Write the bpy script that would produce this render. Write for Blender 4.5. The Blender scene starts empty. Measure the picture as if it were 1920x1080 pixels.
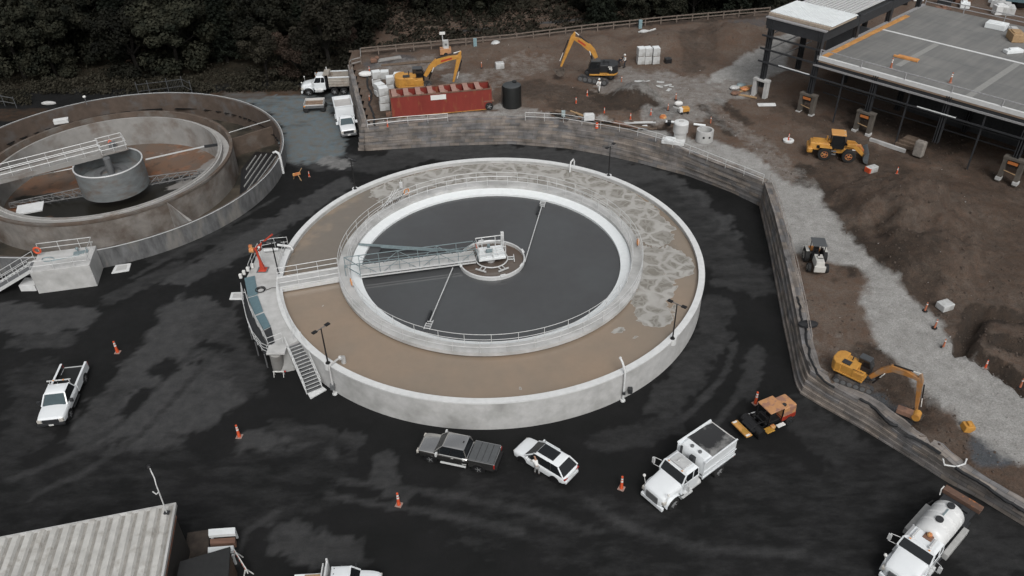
import bpy, bmesh, math, random
from math import sin, cos, pi, radians, hypot, atan2
from mathutils import Vector, Matrix, noise
random.seed(7)
SC = bpy.context.scene; COL = SC.collection
R = random.Random(11)
# ---------------------------------------------------------------- camera model (metres; z=0 is the paved yard)
CF, CP, CR, CH = 1500., .6351, -.0212, 45.
def _ray(px, py):
    x = (px-960)/CF; y = -(py-540)/CF; c, s = cos(CR), sin(CR); x, y = c*x-s*y, s*x+c*y
    return x, y*sin(CP)+cos(CP), y*cos(CP)-sin(CP)
def P(px, py, z=0.):
    """point of the survey photograph on the level z"""
    d = _ray(px, py); t = (z-CH)/d[2]; return Vector((d[0]*t, d[1]*t, z))
def zt(y): return 1.6+.03*(y-32.5)
def T(px, py, dz=0.):
    """point of the survey photograph on the upper terrace"""
    d = _ray(px, py); t = (1.6-.03*32.5+dz-CH)/(d[2]-.03*d[1]); return Vector((d[0]*t, d[1]*t, CH+t*d[2]))
# ---------------------------------------------------------------- materials
def lin(r, g, b):
    f = lambda v: (v/12.92 if v <= .04045 else ((v+.055)/1.055)**2.4)
    return tuple(f(v/255) for v in (r, g, b))
MATS = {}
def mat(name, col, rough=.6, metal=0., var=.12, scale=3., col2=None, mixs=.8, mixlo=.45, mixhi=.62, bump=0., bscale=20., spec=.5, coat=0., trans=0., emit=None, stretch=None, ao=0):
    if name in MATS: return MATS[name]
    m = bpy.data.materials.new(name); m.use_nodes = True; nt = m.node_tree; N = nt.nodes; L = nt.links
    b = N['Principled BSDF']; b.inputs['Roughness'].default_value = rough; b.inputs['Metallic'].default_value = metal
    b.inputs['Specular IOR Level'].default_value = spec
    if coat: b.inputs['Coat Weight'].default_value = coat; b.inputs['Coat Roughness'].default_value = .08
    tc = N.new('ShaderNodeTexCoord'); mp = N.new('ShaderNodeMapping'); L.new(tc.outputs['Object'], mp.inputs[0])
    if stretch: mp.inputs['Scale'].default_value = stretch
    nz = N.new('ShaderNodeTexNoise'); nz.inputs['Scale'].default_value = scale; nz.inputs['Detail'].default_value = 6; nz.inputs['Roughness'].default_value = .62
    L.new(mp.outputs[0], nz.inputs['Vector'])
    ramp = N.new('ShaderNodeMapRange'); ramp.inputs[1].default_value = .3; ramp.inputs[2].default_value = .7
    ramp.inputs[3].default_value = 1-var; ramp.inputs[4].default_value = 1+var; L.new(nz.outputs[0], ramp.inputs[0])
    mul = N.new('ShaderNodeVectorMath'); mul.operation = 'SCALE'; mul.inputs[0].default_value = col; L.new(ramp.outputs[0], mul.inputs['Scale'])
    out = mul.outputs[0]
    if col2:
        n2 = N.new('ShaderNodeTexNoise'); n2.inputs['Scale'].default_value = mixs; n2.inputs['Detail'].default_value = 5; n2.inputs['Roughness'].default_value = .6
        L.new(mp.outputs[0], n2.inputs['Vector'])
        r2 = N.new('ShaderNodeMapRange'); r2.inputs[1].default_value = mixlo; r2.inputs[2].default_value = mixhi; L.new(n2.outputs[0], r2.inputs[0])
        mx = N.new('ShaderNodeMix'); mx.data_type = 'RGBA'; L.new(r2.outputs[0], mx.inputs[0]); L.new(out, mx.inputs[6]); mx.inputs[7].default_value = (*col2, 1); out = mx.outputs[2]
    L.new(out, b.inputs['Base Color'])
    if bump:
        nb = N.new('ShaderNodeTexNoise'); nb.inputs['Scale'].default_value = bscale; nb.inputs['Detail'].default_value = 5; L.new(tc.outputs['Object'], nb.inputs['Vector'])
        bp = N.new('ShaderNodeBump'); bp.inputs['Strength'].default_value = bump; bp.inputs['Distance'].default_value = .05
        L.new(nb.outputs[0], bp.inputs['Height']); L.new(bp.outputs[0], b.inputs['Normal'])
    if emit: b.inputs['Emission Color'].default_value = (*emit, 1); b.inputs['Emission Strength'].default_value = 1
    MATS[name] = m; return m
CONC = mat('pale_concrete', (.46,.46,.455), .85, var=.12, scale=1.2, col2=(.3,.3,.29), mixs=.45, mixlo=.46, mixhi=.75, bump=.15, bscale=8)
CAP = mat('bright_concrete', (.61,.62,.62), .8, var=.08, scale=2, bump=.1)
OLDC = mat('stained_concrete', (.19,.17,.155), .9, var=.22, scale=1.3, col2=(.105,.075,.056), mixs=.35, mixlo=.4, mixhi=.6, bump=.2, bscale=6)
OLDB = mat('rusty_brown_concrete', (.095,.07,.054), .9, var=.25, scale=.8, col2=(.14,.13,.12), mixs=.3, mixlo=.5, mixhi=.65, bump=.2, bscale=6)
OLDG = mat('aged_grey_concrete', (.27,.265,.255), .9, var=.15, scale=.7, col2=(.15,.12,.1), mixs=.3, mixlo=.5, mixhi=.7)
WHT = mat('white_launder_lining', (.72,.75,.76), .5, var=.05, scale=2)
GALV = mat('galvanised_steel', (.6,.61,.61), .45, .15, var=.08, scale=6)
TEAL = mat('weathered_teal_steel', (.21,.265,.28), .55, .2, var=.15, scale=5)
TEALC = mat('teal_grating_cover', (.105,.17,.195), .6, var=.1, scale=5)
BLK = mat('black_paint', (.012,.012,.013), .4, var=.2)
DGREY = mat('dark_grey_steel', (.035,.037,.04), .5, .2, var=.2, scale=4)
MGREY = mat('mid_grey_steel', (.16,.165,.17), .5, .3, var=.15, scale=4)
RUB = mat('tyre_rubber', (.014,.014,.014), .85, var=.3, scale=12)
RIM = mat('wheel_alloy', (.45,.46,.47), .35, .6, var=.1)
WPAINT = mat('white_vehicle_paint', (.74,.77,.79), .25, coat=.6, var=.025, scale=2)
WDIRT = mat('dusty_white_paint', (.55,.55,.54), .5, var=.1, scale=2, col2=(.3,.27,.24), mixs=1.1, mixlo=.5, mixhi=.75)
GLASS = mat('tinted_glass', (.012,.014,.016), .06, var=0, spec=.6)
GLASSB = mat('sky_reflecting_glass', (.05,.075,.085), .12, var=.1, spec=.4)
YEL = mat('machine_yellow', (.5,.25,.05), .5, var=.12, scale=3, col2=(.3,.13,.03), mixs=1.5, mixlo=.52, mixhi=.75)
ORG = mat('machine_orange', (.5,.17,.06), .5, var=.15, scale=3, col2=(.55,.32,.13), mixs=2, mixlo=.45, mixhi=.6)
CONEM = mat('safety_orange', (.62,.09,.03), .55, var=.15, scale=6)
REFL = mat('reflective_white', (.7,.7,.68), .4, var=.05)
RED = mat('red_davit_paint', (.4,.045,.022), .45, var=.12)
REDC = mat('red_container_paint', (.2,.028,.02), .6, var=.14, scale=1.2, col2=(.24,.1,.04), mixs=1.6, mixlo=.56, mixhi=.7, stretch=(1,1,.25))
RUST = mat('rust', (.2,.11,.075), .85, var=.3, scale=3, col2=(.1,.06,.045), mixs=1.5)
WOOD = mat('weathered_timber', (.13,.095,.07), .9, var=.25, scale=4)
WOODL = mat('pale_lumber', (.36,.24,.13), .8, var=.2, scale=4)
BARK = mat('bark', (.012,.01,.008), .95, var=.3, scale=6)
SKIN = mat('skin', (.32,.18,.12), .6, var=.03)
HAIR = mat('dark_hair', (.012,.01,.009), .7, var=.1)
HIVIS = mat('hi_vis_orange_cloth', (.6,.22,.04), .8, var=.1)
WCLOTH = mat('white_cloth', (.68,.68,.67), .85, var=.08, scale=8)
DCLOTH = mat('dark_cloth', (.03,.032,.04), .9, var=.1)
PLAST = mat('black_plastic', (.01,.011,.011), .45, var=.2, scale=3)
FOAMW = mat('wrapped_white_block', (.5,.51,.51), .6, var=.12, scale=1.5, col2=(.33,.33,.32), mixs=1.2)
LENS = mat('lamp_lens', (.5,.48,.44), .2, var=.05)
AMB = mat('amber_lens', (.7,.25,.03), .3, var=.05)
REDL = mat('red_lens', (.3,.02,.015), .3, var=.05)
# ---------------------------------------------------------------- mesh builder
I4 = Matrix.Identity(4)
class MB:
    def __init__(s): s.v = []; s.f = []; s.m = []; s.X = I4
    def at(s, loc=(0,0,0), rz=0, rx=0, ry=0):
        s.X = Matrix.Translation(loc) @ Matrix.Rotation(rz,4,'Z') @ Matrix.Rotation(ry,4,'Y') @ Matrix.Rotation(rx,4,'X'); return s
    def add(s, vs, fs, m=0):
        n = len(s.v); s.v += [tuple(s.X @ Vector(q)) for q in vs]; s.f += [tuple(i+n for i in q) for q in fs]; s.m += [m]*len(fs); return s
    def box(s, c, d, m=0, tx=1., ty=1.):
        x, y, z = c; a, b, h = d[0]/2, d[1]/2, d[2]/2
        vs = [(x+i*a*(tx if k > 0 else 1), y+j*b*(ty if k > 0 else 1), z+k*h) for k in (-1,1) for i, j in ((-1,-1),(1,-1),(1,1),(-1,1))]
        return s.add(vs, [(3,2,1,0),(4,5,6,7),(0,1,5,4),(1,2,6,5),(2,3,7,6),(3,0,4,7)], m)
    def bb(s, x0, x1, y0, y1, z0, z1, m=0): return s.box(((x0+x1)/2,(y0+y1)/2,(z0+z1)/2), (x1-x0,y1-y0,z1-z0), m)
    def beam(s, a, b, w, h, m=0):
        a = Vector(a); b = Vector(b); d = (b-a).normalized(); up = Vector((0,0,1))
        if abs(d.z) > .99: up = Vector((1,0,0))
        u = d.cross(up).normalized()*w/2; v = u.normalized().cross(d).normalized()*h/2
        vs = [p+i*u+j*v for p in (a,b) for i, j in ((-1,-1),(1,-1),(1,1),(-1,1))]
        return s.add(vs, [(3,2,1,0),(4,5,6,7),(0,1,5,4),(1,2,6,5),(2,3,7,6),(3,0,4,7)], m)
    def cyl(s, a, b, r, r2=None, n=12, m=0, cap=True):
        r2 = r if r2 is None else r2; a = Vector(a); b = Vector(b); d = (b-a).normalized()
        u = d.orthogonal().normalized(); v = d.cross(u)
        vs = [p+(u*cos(2*pi*i/n)+v*sin(2*pi*i/n))*q for p, q in ((a,r),(b,r2)) for i in range(n)]
        fs = [(i,(i+1)%n,n+(i+1)%n,n+i) for i in range(n)]
        if cap: fs += [tuple(range(n-1,-1,-1)), tuple(range(n,2*n))]
        return s.add(vs, fs, m)
    def tube(s, pts, r, n=6, m=0, closed=False):
        pts = [Vector(p) for p in pts]; k = len(pts); vs = []; fs = []; u = None
        for i, p in enumerate(pts):
            if closed: d = pts[(i+1)%k]-pts[i-1]
            else: d = pts[min(i+1,k-1)]-pts[max(i-1,0)]
            d.normalize()
            if u is None: u = d.orthogonal().normalized()
            else: u = (u-d*u.dot(d)).normalized()
            v = d.cross(u); vs += [p+(u*cos(2*pi*j/n)+v*sin(2*pi*j/n))*r for j in range(n)]
        for i in range(k if closed else k-1):
            a = i*n; b = ((i+1)%k)*n; fs += [(a+j,a+(j+1)%n,b+(j+1)%n,b+j) for j in range(n)]
        if not closed: fs += [tuple(range(n-1,-1,-1)), tuple(range((k-1)*n,k*n))]
        return s.add(vs, fs, m)
    def lathe(s, prof, a0=0, a1=2*pi, n=128, c=(0,0), m=0, closedprof=True):
        """prof: list of (radius,z) closed loop"""
        k = len(prof); full = abs(a1-a0-2*pi) < 1e-6; st = n if full else n+1; vs = []; fs = []
        for i in range(st):
            a = a0+(a1-a0)*i/n; vs += [(c[0]+q[0]*cos(a), c[1]+q[0]*sin(a), q[1]) for q in prof]
        for i in range(n):
            A = i*k; B = ((i+1)%st)*k
            for j in range(k if closedprof else k-1): fs.append((A+j,B+j,B+(j+1)%k,A+(j+1)%k))
        if not full and closedprof: fs += [tuple(range(k)), tuple(range((st-1)*k+k-1,(st-1)*k-1,-1))]
        return s.add(vs, fs, m)
    def prism(s, pts, z0, z1, m=0):
        n = len(pts); z1s = z1 if isinstance(z1,(list,tuple)) else [z1]*n
        a = sum(pts[i][0]*pts[(i+1)%n][1]-pts[(i+1)%n][0]*pts[i][1] for i in range(n))
        if a < 0: pts = pts[::-1]; z1s = z1s[::-1]
        vs = [(p[0],p[1],z0) for p in pts]+[(p[0],p[1],z) for p, z in zip(pts,z1s)]
        return s.add(vs, [tuple(range(n-1,-1,-1)), tuple(range(n,2*n))]+[(i,(i+1)%n,n+(i+1)%n,n+i) for i in range(n)], m)
    def side(s, prof, y0, y1, m=0):
        """prof (x,z) outline extruded across y"""
        n = len(prof); a = sum(prof[i][0]*prof[(i+1)%n][1]-prof[(i+1)%n][0]*prof[i][1] for i in range(n))
        if a < 0: prof = prof[::-1]
        vs = [(p[0],y1,p[1]) for p in prof]+[(p[0],y0,p[1]) for p in prof]
        return s.add(vs, [tuple(range(n-1,-1,-1)), tuple(range(n,2*n))]+[(i,(i+1)%n,n+(i+1)%n,n+i) for i in range(n)], m)
    def loft(s, rings, m=0, cap=True, closed=True):
        n = len(rings[0]); vs = [p for r in rings for p in r]; fs = []
        for i in range(len(rings)-1):
            for j in range(n if closed else n-1): fs.append((i*n+j,i*n+(j+1)%n,(i+1)*n+(j+1)%n,(i+1)*n+j))
        if cap: fs += [tuple(range(n-1,-1,-1)), tuple(range((len(rings)-1)*n,len(rings)*n))]
        return s.add(vs, fs, m)
    def ball(s, c, r, n=10, m=0, sc=(1,1,1)):
        k = n//2; rings = []
        for i in range(1,k):
            a = pi*i/k; rings.append([(c[0]+r*sc[0]*sin(a)*cos(2*pi*j/n), c[1]+r*sc[1]*sin(a)*sin(2*pi*j/n), c[2]-r*sc[2]*cos(a)) for j in range(n)])
        return s.loft(rings, m)
    def build(s, name, mats, parent=None, smooth=False, bevel=0., seg=2, fixn=True, sub=0, wld=False):
        me = bpy.data.meshes.new(name); me.from_pydata(s.v, [], s.f)
        mats = mats if isinstance(mats,(list,tuple)) else [mats]
        for q in mats: me.materials.append(q)
        me.polygons.foreach_set('material_index', s.m)
        if fixn:
            bm = bmesh.new(); bm.from_mesh(me); bmesh.ops.recalc_face_normals(bm, faces=bm.faces); bm.to_mesh(me); bm.free()
        if smooth:
            me.polygons.foreach_set('use_smooth', [True]*len(me.polygons))
        me.update()
        o = bpy.data.objects.new(name, me); COL.objects.link(o)
        if parent:
            o.parent = parent
            if wld: o.matrix_parent_inverse = parent.matrix_basis.inverted()
        if smooth: 
            try: me.set_sharp_from_angle(angle=radians(35))
            except Exception: pass
        if bevel:
            b = o.modifiers.new('bevel','BEVEL'); b.width = bevel; b.segments = seg; b.limit_method = 'ANGLE'; b.angle_limit = radians(40)
        if sub:
            q = o.modifiers.new('sub','SUBSURF'); q.levels = sub; q.render_levels = sub
        return o
def tag(o, label=None, cat=None, group=None, kind=None):
    if label: o['label'] = label
    if cat: o['category'] = cat
    if group: o['group'] = group
    if kind: o['kind'] = kind
    return o
def thing(name, label, cat, loc=(0,0,0), rz=0, group=None):
    o = bpy.data.objects.new(name, None); COL.objects.link(o); o.location = loc; o.rotation_euler = (0,0,rz); o.empty_display_size = .2
    return tag(o, label, cat, group)
KIDS = {}
def kids(o): return [c for c in bpy.data.objects if c.parent == o]
def dup(o, loc=None, rz=None, parent=None, label=None, scale=None):
    c = o.copy(); COL.objects.link(c); c.parent = parent
    if loc is not None: c.location = loc
    if rz is not None: c.rotation_euler = (0,0,rz)
    if scale is not None: c.scale = scale if isinstance(scale,(tuple,list)) else (scale,)*3
    if label: c['label'] = label
    for k in kids(o): dup(k, parent=c)
    return c
def arc(c, r, z, a0, a1, n):
    return [(c[0]+r*cos(a0+(a1-a0)*i/n), c[1]+r*sin(a0+(a1-a0)*i/n), z) for i in range(n+1)]
def railing(name, path, parent, h=1.07, step=1.8, m=None, wld=True, rails=(1.,.5), r=.026, closed=False, toe=False, postr=.024):
    """guard rail along a path: rails are one mesh, every post is a sub-part"""
    m = m or GALV; path = [Vector(p) for p in path]
    if closed: path.append(path[0])
    b = MB()
    for q in rails: b.tube([p+Vector((0,0,h*q)) for p in path], r, 5)
    if toe: 
        for a, c in zip(path[:-1], path[1:]): b.beam(a+Vector((0,0,.06)), c+Vector((0,0,.06)), .02, .1)
    o = b.build(name, m, parent, wld=wld)
    L = [0]
    for a, c in zip(path[:-1], path[1:]): L.append(L[-1]+(c-a).length)
    n = max(1, round(L[-1]/step)); pm = None
    for i in range(n if closed else n+1):
        t = L[-1]*i/n; k = 0
        while k < len(L)-2 and L[k+1] < t: k += 1
        q = path[k].lerp(path[k+1], (t-L[k])/max(1e-6, L[k+1]-L[k]))
        if pm is None:
            pm = MB().cyl((0,0,0),(0,0,h),postr,n=6).build('post', m, o); pm.location = q
        else:
            c = pm.copy(); COL.objects.link(c); c.parent = o; c.location = q
    return o
# ---------------------------------------------------------------- camera, light, world
cd = bpy.data.cameras.new('camera'); cam = bpy.data.objects.new('camera', cd); COL.objects.link(cam); SC.camera = cam
cd.sensor_width = 36; cd.lens = CF/1920*36; cd.clip_start = .5; cd.clip_end = 4000
_c, _s = cos(CR), sin(CR); _U = Vector((0, sin(CP), cos(CP))); _X = Vector((1,0,0)); _B = Vector((0, -cos(CP), sin(CP)))
_r = _c*_X+_s*_U; _u = -_s*_X+_c*_U
cam.matrix_world = Matrix(((_r.x,_u.x,_B.x,0),(_r.y,_u.y,_B.y,0),(_r.z,_u.z,_B.z,CH),(0,0,0,1)))
W = bpy.data.worlds.new('World'); SC.world = W; W.use_nodes = True; nt = W.node_tree; bg = nt.nodes['Background']
SUN_EL, SUN_AZ = radians(48), radians(168)     # azimuth measured from +Y towards +X
sky = nt.nodes.new('ShaderNodeTexSky'); sky.sky_type = 'NISHITA'; sky.sun_disc = False; sky.sun_elevation = SUN_EL; sky.sun_rotation = SUN_AZ
sky.dust_density = 6; sky.air_density = 1.3; sky.ozone_density = 1
hs = nt.nodes.new('ShaderNodeHueSaturation'); hs.inputs['Saturation'].default_value = .16
nt.links.new(sky.outputs[0], hs.inputs['Color']); nt.links.new(hs.outputs[0], bg.inputs['Color']); bg.inputs['Strength'].default_value = .103
sl = bpy.data.lights.new('sun','SUN'); sl.energy = 1.25; sl.angle = radians(22); sl.color = (1,.985,.96)
so = bpy.data.objects.new('sun', sl); COL.objects.link(so)
sd = Vector((sin(SUN_AZ)*cos(SUN_EL), cos(SUN_AZ)*cos(SUN_EL), sin(SUN_EL))); so.rotation_euler = sd.to_track_quat('Z','Y').to_euler(); so.location = (0,60,80)
SC.view_settings.view_transform = 'Standard'; SC.view_settings.look = 'None'; SC.view_settings.gamma = 1; SC.view_settings.exposure = EXPO if 'EXPO' in globals() else 0
# ---------------------------------------------------------------- surface painting helpers
def fbm(x, y, s=1., o=4, z=0.): return noise.fractal(Vector((x*s, y*s, z)), .6, 2., o)
def segd(x, y, a, b):
    dx, dy = b[0]-a[0], b[1]-a[1]; L = dx*dx+dy*dy
    t = 0 if L == 0 else max(0, min(1, ((x-a[0])*dx+(y-a[1])*dy)/L))
    return hypot(x-a[0]-t*dx, y-a[1]-t*dy)
class Paint:
    def __init__(s, fn): s.b = []; s.fn = fn
    def add(s, pts, r, v=1., soft=.35, rough=.35):
        q = [s.fn(*p) for p in pts]; xs = [p.x for p in q]; ys = [p.y for p in q]
        s.b.append((q, r, v, soft, rough, min(xs)-2*r, max(xs)+2*r, min(ys)-2*r, max(ys)+2*r)); return s
    def poly(s, pts, v=1., soft=1., rough=.8):
        q = [s.fn(*p) for p in pts]; xs = [p.x for p in q]; ys = [p.y for p in q]; s.P = getattr(s,'P',[])+[([(p.x,p.y) for p in q]+[(q[0].x,q[0].y)], v, soft, rough, min(xs)-3, max(xs)+3, min(ys)-3, max(ys)+3)]; return s
    def val(s, x, y):
        o = 0
        for q, v, soft, rough, x0, x1, y0, y1 in getattr(s,'P',[]):
            if x < x0 or x > x1 or y < y0 or y > y1: continue
            d = pdist(x,y,q)*(1 if inpoly(x,y,q[:-1]) else -1)+rough*fbm(x,y,.35,4,3); t = max(0,min(1,d/soft+.5)); o = max(o, v*t*t*(3-2*t))
        for q, r, v, soft, rough, x0, x1, y0, y1 in s.b:
            if x < x0 or x > x1 or y < y0 or y > y1: continue
            d = segd(x,y,q[0],q[0]) if len(q) == 1 else min(segd(x,y,q[i],q[i+1]) for i in range(len(q)-1))
            d += r*rough*fbm(x, y, 1.6/r, 4, r)*1.2
            t = max(0, min(1, (r-d)/(r*soft)+.5)); t = t*t*(3-2*t); o = o+(v-o)*t if v*1. >= 0 else o*(1-t)
        return o
def inpoly(x, y, p):
    c = False; n = len(p)
    for i in range(n):
        a, b = p[i], p[i-1]
        if (a[1] > y) != (b[1] > y) and x < (b[0]-a[0])*(y-a[1])/(b[1]-a[1])+a[0]: c = not c
    return c
def pdist(x, y, p): return min(segd(x,y,p[i],p[i+1]) for i in range(len(p)-1))
def attr(me, name, vals):
    a = me.attributes.new(name, 'FLOAT', 'POINT'); a.data.foreach_set('value', vals)
NT = (-1.92, 62.56); OT = (-47.17, 85.02)
# ---------------------------------------------------------------- terrace outline
W_top = [T(657,122), T(672,180), T(688,239)]
S_top = [T(688,239), T(755,232), T(840,226), T(900,224), T(960,224), T(1052,227), T(1115,237), T(1177,248), T(1237,265), T(1297,289), T(1360,314), T(1434,343)]
E_top = [T(1434,343), T(1453,400), T(1466,450), T(1481,510), T(1497,590), T(1507,650), T(1522,694)]
B_top = [T(1522,694), T(1560,722), T(1640,765), T(1700,812), T(1762,849), T(1790,876), T(1840,907), T(1890,938), T(1925,958), T(2150,1100)]
S_bot = [P(*q) for q in ((688,283),(760,278),(850,273),(960,270),(1060,278),(1130,290),(1200,306),(1290,330),(1370,360),(1423,386))]
E_bot = [P(*q) for q in ((1423,386),(1440,460),(1456,545),(1468,610),(1478,655),(1491,722),(1500,738))]
B_bot = [P(*q) for q in ((1500,738),(1540,762),(1590,790),(1625,810),(1700,856),(1777,905),(1835,935),(1920,987),(2150,1122))]
def yback(x): return 114+(x+22)*.19
OUT = [Vector((-24,122,0))]+W_top+S_top[1:]+E_top[1:]+B_top[1:]+[Vector((45,15,0)), Vector((190,15,0)), Vector((190,260,0)), Vector((-24,260,0))]
OUT2 = [(p.x,p.y) for p in OUT]
# terrace paint
gv = Paint(T)
gv.poly([(1260,266),(1330,260),(1400,283),(1455,288),(1490,308),(1532,352),(1562,400),(1582,432),(1615,470),(1658,508),(1702,545),(1745,580),(1780,612),(1780,648),(1835,672),(1885,712),(1930,745),(2080,830),(2080,980),(1925,882),(1860,837),(1810,802),(1760,762),(1722,730),(1688,692),(1652,652),(1630,620),(1626,560),(1622,512),(1600,497),(1545,490),(1478,470),(1456,412),(1440,350),(1380,307),(1300,292),(1240,270)],1.,1.1,.7)
gv.poly([(1500,50),(1470,128),(1420,158),(1402,186),(1335,182),(1318,155),(1355,132),(1392,106),(1440,86),(1470,60)],.95,1.2,.9)
gv.poly([(1165,128),(1320,140),(1330,185),(1300,215),(1240,205),(1215,175),(1160,160)],.5,2.5,1.5)
gv.add([(1380,165),(1335,185),(1290,215),(1230,215)], 2.2, .55).add([(1150,165),(1250,180),(1330,170)], 2.6, .5)
gv.add([(1330,205),(1420,270),(1500,340)], 1.5, .3)
gv.add([(700,236),(820,222),(960,214),(1100,222),(1180,236),(1270,262),(1330,280)], 1.1, .8)
gv.add([(860,150),(900,160)], 2.4, .45).add([(1000,120),(940,140)], 3, .25)
gv.add([(720,135),(800,120)], 3, .35).add([(940,200),(1000,214)], 1.2, .6)
gv.add([(1530,640),(1590,690)], 2.5, .12)
dk = Paint(T)
dk.add([(1590,390),(1680,450),(1760,400)], 7., 1.1).add([(1620,330),(1720,420),(1790,560),(1830,560)], 5.0, .75).add([(1700,380),(1900,420),(1950,600)], 8, .45)
dk.add([(1120,190),(1200,190),(1235,205)], 2.8, .95).add([(1000,165),(1060,180),(1080,200)], 3, .6).add([(1050,222),(1120,240),(1190,245),(1240,240)], 1.3, 1.)
dk.add([(1290,60),(1300,130)], 1.5, .5).add([(1330,45),(1330,110)], 1.4, .4).add([(1320,200),(1370,250)], .7, .8).add([(1345,185),(1400,230)], .7, .8)
dk.add([(1640,700),(1690,740),(1660,760)], 3.2, .7).add([(1760,800),(1850,850)], 3, .5).add([(1800,760),(1900,900)], 2.6, .35)
dk.add([(1800,660),(1840,585),(1930,600)], .9, 1.3).add([(1800,650),(1870,690),(1930,740)], 1.0, 1.3).add([(1870,640),(1930,655)], .9, 1.3).add([(1700,560),(1760,600)],1.,.6)
dk.add([(1560,240),(1640,290),(1760,300),(1900,350)], 1.6, .5).add([(1450,190),(1560,240)], 2.2, .5).add([(1640,230),(1760,260)], 3.5, .75)
dk.add([(700,150),(720,200),(720,235)], 1.0, .6).add([(700,100),(820,90),(900,75),(1100,55),(1440,30)], .6, .8)
bl = Paint(T)   # bluish grey damp patches
bl.add([(1640,745),(1670,770)], 1.6, .8).add([(1860,845)], 1.6, .9).add([(700,120),(760,110)], 1.5, .6).add([(1390,45),(1440,40)], 2, .5)
# mounds: (px,py,radius,height)
MOUND = [(1690,395,7.5,3.0),(1740,480,6.5,2.0),(1190,180,4.4,1.5),(1110,88,6,1.1),(1250,80,6,1.3),(1380,72,7,1.6),(960,95,7,.8),(1490,160,4,.4),(1900,520,6,.5),(1020,180,3,.4),(1800,380,6,.5)]
MOUND = [(T(a,b).x, T(a,b).y, r, h) for a, b, r, h in MOUND]
PITS = [([T(1045,215),T(1120,226),T(1190,232),T(1235,236)], 1.2, .45),([T(1650,735),T(1690,755)], 2.4, .8),([T(1800,660),T(1840,585),T(1935,600)], .6, .9),([T(1800,650),T(1870,690),T(1935,740)], .7, .9),([T(1880,645),T(1935,660)], .6, .4)]
def hterr(x, y):
    z = zt(y)
    for a, b, r, h in MOUND:
        d = hypot(x-a, y-b)/r
        if d < 1.3:
            d += .22*fbm(x, y, .35, 3, 4)
            if d < 1: z += h*(1-d*d)**2*(1+.18*fbm(x,y,1.2,3,2))
    for q, r, h in PITS:
        d = min(segd(x,y,q[i],q[i+1]) for i in range(len(q)-1))
        d += .25*r*fbm(x,y,1.2,3)
        t = max(0,min(1,(r-d)/(r*.6)+.3)); z -= h*t*t*(3-2*t); t2 = max(0,1-abs(d-r*1.5)/(r*.7)); z += h*.18*t2
    e = min(pdist(x,y,S_top), pdist(x,y,E_top), pdist(x,y,B_top)) if (y < 100) else 9
    k = min(1, max(0,e-.5)/1.5)
    if e < 1.3: z -= .05
    z += k*(.10*fbm(x,y,.3,3)+.05*fbm(x,y,1.4,4,3)+.03*fbm(x,y,5,2,7))
    if x < 60:
        d = y-yback(x)
        if d > 1: z = max(-1., z-(d-1)*.55)
    return z
def grid(name, xs, ys, hf, keep, atts, material, kind='structure', smooth=True):
    idx = {}; V = []; F = []; A = {k: [] for k in atts}
    for j, y in enumerate(ys):
        for i, x in enumerate(xs): idx[i,j] = None
    def vid(i, j):
        if idx[i,j] is None:
            x, y = xs[i], ys[j]; idx[i,j] = len(V); V.append((x,y,hf(x,y)))
            for k, f in atts.items(): A[k].append(f(x,y))
        return idx[i,j]
    for j in range(len(ys)-1):
        for i in range(len(xs)-1):
            if keep((xs[i]+xs[i+1])/2, (ys[j]+ys[j+1])/2): F.append((vid(i,j),vid(i+1,j),vid(i+1,j+1),vid(i,j+1)))
    me = bpy.data.meshes.new(name); me.from_pydata(V, [], F); me.materials.append(material)
    if smooth: me.polygons.foreach_set('use_smooth', [True]*len(F))
    for k in atts: attr(me, k, A[k])
    o = bpy.data.objects.new(name, me); COL.objects.link(o); tag(o, kind=kind); return o
def steps(a, b, ranges):
    """graded coordinates: ranges = [(limit, step), ...]"""
    o = [a]; 
    for lim, st in ranges:
        while o[-1] < lim-1e-6: o.append(o[-1]+st)
    return o
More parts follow.
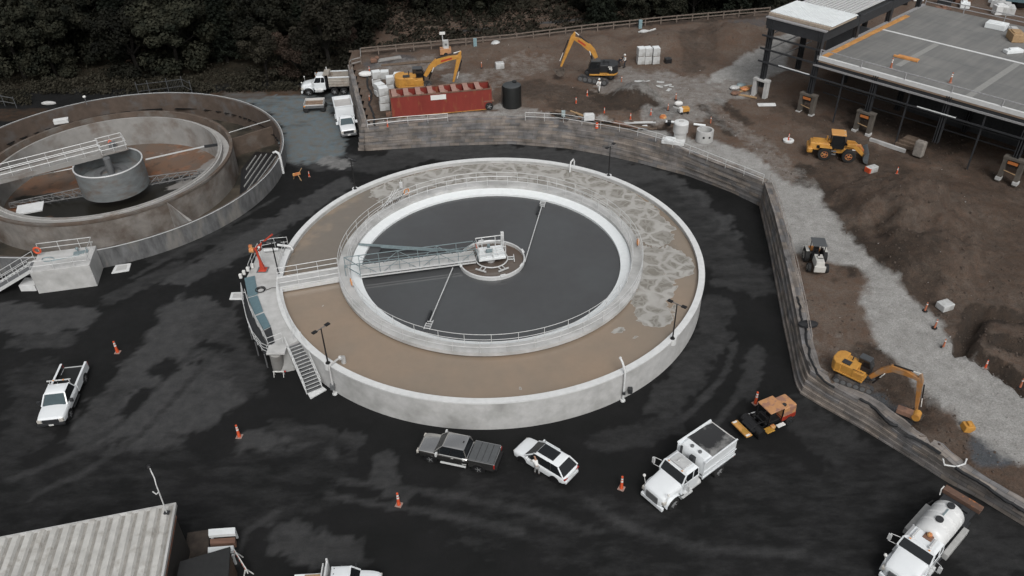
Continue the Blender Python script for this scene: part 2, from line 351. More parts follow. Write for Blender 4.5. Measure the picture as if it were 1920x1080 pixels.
# ---- ground materials
def ground_mat(name, base, layers, rough, fine=.12, bump=.3, wet=None, bs=3., spec=.3, stk=None):
    m = bpy.data.materials.new(name); m.use_nodes = True; N = m.node_tree.nodes; L = m.node_tree.links; b = N['Principled BSDF']
    tc = N.new('ShaderNodeTexCoord')
    def nz(s, d=6, rg=.6, st=None, rz=0.):
        n = N.new('ShaderNodeTexNoise'); n.inputs['Scale'].default_value = s; n.inputs['Detail'].default_value = d; n.inputs['Roughness'].default_value = rg
        if st:
            mp = N.new('ShaderNodeMapping'); mp.inputs['Scale'].default_value = st; mp.inputs['Rotation'].default_value = (0,0,rz); L.new(tc.outputs['Object'], mp.inputs[0]); L.new(mp.outputs[0], n.inputs['Vector'])
        else: L.new(tc.outputs['Object'], n.inputs['Vector'])
        return n.outputs[0]
    def mixc(f, a, c):
        x = N.new('ShaderNodeMix'); x.data_type = 'RGBA'; L.new(f, x.inputs[0]); L.new(a, x.inputs[6]) if not isinstance(a,tuple) else setattr(x.inputs[6],'default_value',(*a,1))
        L.new(c, x.inputs[7]) if not isinstance(c,tuple) else setattr(x.inputs[7],'default_value',(*c,1)); return x.outputs[2]
    def mr(f, a, c, lo=0., hi=1.):
        x = N.new('ShaderNodeMapRange'); L.new(f, x.inputs[0]); x.inputs[1].default_value = a; x.inputs[2].default_value = c; x.inputs[3].default_value = lo; x.inputs[4].default_value = hi; return x.outputs[0]
    def math_(op, a, c):
        x = N.new('ShaderNodeMath'); x.operation = op
        for i, q in enumerate((a,c)): L.new(q, x.inputs[i]) if not isinstance(q,(int,float)) else setattr(x.inputs[i],'default_value',q)
        return x.outputs[0]
    c = mixc(mr(nz(.25),.35,.65), base[0], base[1]); c = mixc(mr(nz(1.7),.42,.66,0,.6), c, base[2])
    rgh = mr(nz(.7), .3, .7, rough[0], rough[1])
    for at, col, col2, ns in layers:
        a = N.new('ShaderNodeAttribute'); a.attribute_name = at
        f = math_('ADD', a.outputs['Fac'], mr(nz(ns,7,.7,stk and stk[0],stk[1] if stk else 0), .3, .7, -.26, .26)); f = mr(f, .12, .88)
        f = math_('MULTIPLY', f, mr(a.outputs['Fac'], .0, .12))
        cc = mixc(mr(nz(1.1),.35,.65), col, col2); c = mixc(f, c, cc)
        if wet and at in wet: rgh = (lambda r0: N.new('ShaderNodeMix'))(0) if False else math_('ADD', math_('MULTIPLY', rgh, math_('SUBTRACT',1,f)), math_('MULTIPLY', f, wet[at]))
    v = N.new('ShaderNodeVectorMath'); v.operation = 'SCALE'; L.new(c, v.inputs[0]); L.new(mr(nz(9,6,.7),.25,.75,1-fine*2.4,1+fine*2.4), v.inputs['Scale'])
    L.new(v.outputs[0], b.inputs['Base Color']); L.new(rgh, b.inputs['Roughness']); b.inputs['Specular IOR Level'].default_value = spec
    bp = N.new('ShaderNodeBump'); bp.inputs['Strength'].default_value = bump; bp.inputs['Distance'].default_value = .12; L.new(nz(bs,8,.7), bp.inputs['Height']); L.new(bp.outputs[0], b.inputs['Normal'])
    return m
TERM = ground_mat('construction_dirt', ((.086,.06,.045),(.118,.094,.077),(.1,.058,.038)), [('dark',(.03,.023,.018),(.043,.03,.022),1.2),('damp',(.07,.075,.085),(.06,.065,.07),1.),('gravel',(.31,.305,.295),(.235,.23,.22),.9)], (.75,.98), .2, .9)
YARDM = ground_mat('asphalt_yard', ((.0105,.011,.011),(.0155,.0155,.016),(.0125,.013,.013)), [('dry',(.058,.058,.059),(.042,.043,.044),.9),('pale',(.12,.155,.175),(.135,.13,.12),.6),('white',(.22,.22,.215),(.14,.14,.14),.7),('brown',(.085,.05,.032),(.05,.04,.03),.7),('soil',(.02,.019,.014),(.034,.027,.019),.5)], (.5,.85), .07, .1, {'dry':.9,'pale':.75,'soil':.95}, 14., .1, ((.4,1,1),radians(-48)))
# terrace mesh
gx = steps(-24,0,[(45,.5),(66,.8),(190,3)]); gy = steps(16,0,[(110,.5),(140,.8),(215,3)])
grid('construction_ground', gx, gy, hterr, lambda x,y: inpoly(x,y,OUT2) and (y > 122 or min(pdist(x,y,W_top),pdist(x,y,S_top),pdist(x,y,E_top),pdist(x,y,B_top)) > .34), {'gravel': gv.val, 'dark': dk.val, 'damp': bl.val}, TERM)
# yard paint
dry = Paint(P)
dry.add([(345,520),(440,470),(520,420),(600,370),(640,345)], 1.6, .9).add([(300,480),(400,450),(470,420)], 1.2, .4).add([(210,560),(330,500)], 1.0, .5)
dry.add([(0,590),(70,600),(140,600)], 1.9, 1.).add([(40,640),(120,640)], 1.1, .6)
dry.add([(350,590),(330,640),(300,680),(330,740),(420,720),(300,790),(240,840),(200,790)], 3.0, .95).add([(400,600),(420,680)], 2., .7).add([(430,640),(470,720)], 1.4, .5)
dry.add([(240,710),(200,760),(150,840)], 1.2, .7).add([(180,900),(260,850),(320,830)], 1., .7).add([(0,860),(60,800),(60,700)], 2., .35).add([(490,830),(560,840),(600,870)], 1.7, .8).add([(520,800),(660,830)], 1.0, .45)
dry.add([(720,860),(720,890),(750,930)], .9, .7).add([(540,1010),(600,1030),(650,1040)], 1.4, .7).add([(0,1000),(50,960),(140,900)], 3, .3)
dry.add([(760,282),(900,284),(1100,300),(1250,345),(1350,440)], 2.4, .85).add([(1240,360),(1300,420),(1370,500),(1400,520)], 2.6, .5).add([(1345,530),(1440,530)], .8, .55)  # first stroke paints sky glare on the far road into the asphalt colour
dry.add([(1345,570),(1330,640),(1290,700),(1240,760)], 1.5, .5).add([(1420,660),(1400,740)], .8, .5).add([(1130,830),(1260,800)], 1.2, .4).add([(1500,780),(1560,820),(1600,870)], 2., .4)
dry.add([(1610,900),(1650,870),(1590,960)], .35, .8,.6,.8).add([(1680,900),(1600,1000),(1500,1000),(1450,930)], 4.4, .24).add([(1840,1040),(1880,1000)], 2.2, .4).add([(900,950),(1100,1000),(1400,1040)], 3.4, .2).add([(0,940),(200,900),(400,930),(560,900)], 3.4, .22).add([(620,300),(700,310),(760,300)], 2, .6)
dry.add([(560,290),(600,300)],2.5,.7)
for pts_t in (((20,900),(120,860),(220,800),(300,720),(380,640),(450,560)),((60,930),(160,885),(262,818),(338,735),(412,650)),((640,900),(820,925),(1000,960),(1120,1000)),((620,930),(800,960),(980,998)),((1380,640),(1360,700),(1300,770),(1200,830)),((1420,650),(1400,720),(1340,800)),((250,520),(340,470),(430,420),(520,370)),((270,540),(360,490),(450,440)),((520,960),(460,1000),(440,1060)),((1100,940),(1180,990),(1320,1030),(1500,1040))): dry.add(pts_t, .32, .55, .8, .3)
dry.add([(310,690)], 1.2, 0.05).add([(270,735),(240,770)], .6, .05).add([(430,655),(380,645)], .5, .1)
pale = Paint(P)
pale.add([(520,190),(560,210),(600,250),(590,275)], 4.2, .85).add([(610,240),(560,270)], 3, 1.).add([(440,180),(540,190)], 2, .8).add([(640,180),(650,200)], 2., .5)
whp = Paint(P); whp.add([(615,302),(640,308)], 1.3, .8)
brn = Paint(P); brn.add([(400,180),(560,172)], 1.2, .8).add([(420,178),(480,180)], 1.4, .6).add([(0,215),(60,215)],2,.5)
def soilf(x, y):
    e = y-(112 if x < -40 else 112+(x+40)*.25) + 1.2*fbm(x,y,.3,3)
    return max(0., min(1., e/1.5))
def hyard(x, y):
    if x < -26:
        e = y-114
    else: e = y-yback(x)-8
    z = 0.
    if e > 0: z = .5*fbm(x,y,.08,4)*min(1,e/6) - min(1.2, e*.12)
    return z
yx = steps(-100,0,[(-60,1.),(-40,.6),(32,.38),(60,1.5),(110,5)]); yy = steps(14,0,[(28,.7),(100,.38),(116,.6),(215,2.5)])
def keepyard(x, y):
    if hypot(x-NT[0], y-NT[1]) < 19.2 or hypot(x-OT[0], y-OT[1]) < 19.7: return False
    return not (inpoly(x,y,OUT2) and pdist(x,y,W_top+S_top+E_top+B_top) > 2. and y < yback(x)-2)
grid('yard_ground', yx, yy, hyard, keepyard, {'dry': dry.val, 'pale': pale.val, 'white': whp.val, 'brown': brn.val, 'soil': soilf}, YARDM)
FARM = ground_mat('distant_soil', ((.03,.028,.02),(.045,.038,.028),(.03,.03,.02)), [], (.9,1), .1, .3)
b = MB(); z = -1.8
for x0, x1, y0, y1 in ((-1500,-98,-800,2500),(-98,108,-800,16),(-98,188,212,2500),(188,1500,-800,2500),(108,188,-800,212)):
    b.add([(x0,y0,z),(x1,y0,z),(x1,y1,z),(x0,y1,z)], [(0,1,2,3)])
tag(b.build('distant_ground', FARM), kind='structure')
# ---------------------------------------------------------------- retaining walls of blocks
def wall_mat():
    m = bpy.data.materials.new('retaining_block'); m.use_nodes = True; N = m.node_tree.nodes; L = m.node_tree.links; b = N['Principled BSDF']; b.inputs['Roughness'].default_value = .92
    uv = N.new('ShaderNodeUVMap'); uv.uv_map = 'UVMap'; br = N.new('ShaderNodeTexBrick'); br.inputs['Scale'].default_value = 1; br.inputs['Brick Width'].default_value = 1.2; br.inputs['Row Height'].default_value = .42
    br.inputs['Color1'].default_value = (.185,.16,.14,1); br.inputs['Color2'].default_value = (.125,.125,.13,1); br.inputs['Mortar'].default_value = (.04,.038,.036,1); br.inputs['Mortar Size'].default_value = .009; br.inputs['Bias'].default_value = -.1
    L.new(uv.outputs[0], br.inputs['Vector']); tc = N.new('ShaderNodeTexCoord'); n = N.new('ShaderNodeTexNoise'); n.inputs['Scale'].default_value = .9; n.inputs['Detail'].default_value = 6; L.new(tc.outputs['Object'], n.inputs['Vector'])
    mr = N.new('ShaderNodeMapRange'); mr.inputs[1].default_value = .3; mr.inputs[2].default_value = .7; mr.inputs[3].default_value = .65; mr.inputs[4].default_value = 1.4; L.new(n.outputs[0], mr.inputs[0])
    mpp = N.new('ShaderNodeMapping'); mpp.inputs['Scale'].default_value = (.22,3.2,1); L.new(uv.outputs[0],mpp.inputs[0]); ns = N.new('ShaderNodeTexNoise'); ns.inputs['Scale'].default_value = 1; ns.inputs['Detail'].default_value = 4; L.new(mpp.outputs[0],ns.inputs['Vector']); ms = N.new('ShaderNodeMapRange'); ms.inputs[1].default_value = .35; ms.inputs[2].default_value = .65; ms.inputs[3].default_value = .8; ms.inputs[4].default_value = 1.35; L.new(ns.outputs[0],ms.inputs[0]); mm_ = N.new('ShaderNodeMath'); mm_.operation = 'MULTIPLY'; L.new(mr.outputs[0],mm_.inputs[0]); L.new(ms.outputs[0],mm_.inputs[1])
    v = N.new('ShaderNodeVectorMath'); v.operation = 'SCALE'; L.new(br.outputs[0], v.inputs[0]); L.new(mm_.outputs[0], v.inputs['Scale']); L.new(v.outputs[0], b.inputs['Base Color'])
    bp = N.new('ShaderNodeBump'); bp.inputs['Strength'].default_value = .5; bp.inputs['Distance'].default_value = .06; n3 = N.new('ShaderNodeTexNoise'); n3.inputs['Scale'].default_value = 5; n3.inputs['Detail'].default_value = 5; L.new(tc.outputs['Object'], n3.inputs['Vector']); L.new(n3.outputs[0], bp.inputs['Height']); L.new(bp.outputs[0], b.inputs['Normal'])
    return m
WALLM = wall_mat()
def resample(p, n):
    L = [0]
    for a, c in zip(p[:-1],p[1:]): L.append(L[-1]+(Vector(c)-Vector(a)).length)
    o = []
    for i in range(n):
        t = L[-1]*i/(n-1); k = 0
        while k < len(L)-2 and L[k+1] < t: k += 1
        o.append(Vector(p[k]).lerp(Vector(p[k+1]), (t-L[k])/max(1e-6,L[k+1]-L[k])))
    return o
def nearest(q, pts): return min(pts, key=lambda p: (p.x-q.x)**2+(p.y-q.y)**2)
def retaining(label, bot, top, n, cols=5, cap=.8, capin=1):
    tp = resample(top, n); fine = resample(bot, n*6); bt = resample(bot, n)
    V = []; F = []; UV = []; rings = []; s = 0
    for i in range(n):
        if i: s += hypot(bt[i].x-bt[i-1].x, bt[i].y-bt[i-1].y)
        a = bt[i].copy(); a.z = -.3; c = tp[i].copy(); c.z = zt(c.y)+.05
        t0 = tp[max(0,i-1)]; t1 = tp[min(n-1,i+1)]; d = Vector((t1.x-t0.x,t1.y-t0.y,0)).normalized(); nrm = Vector((d.y,-d.x,0))*capin
        prof = [(a,0)]
        for k in range(1,cols+1):
            q0 = a.lerp(c,(k-1)/cols); q1 = a.lerp(c,k/cols)
            prof.append((Vector((q0.x,q0.y,q1.z)), q1.z)); 
            if k < cols: prof.append((Vector((q1.x,q1.y,q1.z)), q1.z+.02))
        e = c-nrm*cap*(1+.25*fbm(c.x,c.y,.5,3)); e.z = zt(e.y)+.07; prof.append((Vector((c.x,c.y,c.z)),c.z+.01)); prof.append((e,c.z+cap)); e2 = e.copy(); e2.z -= .6; prof.append((e2,c.z+cap+.5))
        rings.append([(p, s, v) for p, v in prof])
    k = len(rings[0])
    for r in rings:
        for p, s, v in r: V.append(tuple(p)); UV.append((s,v))
    for i in range(n-1):
        for j in range(k-1): F.append((i*k+j,(i+1)*k+j,(i+1)*k+j+1,i*k+j+1))
    me = bpy.data.meshes.new('retaining_wall'); me.from_pydata(V,[],F); me.materials.append(WALLM); u = me.uv_layers.new(name='UVMap')
    for l in me.loops: u.data[l.index].uv = UV[l.vertex_index]
    bm = bmesh.new(); bm.from_mesh(me); bmesh.ops.recalc_face_normals(bm, faces=bm.faces); bm.to_mesh(me); bm.free()
    o = bpy.data.objects.new('retaining_wall', me); COL.objects.link(o); return tag(o, label, 'retaining wall')
S_bot2 = [S_bot[0]+Vector((-1.1,.1,0))]+S_bot; S_top2 = [S_top[0]+Vector((-.8,.1,0))]+S_top
w1 = retaining('long curved grey block retaining wall behind the round settling tank, below the excavators', S_bot2, S_top2, 70)
w2 = retaining('block retaining wall running down the right side of the yard beside the small tractor', E_bot, E_top, 40)
w3 = retaining('low block retaining wall slanting into the bottom right corner behind the tank truck', B_bot, B_top, 40)
wb = [Vector((p.x-.7,p.y,0)) for p in W_top]
w4 = retaining('straight retaining wall with pale cap beside the parked white dump trucks', wb, [Vector((p.x-.35,p.y,0)) for p in W_top], 24, 6, .55)
# ---------------------------------------------------------------- water
def water_mat(name, base, base2, rough, bump=.02, foam=False, spec=.5, bsc=2.2):
    m = bpy.data.materials.new(name); m.use_nodes = True; N = m.node_tree.nodes; L = m.node_tree.links; b = N['Principled BSDF']
    tc = N.new('ShaderNodeTexCoord')
    def nz(s, d=4, rg=.6, dist=0.):
        n = N.new('ShaderNodeTexNoise'); n.inputs['Scale'].default_value = s; n.inputs['Detail'].default_value = d; n.inputs['Roughness'].default_value = rg; n.inputs['Distortion'].default_value = dist; L.new(tc.outputs['Object'], n.inputs['Vector']); return n
    def mr(f, a, c, lo=0., hi=1., smooth=False):
        x = N.new('ShaderNodeMapRange'); L.new(f, x.inputs[0]); x.inputs[1].default_value = a; x.inputs[2].default_value = c; x.inputs[3].default_value = lo; x.inputs[4].default_value = hi
        if smooth: x.interpolation_type = 'SMOOTHSTEP'
        return x.outputs[0]
    def mx(f, a, c):
        x = N.new('ShaderNodeMix'); x.data_type = 'RGBA'; L.new(f, x.inputs[0])
        for i, q in ((6,a),(7,c)): L.new(q, x.inputs[i]) if not isinstance(q,tuple) else setattr(x.inputs[i],'default_value',(*q,1))
        return x.outputs[2]
    def mt(op, a, c):
        x = N.new('ShaderNodeMath'); x.operation = op
        for i, q in enumerate((a,c)): L.new(q, x.inputs[i]) if not isinstance(q,(int,float)) else setattr(x.inputs[i],'default_value',q)
        return x.outputs[0]
    c = mx(mr(nz(.12,3).outputs[0],.35,.65), base, base2); r = rough
    b.inputs['Roughness'].default_value = rough; b.inputs['Specular IOR Level'].default_value = spec
    if foam:
        a = N.new('ShaderNodeAttribute'); a.attribute_name = 'foam'; g = N.new('ShaderNodeAttribute'); g.attribute_name = 'grey'
        nn = nz(.55,3,.5); add = N.new('ShaderNodeVectorMath'); add.operation = 'MULTIPLY_ADD'; L.new(nn.outputs['Color'], add.inputs[0]); add.inputs[1].default_value = (2.2,2.2,0); L.new(tc.outputs['Object'], add.inputs[2])
        mp = N.new('ShaderNodeMapping'); mp.inputs['Scale'].default_value = (1,1,0); L.new(add.outputs[0], mp.inputs[0])
        def vein(sc, w):
            v = N.new('ShaderNodeTexVoronoi'); v.feature = 'DISTANCE_TO_EDGE'; v.inputs['Scale'].default_value = sc; L.new(mp.outputs[0], v.inputs['Vector']); v2_ = N.new('ShaderNodeTexVoronoi'); v2_.inputs['Scale'].default_value = sc; L.new(mp.outputs[0], v2_.inputs['Vector']); return mt('MAXIMUM', mr(v.outputs['Distance'], w*.25, w, 1, 0, True), mr(v2_.outputs['Distance'], .58, .85, 0, .8, True))
        wn = mr(nz(.6,3).outputs[0],.35,.65,.7,1.)
        ve = mt('MAXIMUM', vein(.62,.2), mt('MULTIPLY', vein(1.6,.2), .45)); ve = mt('MULTIPLY', ve, wn)
        fb = mr(nz(.32,3,.6).outputs[0], .52, .68, 0, .45)        # solid froth clots
        ve = mt('MAXIMUM', ve, mt('MULTIPLY', fb, mr(nz(2.5,6,.7).outputs[0],.35,.6,.35,1)))
        edge = mt('ADD', a.outputs['Fac'], mr(nz(.9,5,.65).outputs[0],.3,.7,-.3,.3))
        msk = mr(edge, .38, .52, 0, 1, True); rim = mt('MULTIPLY', mr(edge,.4,.46,0,1,True), mr(edge,.5,.6,1,0,True))
        fc = mx(mt('MAXIMUM', ve, mt('MULTIPLY',rim,.85)), (.19,.178,.155), (.385,.375,.355))
        c = mx(mt('MULTIPLY', g.outputs['Fac'], .75), c, (.15,.14,.125))
        sp = N.new('ShaderNodeTexVoronoi'); sp.inputs['Scale'].default_value = .55; L.new(mp.outputs[0], sp.inputs['Vector'])
        c = mx(msk, c, fc); b_r = mr(msk, 0, 1, rough, .8); L.new(b_r, b.inputs['Roughness'])
    v = N.new('ShaderNodeVectorMath'); v.operation = 'SCALE'; L.new(c, v.inputs[0]); L.new(mr(nz(1.5,5).outputs[0],.3,.7,.97,1.03), v.inputs['Scale']); L.new(v.outputs[0], b.inputs['Base Color'])
    bp = N.new('ShaderNodeBump'); bp.inputs['Strength'].default_value = bump; bp.inputs['Distance'].default_value = .1; L.new(nz(bsc,4).outputs[0], bp.inputs['Height']); L.new(bp.outputs[0], b.inputs['Normal'])
    return m
def disc(c, r, z, n=96): return MB().add([(c[0]+r*cos(2*pi*i/n), c[1]+r*sin(2*pi*i/n), z) for i in range(n)], [tuple(range(n))])
BASINW = water_mat('dark_clear_water', (.066,.067,.069), (.076,.08,.083), .05, .01)
tag(disc(NT,12.3,2.2).build('basin_water', BASINW), kind='structure')
tag(disc((-1.85,62.35),3.05,2.27,64).build('well_water', water_mat('silty_water',(.13,.11,.095),(.08,.05,.035),.12,.02)), kind='structure')
fo = Paint(lambda x,y: P(x,y,2.4))
fo.add([(742,348),(800,328),(900,318),(1000,320),(1080,335),(1150,362)], 3.2, 1.,.3,.2).add([(1120,360),(1180,395),(1215,430)], 2.4, 1.,.3,.3)
fo.add([(1225,432),(1240,445)], 1.4, 1.).add([(1225,482),(1262,485),(1270,500)], 1.7, 1.,.3,.25).add([(1215,510),(1230,540)], 1.7, 1.).add([(1215,560),(1225,590)], 1.55, 1.,.3,.2).add([(1195,470),(1200,520)], 1.5, 1.)
fo.add([(1152,622),(1166,616)], .3, .7).add([(1190,633)], .16, .7).add([(605,575)], .16, .6).add([(975,727)], .2, .6).add([(1268,572),(1262,592)], .3, .6)
gr = Paint(lambda x,y: P(x,y,2.4)); gr.add([(745,345),(690,395),(640,440),(600,480)], 3.0, .9, .6, .5).add([(1190,440),(1230,460)], 2., .5).add([(900,320),(1100,350)], 4., 1.)
def foamkeep(x,y): return True
ra = [13.6+(19.3-13.6)*i/22 for i in range(23)]; V = []; F = []; A1 = []; A2 = []; NA = 420
for i in range(NA):
    for r in ra:
        x, y = NT[0]+r*cos(2*pi*i/NA), NT[1]+r*sin(2*pi*i/NA); V.append((x,y,2.4)); e = min(1,max(0,(19.15-r+.1*fbm(x,y,.5,3))/.5)); A1.append(fo.val(x,y)*min(1,e+.35)); A2.append(gr.val(x,y))
k = len(ra)
for i in range(NA):
    for j in range(k-1): F.append((i*k+j, i*k+j+1, ((i+1)%NA)*k+j+1, ((i+1)%NA)*k+j))
me = bpy.data.meshes.new('channel_water'); me.from_pydata(V,[],F); attr(me,'foam',A1); attr(me,'grey',A2)
me.materials.append(water_mat('brown_mixed_liquor', (.235,.195,.155), (.28,.215,.16), .16, .03, True))
o = bpy.data.objects.new('channel_water', me); COL.objects.link(o); tag(o, kind='structure')
# ---------------------------------------------------------------- the new round settling tank
tank = thing('settling_tank', 'clean pale round concrete tank with dark water in the middle and brown water around', 'water tank', (*NT,0))
MB().lathe([(19.25,-.4),(19.7,-.4),(19.7,2.74),(19.25,2.74)], n=200, c=NT).build('outer_wall', CONC, tank, wld=True, smooth=True)
MB().lathe([(19.2,2.74),(19.76,2.74),(19.76,2.86),(19.2,2.86)], n=200, c=NT).build('coping', CAP, tank, wld=True, smooth=True)
MB().lathe([(13.4,-.4),(13.65,-.4),(13.65,2.65),(13.4,2.65)], n=160, c=NT).build('inner_wall', CONC, tank, wld=True, smooth=True)
MB().lathe([(13.1,2.62),(14.2,2.62),(14.2,2.95),(13.1,2.95)], n=160, c=NT).build('walkway', CONC, tank, wld=True, smooth=True)
MB().lathe([(12.15,1.0),(12.32,1.0),(12.32,2.28),(13.1,2.5),(13.1,2.63),(12.15,2.42)], n=160, c=NT).build('launder', WHT, tank, wld=True, smooth=True)
tag(MB().lathe([(12.3,-.3),(19.3,-.3)], n=64, c=NT, closedprof=False).build('tank_floor', OLDC, tank, wld=True))
A0 = radians(191)
gap = radians(3.4)
railing('outer_guardrail', arc(NT,14.12,2.95,A0-2*pi+gap*1.1,A0-gap*1.1,96), tank, step=2.2)
railing('inner_guardrail', arc(NT,13.2,2.95,A0-2*pi+gap,A0-gap,96), tank, step=2.2)
# deck seams
# ---------------------------------------------------------------- inlet platform with teal covers
pl = [P(*q,2.6) for q in ((540,470),(514,466),(494,467),(483,478),(474,500),(463,521),(464,556),(476,590),(495,620),(507,648),(516,655),(541,650),(566,636))]
ang0 = [NT[0]+19.6*cos(radians(a)) for a in range(212,158,-6)]
inner = [(NT[0]+19.72*cos(radians(a)), NT[1]+19.72*sin(radians(a))) for a in range(213,159,-5)]
plat = thing('inlet_platform', 'grey concrete platform curving round the left side of the clean tank, edged with teal covers', 'platform', (-21,55,0))
hull = [(p.x,p.y) for p in pl]; hull += inner
MB().prism(hull, -.2, 2.72).build('platform_slab', CONC, plat, wld=True, bevel=.03)
lids = [((457,520),(478,515),(484,551),(464,557)),((464,558),(483,552),(494,583),(477,590)),((478,592),(495,585),(508,611),(494,618))]
for q in lids:
    pp = [P(*v,2.86) for v in q]; cc_ = sum(pp,Vector())/4; pp = [cc_+(p-cc_)*.93 for p in pp]; MB().prism([(p.x,p.y) for p in pp], 2.73, 2.86).build('channel_cover', TEALC, plat, wld=True, bevel=.02)
pp = [P(*v,2.8) for v in ((495,620),(508,613),(515,641),(504,648))]; MB().prism([(p.x,p.y) for p in pp], 2.725, 2.8).build('dark_hatch', DGREY, plat, wld=True)
pp = [P(*v,2.75) for v in ((524,461),(490,461),(480,477),(472,500),(458,519))]
railing('back_guardrail', [P(541,462,2.75), P(517,464,2.75), P(492,469,2.75)], plat, step=1.4)
railing('side_guardrail', [P(487,474,2.75), P(478,490,2.75), P(469,514,2.75)], plat, step=1.3)
railing('tank_side_guardrail', [P(536,470,2.75)]+[P(530,490,2.75), P(525,508,2.75)], plat, step=1.3)
railing('tank_edge_guardrail', [P(q[0],q[1],2.75) for q in ((524,545),(528,566),(535,588),(545,612),(557,631),(551,636))], plat, step=1.5)
railing('lower_guardrail', [P(q[0],q[1],2.75) for q in ((463,560),(472,590),(488,620),(505,653),(531,643))], plat, step=1.5)
MB().tube([P(520,459,3.5),P(545,462,3.3),P(548,468,3.0),P(548,472,2.5)], .12, 8).tube([P(495,470,3.0),P(522,467,3.0)],.14,8).build('pipe', CAP, plat, wld=True, smooth=True)
for k in range(4):
    b = MB(); q = P(461-2.2*k+5,512+0,2.8).lerp(P(456,528-10,2.8),k/4)+Vector((-.1*k,.9-.42*k,0)); b.box((q.x+.15,q.y,3.0),(.26,.22,.45)); b.build('control_box', REFL, plat, wld=True, bevel=.03)
# ledge with grating under the covers
lg = [P(*q,1.6) for q in ((456,548),(458,575),(466,610),(478,640),(495,662),(520,672),(527,655))]
gl = thing('grating_walkway', 'narrow dark grating walkway with pale rails hanging off the outside of the teal covers', 'walkway', (lg[2].x,lg[2].y,0))
c2 = [p+(Vector((-20.9,56.5,1.6))-p).normalized()*1.1 for p in lg[:6]]
MB().prism([(p.x,p.y) for p in lg[:6]]+[(p.x,p.y) for p in c2[::-1]], 1.5, 1.6).build('grating', DGREY, gl, wld=True)
[MB().cyl((p.x,p.y,0),(p.x,p.y,1.5),.06,n=8).build('support', MGREY, gl, wld=True) for p in lg[:6]]
railing('guardrail', lg[:6], gl, step=.9, rails=(1.,.66,.33))
cp = P(526,692,0); pc = thing('concrete_chute', 'rounded grey concrete drop pipe standing beside the metal stairs', 'pipe', (cp.x,cp.y,0))
t = P(513,655,2.7); MB().cyl((cp.x-.15,cp.y+.1,-.1),(t.x+.2,t.y-.2,2.62),.5,.55,16).build('pipe_body', OLDG, pc, wld=True, smooth=True)
MB().box((t.x+.3,t.y-.1,2.74),(1.5,1.1,.2)).build('cap', CONC, pc, wld=True, bevel=.03)
q = P(524,705,0); bst = thing('sawhorse', 'tiny pale folding stand with a red end at the foot of the drop pipe', 'stand', (q.x,q.y,0))
b = MB(); b.beam((-.45,0,.5),(.45,0,.5),.08,.08)
for sx in (-.4,.4):
    for sy in (-.18,.18): b.cyl((sx,0,.5),(sx,sy,0),.025,n=6)
b.build('frame', REFL, bst); MB().ball((.55,0,.5),.09).build('red_end', REDL, bst)
q = P(489,545,2.73); hs_ = MB()
for k in range(3): hs_.tube([(q.x+(.3+.07*k)*cos(2*pi*i/20),q.y+(.3+.07*k)*sin(2*pi*i/20),2.78+.05*k) for i in range(20)], .035, 6, closed=True)
hs_.tube([(q.x+.45,q.y,2.77),(q.x+.9,q.y+.35,2.77),(q.x+1.6,q.y+.35,2.77),(q.x+2.,q.y-.1,2.77)],.03,6)
tag(hs_.build('hose', BLK, smooth=True), 'coiled dark hose lying on the concrete platform by the teal cover', 'hose')
# ---------------------------------------------------------------- metal stairs
a = P(541,650,2.75); c = P(563,638,2.75); wd = (c-a); wd.z = 0; wdt = wd.length; wn = wd.normalized(); dn = Vector((wn.y,-wn.x,0))
st = thing('metal_stairs', 'straight flight of grey metal stairs with pipe rails leading up to the tank platform', 'stairs', (a.x,a.y,0))
mid = a+wd/2; NS = 14; foot = P(590,733,.15); run = (Vector((foot.x,foot.y,0))-Vector((mid.x,mid.y,0))); runl = run.length; dn = run.normalized(); wn = Vector((-dn.y,dn.x,0))
if wn.dot(wd) < 0: wn = -wn
wdt = 1.25
pad = MB(); 
for k in range(NS):
    q = Vector((mid.x,mid.y,0))+dn*runl*(k+.5)/NS; z = 2.75-(k+1)*(2.6/(NS+0)); u = wn*wdt/2; w = dn*.14
    tr = MB().prism([((q+u+w).x,(q+u+w).y),((q-u+w).x,(q-u+w).y),((q-u-w).x,(q-u-w).y),((q+u-w).x,(q+u-w).y)], z, z+.045, 0)
    tr.beam((*(q-u+w).xy, z+.03),(*(q+u+w).xy, z+.03),.03,.06,1)
    tr.build('step', [MGREY,GALV], st, wld=True)
for s in (-1,1):
    u = wn*(wdt/2+.03)*s; t0 = Vector((mid.x,mid.y,2.62))+u; t1 = Vector((foot.x,foot.y,.12))+u
    MB().beam(t0,t1,.05,.28).build('stringer', GALV, st, wld=True)
    railing('handrail', [t0+Vector((0,0,.1)), t1+Vector((0,0,.15))], st, h=1.,step=1.1,rails=(1.,.55))
q = P(603,735,0); MB().prism([P(*v,.1).xy[:] for v in ((576,737),(604,724),(612,730),(582,747))], -.05,.12).build('landing_pad', CAP, st, wld=True, bevel=.02)
# ---------------------------------------------------------------- access bridge over the outer channel and truss bridge to the centre
br = thing('access_bridge', 'short pale concrete footbridge crossing the brown channel from the platform', 'footbridge', (-18.2,58.8,0))
n0 = P(522,541,2.9); n1 = P(638,521,2.9); dv = (n1-n0).normalized(); sv = Vector((-dv.y,dv.x,0)); W1 = 1.75
MB().prism([p.xy[:] for p in (n0,n1,n1+sv*W1,n0+sv*W1)], 2.62,2.94).build('deck', CONC, br, wld=True, bevel=.02)
MB().beam(n0+Vector((0,0,-.2))-sv*.06,n1+Vector((0,0,-.2))-sv*.06,.1,.35).beam(n0+sv*(W1+.06)+Vector((0,0,-.2)),n1+sv*(W1+.06)+Vector((0,0,-.2)),.1,.35).build('edge_beam', GALV, br, wld=True)
for nm, off in (('near_guardrail',.05),('far_guardrail',W1-.05)): railing(nm, [n0+sv*off, n1+sv*off], br, step=2., toe=True, r=.034)
